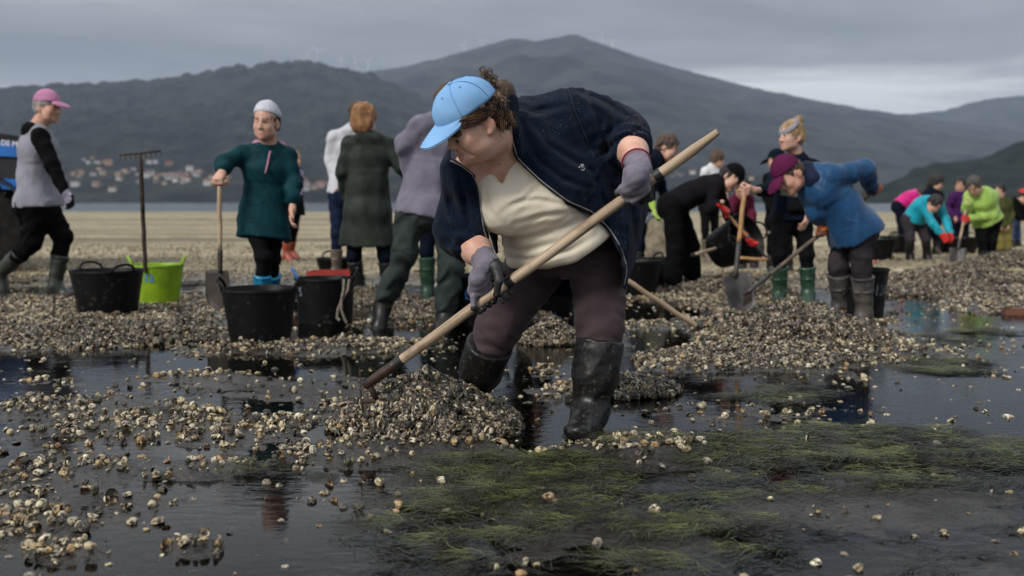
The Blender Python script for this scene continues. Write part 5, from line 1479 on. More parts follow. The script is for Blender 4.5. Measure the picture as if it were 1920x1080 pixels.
person('far person in purple jacket with lime sleeve shoulder standing behind the digger in lime', 16.8,
  dict(head=(1800, 346, 0), neck=(1800, 362, .02), shR=(1786, 370, -.05), shL=(1812, 370, .08), elR=(1776, 390, -.05), wrR=(1788, 406, -.2), elL=(1818, 394, .05), wrL=(1814, 410, -.1),
       hipR=(1794, 414, 0), hipL=(1808, 414, .05), knR=(1794, 446, 0), anR=(1794, 468, 0), toeR=(1790, 473, -.1), knL=(1810, 446, .05), anL=(1810, 468, .05), toeL=(1806, 473, -.05)),
  H=1.64, face=(-.5, -.8, -.3), h=FARH, top=dict(mat=[C_PURPLE], off=.03), bottom=dict(mat=C_NAVY, end=.8), boots=dict(mat=M_BOOTB, top=.6), hair=dict(style='short', mat=H_BLK), seed=20)
person('far person in olive top and ochre waders beyond the digger in lime', 16.0,
  dict(head=(1874, 358, 0), neck=(1876, 374, .02), shR=(1864, 380, -.05), shL=(1890, 380, .08), elR=(1862, 402, -.05), wrR=(1870, 418, -.1), elL=(1896, 402, .05), wrL=(1892, 420, -.05),
       hipR=(1870, 420, 0), hipL=(1886, 420, .05), knR=(1872, 450, 0), anR=(1872, 470, 0), toeR=(1868, 475, -.1), knL=(1886, 450, .05), anL=(1886, 470, .05), toeL=(1882, 475, -.05)),
  H=1.62, face=(-.6, -.7, -.3), h=FARH, top=dict(mat=[cloth('olive_pullover', (.055, .06, .02))], off=.03), bottom=dict(mat=C_OCHRE, loose=.03, off=.03, end=.9, name='waders'), boots=dict(mat=M_BOOTB, top=.4), hair=dict(style='short', mat=H_BLK), seed=21)
person('farthest stooping person in black top and blue jeans at the tan shell heap', 18.0,
  dict(head=(1918, 368, -.1), neck=(1910, 374, .0), shR=(1902, 378, -.1), shL=(1910, 378, .12), elR=(1908, 400, -.15), wrR=(1918, 414, -.2), elL=(1920, 398, .1), wrL=(1926, 412, .05),
       hipR=(1896, 412, -.05), hipL=(1904, 412, .1), knR=(1896, 440, -.05), anR=(1894, 460, -.05), toeR=(1900, 466, -.1), knL=(1908, 440, .1), anL=(1908, 460, .1), toeL=(1914, 465, .05)),
  H=1.66, face=(.8, -.2, -.5), up=(.5, 0, .8), h=FARH, top=dict(mat=[C_BLACK], off=.03, hem=.02), bottom=dict(mat=cloth('blue_denim', (.03, .055, .13)), end=.9), boots=dict(mat=M_BOOTB, top=.5), hat=dict(style='cap', mat=C_RED), hair=dict(style='short', mat=H_BLK), seed=22)
# ================================================================== THE WOMAN WITH THE BLUE CAP
def poly_fn(poly, ymax, ymin=0.0):
    """a cut through everything seen inside a pixel outline, no deeper than ymax"""
    pg = np.array(poly, float)
    def f(P):
        px, py = proj(P.astype(np.float64))
        d = np.full(px.shape, 1e9); sgn = np.ones(px.shape)
        n = len(pg)
        for i in range(n):
            a, b = pg[i], pg[i - 1]
            ex, ey = b[0] - a[0], b[1] - a[1]
            wx, wy = px - a[0], py - a[1]
            t = np.clip((wx * ex + wy * ey) / (ex * ex + ey * ey), 0, 1)
            d = np.minimum(d, (wx - ex * t) ** 2 + (wy - ey * t) ** 2)
            c1, c2, c3 = py >= a[1], py < b[1], ex * wy > ey * wx
            flip = (c1 & c2 & c3) | (~c1 & ~c2 & ~c3)
            sgn = np.where(flip, -sgn, sgn)
        dd = sgn * np.sqrt(d) * P[:, 1] / FPX
        return np.maximum(np.maximum(dd, P[:, 1] - ymax), ymin - P[:, 1]).astype(np.float32)
    return f
def sheet_fn(poly, yfun, th):
    """a hanging sheet of cloth: outline in pixels, depth given by a function of the pixel"""
    pf = poly_fn(poly, 1e6)
    def f(P):
        px, py = proj(P.astype(np.float64))
        y0 = yfun(px, py); g = (yfun(px + 2, py) - yfun(px - 2, py)) / 4 * FPX / 3.6; q = np.sqrt(1 + g * g)
        return np.maximum(pf(P), np.abs(P[:, 1] - y0) / q - th).astype(np.float32)
    return f
def creases(lines, w, depth):
    """sharp folds along pixel polylines: a valley with a raised lip beside it"""
    def f(px, py):
        out = np.zeros(px.shape)
        for ln in lines:
            ln = np.array(ln, float)
            best = np.full(px.shape, 1e9); sd_ = np.zeros(px.shape); tt = np.zeros(px.shape)
            for i in range(len(ln) - 1):
                a, b = ln[i], ln[i + 1]; ex, ey = b - a; L2 = ex * ex + ey * ey
                t = np.clip(((px - a[0]) * ex + (py - a[1]) * ey) / L2, 0, 1)
                dx, dy = px - a[0] - t * ex, py - a[1] - t * ey
                d = dx * dx + dy * dy; k = d < best
                best = np.where(k, d, best); sd_ = np.where(k, np.sign(ex * dy - ey * dx), sd_); tt = np.where(k, (i + t) / (len(ln) - 1), tt)
            d = np.sqrt(best) * sd_; fade = np.sin(np.clip(tt, .06, .94) * math.pi) ** .5
            out += fade * (-np.exp(-(d / w) ** 2) + .8 * np.exp(-((d - 2.0 * w) / (1.3 * w)) ** 2) + .35 * np.exp(-((d + 2.2 * w) / (1.3 * w)) ** 2))
        return depth * out
    return f

M_FLEECE = mat('navy_fleece', (.0032, .0072, .0180), .95, .35, 16, .9, 330, .003, .1, sheen=.05)
def specks(m, c, thr=.70, scale=210):
    n, l = m.node_tree.nodes, m.node_tree.links; b = n['Principled BSDF']
    src = b.inputs['Base Color'].links[0].from_socket; tcn = next(q for q in n if q.type == 'TEX_COORD')
    a = n.new('ShaderNodeTexNoise'); a.inputs['Scale'].default_value = scale; a.inputs['Detail'].default_value = 2; l.new(tcn.outputs['Object'], a.inputs['Vector'])
    g = n.new('ShaderNodeTexNoise'); g.inputs['Scale'].default_value = 5; l.new(tcn.outputs['Object'], g.inputs['Vector'])
    mu = n.new('ShaderNodeMath'); mu.operation = 'MULTIPLY_ADD'; mu.inputs[1].default_value = .35; l.new(g.outputs[0], mu.inputs[0]); l.new(a.outputs[0], mu.inputs[2])
    r_ = n.new('ShaderNodeMapRange'); r_.inputs[1].default_value = thr + .175; r_.inputs[2].default_value = thr + .215; l.new(mu.outputs[0], r_.inputs[0])
    mx = n.new('ShaderNodeMix'); mx.data_type = 'RGBA'; mx.inputs[7].default_value = (*c, 1); l.new(r_.outputs[0], mx.inputs[0]); l.new(src, mx.inputs[6]); l.new(mx.outputs[2], b.inputs['Base Color'])
specks(M_FLEECE, (.16, .15, .13))
M_CREAM = mat('cream_cotton', (.70, .63, .50), .85, .05, 7, .3, 240, .0012, .2)
M_PLUM = mat('plum_brown_leggings', (.048, .032, .036), .8, .2, 9, .3, 300, .001, .2, sheen=.04)
M_CAPB = mat('sky_blue_twill', (.20, .39, .65), .85, .10, 7, .35, 330, .001, .2)
M_CAPD = mat('cap_stitch', (.05, .16, .38), .9, .1, 30, 0)
M_GLOVE = mat('grey_knit_glove', (.165, .150, .185), .9, .12, 24, .6, 420, .0015, .15)
M_COAT_ = mat('black_nitrile', (.020, .019, .020), .5, .3, 20, .5, 260, .0015, .4)
specks(M_GLOVE, (.34, .29, .20), .66, 260)
M_TRIM = mat('magenta_trim', (.20, .03, .09), .8, .1, 20, 0)
M_ZIP = mat('zip_metal', (.28, .27, .26), .4, .15, 60, .6, 500, .002, .5, metallic=.5)
M_HAIRW = mat('curly_brown_hair', (.022, .012, .006), .45, 0, 22, 0, col2=(.16, .085, .034), ramp=(.38, .72))
M_MUDSPOT = mat('dark_mole', (.05, .018, .012), .6, .1, 10, 0)

def main_woman():
    h = .0062
    Q = dict(pel=W(1078, 486, 3.80), belly=W(1040, 428, 3.70), chest=W(992, 335, 3.56), neck=W(955, 262, 3.46),
             shL=W(1078, 232, 3.58), elL=W(1172, 252, 3.64), cuL=W(1186, 284, 3.47), wrL=W(1200, 322, 3.335),
             shR=W(884, 322, 3.44), elR=W(862, 432, 3.52), cuR=W(893, 468, 3.44), wrR=W(914, 492, 3.395),
             hipR=W(1000, 504, 3.84), knR=W(922, 634, 3.74), anR=W(884, 744, 3.88), toeR=W(862, 762, 3.76),
             hipL=W(1120, 502, 3.76), knL=W(1126, 634, 3.60), anL=W(1105, 786, 3.57), toeL=W(1086, 806, 3.45))
    root = empty('person', (.27, 3.7, 0), 'woman in sky blue cap, open navy fleece and cream shirt bent over a long rake', 'person')
    F, U, Sd = frame_from((-.78, -.34, -.55), (-.45, -.32, .80))
    sc = 1.0
    ear = W(914, 232, 3.215)
    c = ear + sc * (.012 * F + .022 * U + .077 * Sd)
    e = lambda f, u, r=0: c + sc * (F * f + U * u + Sd * r)
    A = np.stack([Sd, F, U])
    lat = nz(Q['shL'] - Q['shR']); hl = nz(Q['hipL'] - Q['hipR'])
    # ---- rake first: the hands close on it
    RT, RF = W(1346, 247, 3.24), W(684, 724, 3.52)
    RA = nz(RF - RT); rr = .0182
    hl_ = lerp(RT, RF, (1346 - 1204) / 662); hr_ = lerp(RT, RF, (1346 - 930) / 662)
    # ---- skin
    S = Sdf()
    def trunk(S, o, bust=0, k=.06):
        S.cap(Q['pel'] + V(0, .02, .03), Q['belly'], .175 + o, .185 + o, .15 + o, .180 + o, lat=hl, k=k, endc=.05)
        S.cap(Q['belly'], Q['chest'], .180 + o, .178 + o, .165 + o, .135 + o, lat=lerp(hl, lat, .6), k=k)
        S.cap(Q['chest'], lerp(Q['chest'], Q['neck'], .75), .175 + o, .11 + o, .130 + o, .085 + o, lat=lat, k=k)
        if bust:
            S.ell(W(1020, 382, 3.49), (.118 + o, .100 + o, .092 + o), k=.09)
            S.ell(W(938, 392, 3.455), (.095 + o, .090 + o, .088 + o), k=.09)
    trunk(S, -.03)
    S.cap(lerp(Q['chest'], Q['neck'], .45), Q['neck'] + V(0, .02, 0), .10, .07, .08, .068, lat=lat, k=.05)
    S.cap(W(948, 345, 3.50), W(932, 306, 3.475), .065, .065, k=.05)
    for q in 'LR':
        S.cap(lerp(Q['chest'], Q['neck'], .7), Q['sh' + q], .07, k=.05)
        S.cap(Q['sh' + q], Q['el' + q], .048, .030, k=.01); S.cap(Q['el' + q], Q['cu' + q], .030, .050, k=.01)
        S.cap(Q['cu' + q], Q['wr' + q], .050, .030, k=.03)
        S.cap(Q['hip' + q], Q['kn' + q], .075, .045, k=.02); S.cap(Q['kn' + q], Q['an' + q], .045, .035, k=.03)
    head_prims(S, c, F, U, Sd, sc, 'f', W(950, 262, 3.49), fat=.55, eu=-.026)
    S.cap(e(.094, -.052, -.030), e(.074, -.088, -.046), .0045, .003, k=.010, op='sub')
    S.cap(e(.096, -.078, -.022), e(.086, -.079, -.032), .003, .002, k=.004, op='sub')
    S.ell(e(.020, -.112), np.array([.045, .045, .022]) * sc, A, k=.03)
    S.cap(e(-.025, -.085), W(946, 288, 3.48), .048, .058, k=.03)
    S.build('body', [skin('pale_ruddy_skin', (.50, .245, .175), (.70, .45, .345)), M_LIP, M_EYE, M_HAIRW], root, .0052, 1)  # her skin has a lighter base tone than the other ruddy skin
    MB().lathe([(0, .002), (.003, .0015), (.0045, 0)], 10, W(936, 308.5, 3.335)).build('mole', M_MUDSPOT, root, smooth=True)
    # ---- shirt
    T = Sdf(); trunk(T, 0, 1)
    T.cap(W(1052, 452, 3.62), W(1040, 470, 3.66), .20, .19, .17, .16, lat=hl, k=.05)     # the belly over the waistband
    T.cap(W(912, 340, 3.47), W(1010, 318, 3.52), .075, .085, k=.05)
    T.cap(W(990, 330, 3.49), W(972, 284, 3.47), .055, .045, k=.04); T.cap(W(905, 345, 3.45), W(896, 310, 3.45), .05, .045, k=.04)
    T.fn(poly_fn([(893, 285), (903, 300), (915, 316), (941, 344), (957, 312), (960, 280), (962, 250), (890, 250)], 3.52), 'sub', .012)
    T.fn(poly_fn([(900, 498), (972, 503), (1030, 503), (1080, 490), (1131, 454), (1160, 430), (1240, 430), (1240, 640), (900, 640)], 9), 'sub', .012)
    f1 = folds(.0045, 20, 61); f2 = folds(.0075, 15, 63, (1, 1, .5))
    def sdisp(P):
        px, py = proj(P.astype(np.float64))
        low = np.clip((py - 410) / 50, 0, 1)
        pull = .0030 * (1 - 2 * np.abs(np.sin((px * .35 + py * .95) * .055 + 1.4 * np.sin(px * .03)))) * (.35 + .65 * low)
        return f1(P) * .45 + f2(P) * .5 * low + pull * .5 + SHC(px, py)
    SHC = creases([[(922, 436), (945, 448), (985, 446), (1030, 432), (1064, 408)], [(1078, 398), (1020, 404), (965, 420)], [(1060, 384), (1005, 374), (950, 384)], [(1085, 412), (1030, 438), (970, 456), (938, 452)], [(928, 462), (985, 470), (1050, 455), (1105, 424)], [(950, 484), (1010, 487), (1070, 470), (1118, 442)], [(1010, 350), (985, 372), (940, 398)], [(910, 350), (915, 390), (935, 415)]], 4.2, .0052)
    T.disp = sdisp; T.dmax = .014
    T.build('shirt', M_CREAM, root, h, 1)
    # ---- leggings
    B = Sdf()
    B.cap(Q['pel'] + V(0, .02, .06), Q['pel'] - V(0, -.02, .01), .19, .205, .18, .19, lat=hl, k=.05, endc=.05)
    B.cap(W(1070, 465, 3.72), W(1070, 488, 3.74), .17, .165, .14, .13, lat=hl, k=.05, endc=.04)
    B.cap(Q['hipR'], lerp(Q['hipR'], Q['knR'], .85), .120, .086, k=.035, wr=(.0022, 95))
    B.cap(lerp(Q['hipR'], Q['knR'], .8), lerp(Q['knR'], Q['anR'], .22), .088, .070, k=.03, wr=(.0042, 120))
    B.cap(Q['hipL'], lerp(Q['hipL'], Q['knL'], .85), .114, .086, k=.035, wr=(.0022, 95))
    B.cap(lerp(Q['hipL'], Q['knL'], .8), lerp(Q['knL'], Q['anL'], .16), .087, .070, k=.03, wr=(.0042, 120))
    B.disp = folds(.004, 22, 71); B.dmax = .008
    B.build('leggings', M_PLUM, root, h, 1)
    # ---- boots
    for q, tp_ in (('R', .90), ('L', .985)):
        an, kn, toe = Q['an' + q], Q['kn' + q], Q['toe' + q]
        up = nz(kn - an); L = np.linalg.norm(kn - an); tp = an + up * L * tp_
        Bt = Sdf()
        Bt.cap(an + up * .03, tp, .060, .083, k=.03)
        Bt.cap(an + up * .16, an + up * .24, .080, .078, k=.05)
        fw = toe - an; fw = nz(V(fw[0], fw[1], 0)); la = np.cross(fw, V(0, 0, 1))
        hl2 = V(an[0], an[1], .038) - fw * .045; tt = V(an[0], an[1], .034) + fw * .165
        Bt.cap(an + up * .03, hl2, .060, .048, k=.03); Bt.cap(an + up * .02, V(an[0], an[1], .05) + fw * .09, .058, .045, k=.04)
        Bt.cap(hl2, tt, .042, .050, .036, .034, lat=la, k=.03)
        for t_ in (.008, .022, .036): Bt.torus(tp - up * t_, up, .0835, .0042, k=.004)
        Bt.torus(tp - up * .125, up, .0805, .0045, k=.004)
        Bt.plane(tp, up, k=.004)
        cr = folds(.0035, 34, 81 if q == 'L' else 83); ank = an + up * .06
        Bt.disp = lambda P, cr=cr, ank=ank: cr(P) * (1 + 1.6 * np.exp(-((P - ank) ** 2).sum(-1) / .008)); Bt.dmax = .012
        b = Bt.build('boot', M_BOOTMW, root, .0055, 1)
        So = Sdf(); So.cap(hl2 - V(0, 0, .024), tt - V(0, 0, .022), .044, .053, .016, .014, lat=la, k=.01); So.build('sole', M_SOLE, b, .006)
    # ---- fleece jacket
    K = Sdf()
    trunk(K, .020, 1)
    K.cap(W(912, 335, 3.46), W(1010, 312, 3.52), .095, .105, k=.05)
    K.cap(Q['pel'] + V(.0, .03, .02), Q['belly'] + V(.0, .03, 0), .215, .212, .190, .205, lat=hl, k=.07)
    K.cap(Q['belly'] + V(0, .03, 0), Q['chest'] + V(0, .03, 0), .212, .210, .195, .175, lat=lerp(hl, lat, .6), k=.07)
    K.cap(Q['chest'] + V(0, .02, 0), lerp(Q['chest'], Q['neck'], .8) + V(.01, .03, 0), .205, .14, .165, .11, lat=lat, k=.06)
    K.cap(W(985, 248, 3.60), W(1075, 258, 3.66), .125, .165, .115, .13, lat=V(0, 0, 1), k=.06)      # rounded upper back
    K.cap(W(1010, 372, 3.53), W(1060, 350, 3.56), .13, .13, k=.06)
    K.cap(Q['shL'], lerp(Q['shL'], Q['elL'], .75), .118, .100, k=.07)
    K.cap(lerp(Q['shL'], Q['elL'], .7), Q['elL'], .100, .082, k=.04)
    cL = Q['cuL'] - nz(Q['cuL'] - Q['elL']) * .03; cR = Q['cuR'] - nz(Q['cuR'] - Q['elR']) * .055
    K.cap(Q['elL'] + V(0, -.01, 0), cL, .090, .068, k=.03)
    K.torus(cL + nz(cL - Q['elL']) * .02, cL - Q['elL'], .062, .014, k=.012)
    K.torus(cL - nz(cL - Q['elL']) * .03, cL - Q['elL'], .070, .013, k=.014)
    K.cap(Q['shR'], Q['elR'], .098, .084, k=.06, wr=(.004, 45))
    K.cap(Q['elR'], cR, .083, .070, k=.03)
    K.torus(cR + nz(cR - Q['elR']) * .02, cR - Q['elR'], .064, .013, k=.012)
    K.cap(lerp(Q['chest'], Q['neck'], .7), Q['shR'], .10, .098, k=.05)
    # hanging front on her left side
    K.fn(sheet_fn([(1085, 360), (1108, 402), (1140, 436), (1160, 470), (1170, 505), (1164, 540), (1173, 544), (1190, 492), (1206, 440), (1216, 392), (1212, 350), (1190, 300), (1110, 290)],
                  lambda x, y: 3.50 + .30 * np.clip((x - 1100) / 115, 0, 1.2) ** 2.2 + .03 * np.sin((x - 1100) * .085 + y * .012) * np.clip((y - 340) / 120, 0, 1), .020),
         'add', .03, 0, lo=W(1080, 545, 3.40), hi=W(1222, 285, 4.0))
    # the open front and the neck
    K.fn(poly_fn([(846, 299), (868, 312), (890, 328), (900, 352), (905, 395), (911, 430), (924, 466), (936, 500), (946, 560), (1120, 570), (1165, 545), (1171, 505), (1161, 470), (1141, 437), (1110, 404), (1062, 384), (1012, 346), (968, 302), (958, 268), (956, 238), (944, 196), (940, 180), (840, 180)], 3.62), 'sub', .006)
    K.fn(poly_fn([(932, 430), (1138, 430), (1166, 480), (1166, 545), (1120, 600), (945, 600)], 3.90), 'sub', .006)
    K.fn(poly_fn([(820, 500), (950, 500), (960, 640), (820, 640)], 9), 'sub', .01)
    K.ell(e(.0, -.03), np.array([.085, .115, .12]) * sc, A, k=.01, op='sub')
    # stand-up collar
    for i, (a_, b_, d0, d1) in enumerate([((950, 190), (952, 232), 3.42, 3.38), ((952, 232), (966, 288), 3.38, 3.39)]):
        K.cap(W(a_[0] + 10, a_[1], d0 - .01), W(b_[0] + 8, b_[1], d1 - .01), .022, .022, .045, .040, lat=V(1, 0, 0), k=.02)
    K.cap(W(850, 306, 3.40), W(884, 330, 3.36), .016, .016, .03, .03, lat=V(0, 0, 1), k=.02)
    g1 = folds(.0090, 13, 91); g2 = folds(.0040, 34, 93)
    def kdisp(P):
        px, py = proj(P.astype(np.float64))
        # creases that run from the armpit, and pleats down the hanging side
        ang = np.arctan2(py - 330, px - 1105)
        rad = np.hypot(px - 1105, py - 330)
        fan = (1 - 2 * np.abs(np.sin(ang * 6.5 + 1.2 * np.sin(rad * .03)))) * np.exp(-((rad - 70) / 55) ** 2)
        sl = (1 - 2 * np.abs(np.sin((px * .62 + py * .8) * .085 + 1.1 * np.sin(py * .05)))) * np.exp(-((px - 1140) / 60) ** 2 - ((py - 235) / 55) ** 2)
        return g1(P) * .7 + g2(P) * .7 + .002 * fan + .003 * sl + JC(px, py)
    JC = creases([[(1062, 163), (1072, 200), (1092, 250), (1118, 305)], [(1098, 172), (1124, 228), (1138, 284)], [(1150, 186), (1148, 235), (1128, 292)], [(985, 214), (1020, 206), (1062, 198)], [(998, 224), (1028, 270), (1075, 302), (1112, 320)], [(985, 250), (1010, 300), (1060, 338), (1105, 352)], [(1112, 320), (1140, 385), (1162, 450)], [(1122, 296), (1150, 350), (1168, 430), (1172, 490)], [(1152, 302), (1180, 370), (1190, 450)], [(1128, 292), (1160, 262), (1205, 240)], [(838, 350), (850, 395), (885, 425)], [(828, 400), (850, 430), (900, 440)], [(835, 450), (865, 462), (900, 455)], [(858, 330), (872, 370), (880, 420)], [(1080, 168), (1130, 190), (1190, 225)]], 5.5, .0085)
    K.disp = kdisp; K.dmax = .022
    jk = K.build('jacket', M_FLEECE, root, h, 1)
    jb = BVHTree.FromPolygons([Vector(v.co) + root.location for v in jk.data.vertices], [p.vertices[:] for p in jk.data.polygons])
    def on(px, py, lift=.003, ymax=9):
        o = Vector((0, 0, CAMH)); d = (Vector(W(px, py, 3.0)) - o).normalized()
        hit = jb.ray_cast(o, d)
        if hit[0] is None: return None
        return np.array(hit[0] - d * lift)
    def stitch(name, pts, r, m, parent, off=(0, 0), n=40):
        pts = np.array(pts, float); seg = np.r_[0, np.cumsum(np.hypot(*np.diff(pts, axis=0).T))]
        t = np.linspace(0, seg[-1], n); xs, ys = np.interp(t, seg, pts[:, 0]), np.interp(t, seg, pts[:, 1])
        w = [on(x + off[0], y + off[1]) for x, y in zip(xs, ys)]
        w = [p for p in w if p is not None]
        out = []
        for p in w:
            if out and abs(p[1] - out[-1][1]) > .06: continue
            out.append(p)
        if len(out) > 2:
            o_ = [out[0]] + [(out[i - 1] + out[i] * 2 + out[min(i + 1, len(out) - 1)]) / 4 for i in range(1, len(out) - 1)] + [out[-1]]
            return MB().tube(o_, r, 6).build(name, m, parent, smooth=True)
    stitch('zip', [(957, 240), (960, 268), (970, 300), (1014, 342), (1064, 380), (1112, 400), (1144, 434), (1164, 468), (1175, 505), (1169, 536)], .0024, M_ZIP, jk, (1.5, -2))
    stitch('zip', [(847, 300), (868, 311), (889, 327), (899, 352), (904, 395), (910, 430), (922, 465)], .0024, M_ZIP, jk, (-2.5, 1))
    for st in ([(1089, 306), (1090, 313)], [(1091, 307), (1094, 306), (1096, 308), (1094, 311), (1092, 310)], [(1090, 319), (1093, 322), (1097, 320), (1097, 317)], [(1092, 313.5), (1098, 313)], [(1083, 313), (1085, 315), (1086, 312)]):
        st = [(1091 + (x - 1091) * .75, 313 + (y - 313) * .75) for x, y in st]
        stitch('embroidered_emblem', st, .0011, mat('white_thread', (.55, .55, .58), .7, .05, 30, 0), jk, n=8)
    M_SEAM = mat('navy_seam', (.012, .022, .042), .9, .2, 30, 0)
    for st in ([(985, 216), (1020, 208), (1066, 200)], [(1066, 168), (1078, 208), (1098, 256), (1116, 298)], [(1126, 296), (1150, 276), (1176, 258), (1206, 246)], [(1172, 540), (1190, 494), (1206, 442), (1214, 396)], [(838, 330), (848, 380), (846, 430)]):
        stitch('seam', st, .0013, M_SEAM, jk, n=26)
    zp = on(1166, 537)
    if zp is not None: MB().box(zp + V(0, -.004, -.012), (.012, .005, .022)).build('zip_pull', M_ZIP, jk)
    # ---- gloves
    for q, C_, ad, sg in (('L', hl_, nz(V(.08, .80, -.55)), 1), ('R', hr_, nz(V(.35, .30, -.85)), 1)):
        Gv = Sdf(); wr = Q['wr' + q]
        ax = RA; n = np.cross(ax, ad)
        want = V(0, .2, -1) if q == 'L' else V(0, 1, 0)
        sg = 1 if np.dot(n, want) > 0 else -1
        fake = C_ - ad * .078
        fingers_grip(Gv, fake, C_, ax, rr, sg, 1.06, 0, 1, k=.007)
        if q == 'L': Gv.cap(C_ - ad * .05 + V(.0, 0, -.02), C_ - ad * .055 + V(-.004, 0, .03), .045, .042, .024, .026, lat=ax, k=.02)
        Gv.cap(fake, wr, .034, .035, k=.02)
        if q == 'R':
            Gv.cap(W(930, 500, 3.365), W(936, 526, 3.335), .020, .015, k=.012, m=1); Gv.cap(W(936, 526, 3.335), W(931, 552, 3.345), .0145, .0115, k=.006, m=1)
            Gv.ell(W(941, 508, 3.375), (.020, .016, .028), k=.012, m=1)
            for fx, fy in ((951, 558), (943, 566), (958, 548)): Gv.cap(W(fx - 4, fy - 8, 3.42), W(fx, fy, 3.385), .0105, .010, k=.004, m=1)
        else:
            for fx, fy in ((1183, 372), (1193, 378), (1204, 380), (1214, 374)): Gv.cap(W(fx + 2, fy - 18, 3.30), W(fx, fy, 3.33), .013, .0115, k=.005, m=0 if fx < 1200 else 1)
            Gv.cap(W(1222, 345, 3.32), W(1219, 372, 3.335), .013, .012, k=.006, m=1)
        d = nz(Q['cu' + q] - wr)
        Gv.cap(wr, wr + d * (.050 if q == 'L' else .035), .037, .047, k=.02)
        Gv.disp = folds(.0034, 62, 95); Gv.dmax = .005
        o = Gv.build('glove', [M_GLOVE, M_COAT_], root, .0042, 1)
        tr = Sdf(); tr.torus(wr + d * (.075 if q == 'L' else .058), d, .0475, .0042); tr.build('cuff_trim', M_TRIM, o, .003)
    # ---- cap
    Uc = nz(U + .10 * F); Fc = nz(F - .10 * U)
    cap_crown(root, lambda f, u, r=0: c + sc * (Fc * f + Uc * u + Sd * r), np.stack([Sd, Fc, Uc]), Fc, Uc, Sd, sc)
    # ---- hair: a soft mass under loose curls
    Hh = Sdf()
    Hh.ell(e(-.032, .008), np.array([.082, .080, .082]) * sc, A, k=.03)
    Hh.ell(e(-.060, -.025), np.array([.074, .042, .058]) * sc, A, k=.03)
    Hh.ell(e(.020, .022, -.060), np.array([.026, .055, .032]) * sc, A, k=.02)
    Hh.ell(e(.012, -.055, -.08), np.array([.05, .055, .055]) * sc, A, k=.01, op='sub')
    Hh.disp = folds(.008, 70, 97); Hh.dmax = .011
    hr = Hh.build('hair', M_HAIRW, root, .0055, 1)
    r_ = np.random.RandomState(5); mb = MB()
    for i in range(1500):
        zone = r_.uniform()
        if zone < .62:      # curls at the nape and behind the ear
            p = e(-.066 + r_.uniform(-.030, .022), r_.uniform(-.052, .045), r_.uniform(-.082, .03))
            d = nz(-F * r_.uniform(.0, .5) - U * r_.uniform(.2, 1.0) - Sd * r_.uniform(-.1, .5)); L = r_.uniform(.02, .042); w = r_.uniform(.003, .008)
        elif zone < .93:     # swept back over the ear
            p = e(r_.uniform(.012, .072), r_.uniform(.010, .038), -.080 - r_.uniform(0, .004))
            d = nz(-F * 1.0 - U * r_.uniform(.05, .25) - Sd * .05); L = r_.uniform(.04, .075); w = r_.uniform(.001, .003)
        else:               # a few lifting out above the strap
            p = e(-.112 + r_.uniform(-.01, .01), .055 + r_.uniform(-.02, .05), r_.uniform(-.03, .03))
            d = nz(-F * .5 + U * r_.uniform(-.2, .5) + Sd * r_.uniform(-.4, .4)); L = r_.uniform(.02, .038); w = r_.uniform(.004, .009)
        a = nz(np.cross(d, r_.normal(size=3))); b = np.cross(d, a); ph = r_.uniform(0, 6.28); tw = r_.uniform(4, 10)
        pts = [p + d * L * t + (a * (math.cos(ph + tw * t) - math.cos(ph)) + b * (math.sin(ph + tw * t) - math.sin(ph))) * w - V(0, 0, .010) * t * t for t in np.linspace(0, 1, 9)]
        mb.tube(pts, [.0007, .0011, .0012, .0012, .0012, .0011, .0010, .0008, .0003], 4, cap=False)
    mb.build('curls', M_HAIRW, hr, smooth=True)['kind'] = 'stuff'
    rk = rake('long pale wooden rake with black taped bands held by the bending woman', RT, RF, (wood_along('ash_pole_grain', RA, (.25, .175, .11), (.46, .36, .25), (.13, .085, .055)), M_WOODD), .103, (.156, .564, .893), head_ax=(.80, .60, 0), tine=.10, width=.02, nt=2, r=rr)
    # its iron head stands on edge in the heap
    for ch in list(rk.children):
        if ch.name.startswith(('crossbar', 'tine')): bpy.data.objects.remove(ch)
    hx = nz(V(.86, .5, -.06)); hc = W(692, 752, 3.52)
    MB().tube([hc - hx * .03, hc + hx * .34], .009, 8).build('crossbar', M_IRON, rk, smooth=True)
    MB().tube([RF - RA * .02, hc + hx * .03], .011, 8).build('neck', M_IRON, rk, smooth=True)
    for i in range(7):
        p = hc + hx * (-.03 + i * .055)
        MB().tube([p + V(-.004, 0, .115 if i == 0 else .006), p + V(0, 0, .0), p + V(.012, -.01, -.07)], [.0028, .004, .0025], 6).build('tine', M_IRON, rk, smooth=True)

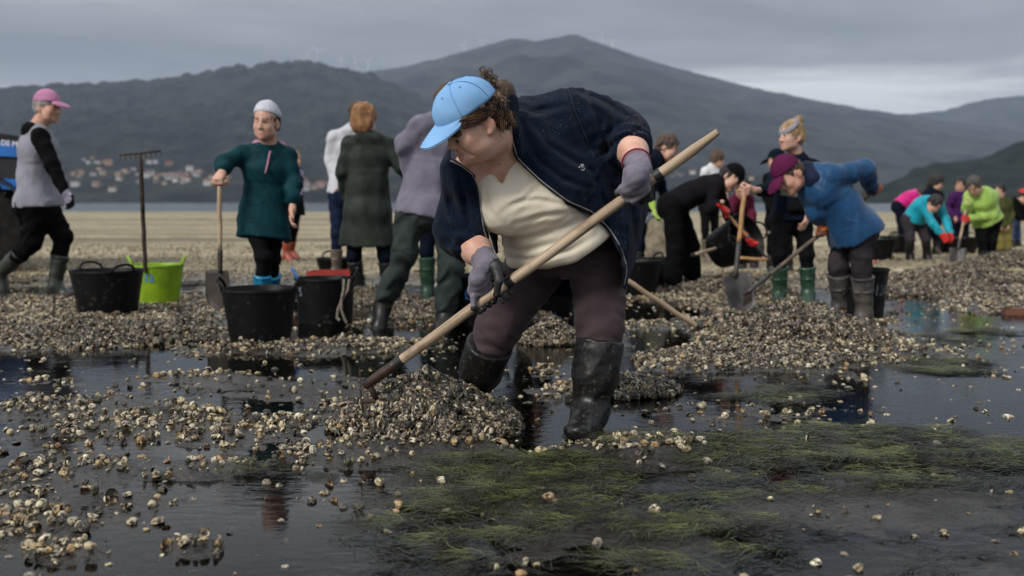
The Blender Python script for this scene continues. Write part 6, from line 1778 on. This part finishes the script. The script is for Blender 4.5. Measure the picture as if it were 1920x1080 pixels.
def cap_crown(root, e, A, F, U, Sd, sc):
    n, m = 168, 26
    vs = []
    seams = [k * math.pi / 3 + math.pi / 2 for k in range(6)]
    def crown(th, t, grow=0):
        ph = t * math.pi / 2
        sx, fy = math.cos(th), math.sin(th)
        cr, cz = math.cos(ph) ** .85, math.sin(ph) ** .92
        r1 = .094 + grow; r2 = (.113 if fy > 0 else .112) + grow
        d = 0
        for s_ in seams:
            a = (th - s_ + math.pi) % (2 * math.pi) - math.pi
            dist = abs(a) * .1 * max(cr, .05)
            d = max(d, math.exp(-(dist / .0022) ** 2))
            d = max(d, 0)
        pan = .0016 * math.cos(6 * (th - seams[0])) * -1 * cr
        g_ = 1 - (.0022 * d) / .1 + pan / .1
        dent = 1 - .05 * math.exp(-(((th - 2.25) / .35) ** 2 + ((t - .42) / .2) ** 2)) - .04 * math.exp(-(((th - 1.2) / .3) ** 2 + ((t - .5) / .18) ** 2))
        dent += .012 * math.sin(th * 5 + 3 * t) * math.sin(t * 6 + th)
        return e(-.006 + r2 * cr * fy * g_ * dent, .044 + .090 * cz * g_, -r1 * cr * sx * g_ * dent * -1)
    for j in range(m):
        t = j / (m - 1) * .985
        for i in range(n):
            th = 2 * math.pi * i / n
            p = crown(th, t)
            vs.append(p - U * .0 + U * (.012 * sc * max(0, -math.sin(th)) * (1 - t) * -1))
    f = []
    for j in range(m - 1):
        for i in range(n):
            f.append((j * n + i, j * n + (i + 1) % n, (j + 1) * n + (i + 1) % n, (j + 1) * n + i))
    f.append(tuple((m - 1) * n + i for i in range(n)))
    k0 = len(vs)       # turned-in hem
    for i in range(n):
        th = 2 * math.pi * i / n
        vs.append(crown(th, 0, -.006) - U * .004 - U * .012 * sc * max(0, -math.sin(th)))
    for i in range(n): f.append((k0 + i, k0 + (i + 1) % n, (i + 1) % n, i))
    o = mesh_np('cap', np.array(vs), f, M_CAPB, root)
    # seam threads
    for s_ in seams:
        MB().tube([crown(s_, t) + (crown(s_, t) - e(0, .03)) * .002 for t in np.linspace(.02, .97, 26)], .0009, 5).build('seam', M_CAPD, o, smooth=True)
    for k in range(6):
        th = seams[k] + math.pi / 6; p = crown(th, .62); nn = nz(p - e(-.006, .03))
        S = Sdf(); S.torus(p + nn * .0005, nn, .0028, .0011); S.build('eyelet', M_CAPD, o, .0012)
    S = Sdf(); S.ell(e(-.006, .1355), np.array([.0085, .0085, .0045]) * sc, A); S.build('button', M_CAPB, o, .0022)
    # peak
    nu, nv = 40, 16; vs = []; f = []
    def peak(u, v, dz):
        th = math.pi / 2 + u * .98
        b = crown(th, .02)
        ln = .082 * (1 - abs(u) ** 2.6) ** .6 + .004
        drop = -.15 * v - .10 * v * v
        side = -.016 * (u * u) * (.2 + v)
        ridge = .0009 * math.sin(v * 46) * (1 if .15 < v < .95 else 0)
        return b + sc * (F * ln * v + U * (drop * ln + side + dz + ridge) + Sd * (u * .014 * v * (1 - abs(u)) * -1))
    for s_, dz in ((0, .0022), (1, -.0022)):
        for j in range(nv):
            for i in range(nu):
                vs.append(peak(-1 + 2 * i / (nu - 1), j / (nv - 1), dz))
    for s_ in (0, 1):
        b = s_ * nu * nv
        for j in range(nv - 1):
            for i in range(nu - 1):
                q = (b + j * nu + i, b + j * nu + i + 1, b + (j + 1) * nu + i + 1, b + (j + 1) * nu + i)
                f.append(q if s_ else q[::-1])
    for i in range(nu - 1):
        a = (nv - 1) * nu + i; f.append((a, a + 1, a + 1 + nu * nv, a + nu * nv))
    mesh_np('brim', np.array(vs), f, M_CAPB, o)
M_BOOTMW = mat('mud_spattered_black_rubber', (.006, .006, .006), .40, 0, 70, .3, 55, .003, .4, col2=(.055, .045, .033), ramp=(.58, .70), detail=6, rvar=.12)
main_woman()
# ================================================================== TUBS AND TOOLS
M_TUB = mat('black_rubber_tub', (.0028, .0029, .0032), .5, 0, 30, .35, 40, .004, .18, col2=(.050, .044, .035), ramp=(.58, .78), detail=9)
M_TUBL = mat('lime_rubber_tub', (.16, .29, .008), .5, 0, 10, .2, 40, .003, .4, col2=(.25, .40, .012))
M_TUBB = mat('blue_plastic_tub', (.02, .17, .36), .45, .15, 10, .1)
M_BLUEP = mat('blue_paint', (.06, .22, .48), .6, .2, 30, 0)
M_GREYP = mat('faded_pale_paint', (.13, .15, .18), .6, 0, 60, 0, col2=(.03, .03, .035), ramp=(.45, .7))
M_CHALK = mat('scrawled_chalk', (.16, .165, .17), .8, 0, 60, 0, col2=(.02, .02, .02), ramp=(.42, .62))
M_ROPE = mat('dirty_rope', (.17, .14, .11), .8, .3, 60, .6, 200, .003)
M_ROPEB = mat('blue_hose', (.012, .11, .36), .5, .2, 30, .1)
def text_on_tub(txt, size, m, root, Rt, Rb, Ht, zc, ang, loc):
    cu = bpy.data.curves.new('painted_number', 'FONT'); cu.body = txt; cu.size = size; cu.align_x = 'CENTER'; cu.align_y = 'CENTER'; cu.offset = size * .03
    to = bpy.data.objects.new('tmp', cu); COL.objects.link(to)
    dg = bpy.context.evaluated_depsgraph_get()
    me = bpy.data.meshes.new_from_object(to.evaluated_get(dg))
    bpy.data.objects.remove(to)
    bm = bmesh.new(); bm.from_mesh(me)
    bmesh.ops.subdivide_edges(bm, edges=[e_ for e_ in bm.edges if e_.calc_length() > size * .15], cuts=2)
    for v in bm.verts:
        z = zc + v.co.y; r = lerp(Rb, Rt, z / Ht) + .003
        a = ang + v.co.x / r
        v.co = Vector((r * math.cos(a), r * math.sin(a), z))
    bm.to_mesh(me); bm.free(); me.materials.clear(); me.materials.append(m)
    o = bpy.data.objects.new('painted_number', me); link(o, root); o.location = loc
    return o
def tub(label, px, py, Rt, Ht, m=None, Rb=None, handle_ang=0.0, text=None, handles=(0, 1), hmat=None, tilt=None, Y=None, cat='tub', hh=.075, lying=False, fill=False):
    m = m or M_TUB
    Rb = Rb or Rt * .74
    g = G(px, py); p = V(g[0], g[1] + Rb * .9, -.008) if Y is None else W(px, py, Y)
    root = empty('tub', p, label, 'tub')
    t = .007
    prof = [(0, .012), (Rb - .015, .012), (Rb - t, .02), (Rt - t, Ht - .006), (Rt - t * .5, Ht), (Rt + .006, Ht + .002), (Rt + .008, Ht - .012), (Rt + .001, Ht - .018), (lerp(Rb, Rt, .5), Ht * .5), (lerp(Rb, Rt, .12), Ht * .12), (Rb + .001, .006), (Rb - .012, 0), (0, 0)]
    M = np.array(Matrix.Rotation(tilt[0], 3, tilt[1])) if tilt else None
    b = MB()
    b.lathe([(r * (1), z) for r, z in prof], 44, M=M)
    bo = b.build('bowl', m, root, smooth=True, local=True); shade_auto(bo, 35)
    for v in bo.data.vertices:       # soft rubber is never quite round
        a = math.atan2(v.co.y, v.co.x); v.co.x *= 1 + .012 * math.sin(2 * a + px) ; v.co.y *= 1 + .01 * math.cos(3 * a + py)
    for i, k in enumerate(handles):
        a = handle_ang + k * math.pi
        pts = []
        for j in range(15):
            u = j / 14; b_ = math.pi * u
            w = .085 * math.cos(b_); rise = hh * math.sin(b_) ** .8
            aa = a + w / Rt
            rr = Rt + .002 + .018 * math.sin(b_)
            v = V(rr * math.cos(aa), rr * math.sin(aa), Ht - .012 + rise)
            pts.append(M @ v if M is not None else v)
        MB().tube(pts, .0095, 8).build('handle', hmat if hmat and i == len(handles) - 1 else m, root, smooth=True, local=True)
    if fill:
        n = 20; xs = [(lerp(Rb, Rt, .86) - .01) * q for q in (0, .35, .7, 1)]
        MB().lathe([(xs[3], Ht * .86), (xs[2], Ht * .93), (xs[1], Ht * .98), (.001, Ht * 1.0)], n, M=M).build('shell_fill', M_CORE, root, smooth=True, local=True)
    if text: 
        o = text_on_tub(text[0], text[1], text[2], root, Rt, Rb, Ht, text[3], text[4], (0, 0, 0))
    return root
cam_ang = -math.pi / 2
tub('wide black rubber tub in front of the lime tub', 184, 597, .25, .345, handle_ang=-.35 + math.pi / 2 + 1.2, Rb=.20, hh=.06)
tub('lime green rubber tub painted with blue 12 standing by the rake', 285, 572, .205, .33, M_TUBL, handle_ang=.35, text=('12', .085, M_BLUEP, .225, cam_ang - .02), Rb=.16)
tub('large scuffed black rubber tub with two raised handles at the puddle edge', 476, 650, .218, .335, handle_ang=.15, Rb=.172)
tub('black tub painted 5 with a rope knotted to its blue handle', 602, 608, .205, .315, handle_ang=.28, text=('5', .085, M_GREYP, .225, cam_ang - .78), hmat=M_ROPEB, Rb=.185)
tub('small black tub behind the rope handled tub', 624, 528, .185, .25, handle_ang=2.0, handles=(0,), Rb=.13)
tub('black tub with blue painted letters beside the grey waders', 892, 612, .21, .34, text=('LN', .085, M_BLUEP, .22, cam_ang - .1), handle_ang=.3, Rb=.17)
tub('black tub below the burlap sack beside the navy jacket', 1198, 556, .22, .32, handle_ang=.4, fill=True)
tub('deep black tub with white chalk scrawl behind the blue jacketed man', 1622, 598, .205, .36, text=('128', .10, M_CHALK, .21, cam_ang + .62), handle_ang=1.5, Rb=.175, handles=(0,))
tub('overturned black tub lying behind the upright shovel', 1346, 470, .24, .36, tilt=(R(68), Vector((.75, .65, 0)).normalized()), Y=9.6, handle_ang=1.0)
tub('round black tub heaped with shells behind the blue jacketed man', 1652, 490, .26, .32, fill=True, handle_ang=.2)
tub('black tub brimming with dark shells near the turquoise digger\'s legs', 1684, 478, .24, .30, fill=True, handle_ang=1.2)
tub('tub of black rubber under the red gloves of the turquoise digger', 1806, 478, .36, .28, Rb=.24, handle_ang=.6, fill=True)
tub('small blue plastic tub beside the lime jacketed digger', 1872, 470, .16, .24, M_TUBB, handle_ang=.6)
tub('dark tub at the feet of the person in black behind the waders', 1040, 585, .2, .2, handle_ang=.3)
# rope on the tub painted 5
gq = G(602, 608); cx_, cy_ = gq[0], gq[1] + .166
ra = [cx_ + .205 * math.cos(-.95), cy_ + .205 * math.sin(-.95)]
ro = empty('rope', (ra[0], ra[1], 0), 'dirty twisted rope hanging from the black tub painted 5', 'rope')
def rope(pts, r=.010):
    pts = [np.array(p) for p in pts]; out = []
    for i in range(len(pts) - 1):
        for t in np.linspace(0, 1, 6, endpoint=False): out.append(lerp(pts[i], pts[i + 1], t))
    out.append(pts[-1])
    return out
k = [W(655, 524, 6.58), W(652, 545, 6.56), W(642, 560, 6.56), W(634, 580, 6.55), W(632, 596, 6.55), W(637, 601, 6.54)]
k2 = [W(645, 524, 6.58), W(644, 545, 6.55), W(640, 562, 6.54), W(640, 580, 6.54), W(646, 598, 6.54), W(650, 606, 6.54)]
MB().tube(rope(k), .010, 8).build('strand', M_ROPE, ro, smooth=True); MB().tube(rope(k2), .009, 8).build('strand', M_ROPE, ro, smooth=True)

M_CRATE = mat('red_plastic', (.30, .03, .02), .45, .15, 10, .1)
gc = G(622, 545)
cr_ = empty('crate', (gc[0], gc[1], 0), 'low red plastic crate behind the rope handled tub', 'crate')
MB().box((0, 0, .02), (.40, .30, .02)).build('base', M_CRATE, cr_, local=True)
for sx, sy, wx, wy in ((0, -.15, .40, .015), (0, .15, .40, .015), (-.2, 0, .015, .285), (.2, 0, .015, .285)):
    MB().box((sx, sy, .11), (wx, wy, .155)).build('side', M_CRATE, cr_, local=True)
MB().box((.2, -.16, .16), (.03, .03, .13)).build('corner_post', M_CRATE, cr_, local=True)

# ---- sack of shells
M_SACK = mat('pale_mesh_sack', (.20, .165, .115), .9, 0, 16, .9, 60, .02, .2, col2=(.40, .34, .25), detail=7)
S = Sdf(); b0 = W(1222, 470, 10.0)
S.ell(b0 + V(0, 0, .06), (.22, .17, .21), k=.05); S.ell(b0 + V(-.04, .0, .22), (.16, .13, .14), k=.06); S.ell(b0 + V(.05, -.02, -.04), (.21, .17, .10), k=.05)
S.disp = folds(.02, 16, 3); S.dmax = .03
rt = empty('sack', (b0[0], b0[1], 0), 'bulging pale mesh sack of shells standing in a black tub', 'sack')
S.build('bag', M_SACK, rt, .014)
MB().lathe([(0, b0[2] - .20), (.2, b0[2] - .2), (.24, b0[2] - .06), (.25, b0[2] - .05), (.235, b0[2] - .20), (.18, -.005), (0, -.005)], 30, (b0[0], b0[1], 0)).build('tub_under_sack', M_TUB, rt, smooth=True)

# ---- shovels
def shovel(label, top, neck, blade_dir, blade_n, wood, dark, L=.30, Wd=.25, grip_t=False, sock=.30, r=.0165, tgrip=None):
    """top of the handle, where the steel socket meets the blade, and the way the blade hangs"""
    root = empty('shovel', (neck[0], neck[1], 0), label, 'shovel')
    top, neck = np.array(top), np.array(neck); mid = lerp(top, neck, 1 - sock)
    MB().tube(pole_pts(top, mid, 10, .002), [r * .85] + [r] * 10, 12).build('handle', wood, root, smooth=True)
    MB().tube(pole_pts(mid, neck, 6, .0), [r * 1.15] * 4 + [r * 1.05, r * .95, r * .8], 12).build('socket', dark, root, smooth=True)
    d = nz(blade_dir); nn = nz(np.array(blade_n) - d * np.dot(blade_n, d)); l_ = np.cross(d, nn)
    nu, nv = 12, 12; vs = []
    for s_ in (.0022, -.0022):
        for j in range(nv):
            for i in range(nu):
                u = -1 + 2 * i / (nu - 1); v = j / (nv - 1)
                w = Wd / 2 * (1 if v < .62 else math.sqrt(max(0, 1 - ((v - .62) / .40) ** 2)) * .98 + .02)
                if v < .06: w *= .96
                vs.append(neck + d * (v * L - .02) + l_ * u * w + nn * (s_ + .030 * (u * u) * (1 - .3 * v) - .018 * math.exp(-(u / .22) ** 2) * (1 - v)))
    f = []
    for q in (0, 1):
        b = q * nu * nv
        for j in range(nv - 1):
            for i in range(nu - 1):
                a = (b + j * nu + i, b + j * nu + i + 1, b + (j + 1) * nu + i + 1, b + (j + 1) * nu + i); f.append(a if q else a[::-1])
    o = nu * nv
    for j in range(nv - 1):
        for i in (0, nu - 1): f.append((j * nu + i, (j + 1) * nu + i, o + (j + 1) * nu + i, o + j * nu + i))
    for i in range(nu - 1):
        for j in (0, nv - 1): f.append((j * nu + i, j * nu + i + 1, o + j * nu + i + 1, o + j * nu + i))
    mesh_np('blade', np.array(vs), f, dark, root)
    if tgrip is not None:
        MB().tube([top - nz(tgrip) * .055, top + nz(tgrip) * .055], .0155, 10).build('grip', wood, root, smooth=True)
    return root
M_RUSTB = mat('rusty_blade', (.030, .022, .018), .6, .4, 12, .3, 50, .004, .4)
shovel('shovel with pale wooden T grip and rusty brown blade under the teal woman\'s hand', SH_TOP - V(0, 0, .03), W(413, 512, 6.72), (-.02, -.05, -1), (-.5, -.85, 0), M_WOOD, M_RUSTB, L=.26, Wd=.22, sock=.26, tgrip=(1, -.15, .05), r=.016)
shovel('shovel with yellow wooden handle and black blade dug in before the headband woman', S2_TOP - V(0, 0, .02), W(1379, 520, 7.62), (.16, -.25, -1), (.25, -.9, .1), M_WOODY, M_STEEL, L=.30, Wd=.24, sock=.40, tgrip=(1, -.2, .1), r=.018)
shovel('far wooden shovel held by the red gloved digger in lime', LG_T, LG_F, (-.1, -.2, -1), (-.3, -.9, 0), M_WOOD, M_STEEL, L=.26, Wd=.22, sock=.2)

# ---- rakes standing, lying and leaning
rake('upturned iron rake standing handle down in the lime tub', W(273, 512, 7.95), W(263, 287, 7.95), (M_IRON, M_IRON), .5, (), head_ax=(1, 0, .10), tine=.05, width=.325, nt=9, r=.017, tine_dir=(.05, .2, -1))
g1, g2 = W(330, 548, 0) if False else G(338, 546), G(372, 544)
rk = empty('rake', ((g1[0] + g2[0]) / 2, g1[1], 0), 'loose iron rake head lying on the shells right of the lime tub', 'rake')
MB().tube([(g1[0], g1[1], .05), (g2[0], g2[1], .055)], .010, 8).build('crossbar', M_IRON, rk, smooth=True)
for i in range(8):
    p = lerp(g1, g2, i / 7); MB().tube([(p[0], p[1], .05), (p[0] + .01, p[1] - .03, .0)], [.004, .003], 6).build('tine', M_IRON, rk, smooth=True)
ra0, ra1 = W(1170, 522, 5.9), W(1312, 616, 6.1)
rake('pale wooden rake slanting down to the water behind the black boots', ra0, ra1, (M_WOOD, M_IRON), .06, (), head_ax=(.75, .65, .12), tine=.07, width=.17, nt=6, r=.016)
p0, p1 = W(1300, 478, 9.0), W(1442, 436, 10.4)
st = empty('pole', (p0[0], p0[1], 0), 'pale wooden pole resting across the overturned tub', 'pole'); MB().tube(pole_pts(p0, p1), .015, 10).build('shaft', M_WOOD, st, smooth=True)
MB().tube([p0 - V(.015, .01, .004), p0 + V(.01, .01, .003)], .017, 10).build('end_cap', M_IRON, st, smooth=True)
p0, p1 = W(1386, 484, 8.9), W(1440, 487, 8.9)
st = empty('pole', (p0[0], p0[1], 0), 'short wooden stick lying on shells behind the shovel socket', 'pole'); MB().tube(pole_pts(p0, p1, 8), .016, 10).build('shaft', M_WOODY, st, smooth=True)
MB().tube([p1 - V(.01, 0, 0), p1 + V(.03, 0, -.01)], .019, 10).build('end_cap', M_IRON, st, smooth=True)
p0, p1 = W(1352, 404, 10.8), W(1356, 466, 10.8)
st = empty('pole', (p1[0], p1[1], 0), 'upright wooden handle behind the red gloves', 'pole'); MB().tube(pole_pts(p0, V(p1[0], p1[1], 0.0), 8), .018, 10).build('shaft', M_WOOD, st, smooth=True)
MB().tube([p0 - V(0, 0, .02), p0 + V(0, 0, .012)], .02, 10).build('end_cap', M_WOOD, st, smooth=True)
p0, p1 = G(1882, 590), G(1990, 586)
pk = empty('plank', (p0[0], p0[1], 0), 'rusty brown plank lying in the shallows beyond the weed', 'plank')
MB().box(((p1[0] - p0[0]) / 2, 0, .025), (p1[0] - p0[0], .07, .05)).build('board', mat('rusty_plank', (.12, .05, .03), .7, .3, 12), pk, local=True)
MB().box((.02, 0, .052), (.03, .05, .008)).build('cleat', M_IRON, pk, local=True)
for (xx, yy, lab, mm, sz) in [(1690, 575, 'scrap of red plastic among the far shells', M_CRATE, .025), (1640, 497, 'red scrap beside the heaped black tub', M_CRATE, .035), (118, 562, 'rusty brown shard beside the walking man\'s boot', M_IRON, .12)]:
    gg = G(xx, yy); S = Sdf(); S.ell(V(gg[0], gg[1], .035), (sz, sz * .5, .022)); S.ell(V(gg[0] + sz * .5, gg[1], .05), (sz * .5, sz * .4, .02)); S.disp = folds(.006, 40, 3); S.dmax = .01
    o = S.build('litter_scrap', mm, None, .01); tag(o, lab, 'litter')

# ================================================================== THE TRACTOR AT THE EDGE
def tractor():
    M_TYRE = mat('muddy_tyre', (.006, .006, .006), .85, 0, 10, .6, 50, .01, .1, col2=(.017, .015, .013))
    M_BLU = mat('blue_paintwork', (.008, .12, .42), .35, .15, 4, 0, coat=.3)
    M_PAN = mat('black_panel', (.010, .011, .013), .4, .2, 8, .1)
    Yt = 11.6
    ctr = W(-30, 428, Yt); Rw = ctr[2] + .01
    root = empty('tractor', (ctr[0] - 1.2, Yt + .3, 0), 'black and blue tractor with muddy rear tyre parked behind the man in pink cap', 'tractor')
    def wheel(cx, cy, R_, wd, nm='wheel'):
        prof = [(R_ * .52, -wd * .42), (R_ * .80, -wd * .5), (R_ * .93, -wd * .46), (R_ * .97, -wd * .3), (R_ * .97, wd * .3), (R_ * .93, wd * .46), (R_ * .80, wd * .5), (R_ * .52, wd * .42), (R_ * .52, -wd * .42)]
        M = np.array(Matrix.Rotation(math.pi / 2, 3, 'X'))
        w = MB().lathe(prof, 48, (cx, cy, R_ - .01), M).build(nm, M_TYRE, root, smooth=True); shade_auto(w, 35)
        for i in range(22):
            a = 2 * math.pi * i / 22
            for sg in (-1, 1):
                c0 = V(cx + math.cos(a + sg * .07) * R_ * .965, cy + sg * wd * .24, R_ - .01 + math.sin(a + sg * .07) * R_ * .965)
                Rm = np.array(Matrix.Rotation(-a, 3, 'Y')) @ np.array(Matrix.Rotation(sg * .6, 3, 'X'))
                MB().box(c0, (.06, wd * .52, .05), Rm).build('lug', M_TYRE, w)
        rim = MB().lathe([(0, -.04), (R_ * .2, -.06), (R_ * .25, -.01), (R_ * .48, .0), (R_ * .53, -wd * .3), (R_ * .55, -wd * .3), (R_ * .5, .03), (0, .03)], 32, (cx, cy, R_ - .01), M).build('rim', M_PAN, w, smooth=True)
        for i in range(6):
            a = 2 * math.pi * i / 6
            MB().tube([(cx + math.cos(a) * R_ * .16, cy - .075, R_ + math.sin(a) * R_ * .16), (cx + math.cos(a) * R_ * .16, cy - .03, R_ + math.sin(a) * R_ * .16)], .014, 6).build('wheel_nut', M_STEEL, w)
    wheel(ctr[0], Yt, Rw, .34); wheel(ctr[0] - .50, Yt + 1.25, Rw, .34); wheel(ctr[0] - 2.0, Yt + .1, .38, .24); wheel(ctr[0] - 2.5, Yt + 1.3, .38, .24)
    # rear mudguard bending over the wheel
    vs = []; f = []; n = 18
    for i in range(n):
        a = R(-5) + R(200) * i / (n - 1); rr = Rw + .09
        for y in (-.20, .24):
            for dr in (0, .02): vs.append((ctr[0] + math.cos(a) * (rr + dr), Yt + y, ctr[2] + math.sin(a) * (rr + dr)))
    for i in range(n - 1):
        b = i * 4
        for p, q in ((0, 1), (1, 3), (3, 2), (2, 0)): f.append((b + p, b + q, b + 4 + q, b + 4 + p))
    mesh_np('mudguard', np.array(vs), f, M_PAN, root, smooth=False)
    xr = W(44, 300, Yt)[0]; zt = W(40, 258, Yt)[2]; z2 = W(40, 284, Yt)[2]; z3 = W(40, 326, Yt)[2]; z4 = W(40, 346, Yt)[2]
    def slab(nm, x0, x1, za, zb, m, y0=-.05, y1=1.5, slope=.12):
        vs = [(x0, Yt + y0, za), (x1, Yt + y0, za - slope), (x1 - .85, Yt + y1, za - slope), (x0 - .6, Yt + y1, za), (x0, Yt + y0, zb), (x1, Yt + y0, zb - slope), (x1 - .85, Yt + y1, zb - slope), (x0 - .6, Yt + y1, zb)]
        return mesh_np(nm, np.array(vs), [(0, 1, 2, 3), (7, 6, 5, 4), (4, 5, 1, 0), (5, 6, 2, 1), (6, 7, 3, 2), (7, 4, 0, 3)], m, root, smooth=False)
    slab('name_board', xr - 1.7, xr, zt + .05, z2 + .05, M_BLU, -.10, 1.52)
    slab('side_panel', xr - 1.7, xr - .01, z2 + .048, z3 + .05, M_PAN, -.06)
    slab('lower_stripe', xr - 1.7, xr + .03, z3 + .05, z4 + .05, M_BLU, -.10, 1.52)
    slab('chassis', xr - 2.6, xr - .1, z4 + .048, .42, M_PAN, .3, 1.15)
    slab('bonnet', xr - 3.1, xr - 1.7, z3 + .25, .52, M_BLU, .35, 1.1, .0)
    cu = bpy.data.curves.new('lettering', 'FONT'); cu.body = 'DE M'; cu.size = .085; cu.offset = .002
    to = bpy.data.objects.new('tmp', cu); COL.objects.link(to)
    me = bpy.data.meshes.new_from_object(to.evaluated_get(bpy.context.evaluated_depsgraph_get())); bpy.data.objects.remove(to)
    me.materials.clear(); me.materials.append(mat('white_lettering', (.62, .64, .68), .5, .1, 10, 0))
    o = bpy.data.objects.new('lettering', me); link(o, root)
    lw = W(1, 272, Yt - .104); o.location = Vector(lw) - root.location; o.rotation_euler = (math.pi / 2, R(5), 0)
    MB().tube([(xr - 1.2, Yt + .7, z2), (xr - 1.25, Yt + .7, z2 + .9)], .03, 8).build('roll_bar', M_PAN, root, smooth=True)
    MB().box((xr - .75, Yt + .7, zt + .02), (.5, .55, .12)).build('seat', M_PAN, root)
tractor()
# ================================================================== HAZE
def haze():
    m = bpy.data.materials.new('haze'); m.use_nodes = True
    n, l = m.node_tree.nodes, m.node_tree.links
    n.remove(n['Principled BSDF'])
    v = n.new('ShaderNodeVolumePrincipled')
    v.inputs['Color'].default_value = (.62, .77, 1.0, 1)
    v.inputs['Density'].default_value = .000085
    v.inputs['Anisotropy'].default_value = 0.0
    l.new(v.outputs[0], n['Material Output'].inputs['Volume'])
    mb = MB().box((0, 2900, 448), (20000, 14000, 904))
    o = mb.build('haze', m); tag(o, 'thin grey blue haze over the estuary', 'haze', kind='stuff')
    return o
haze()
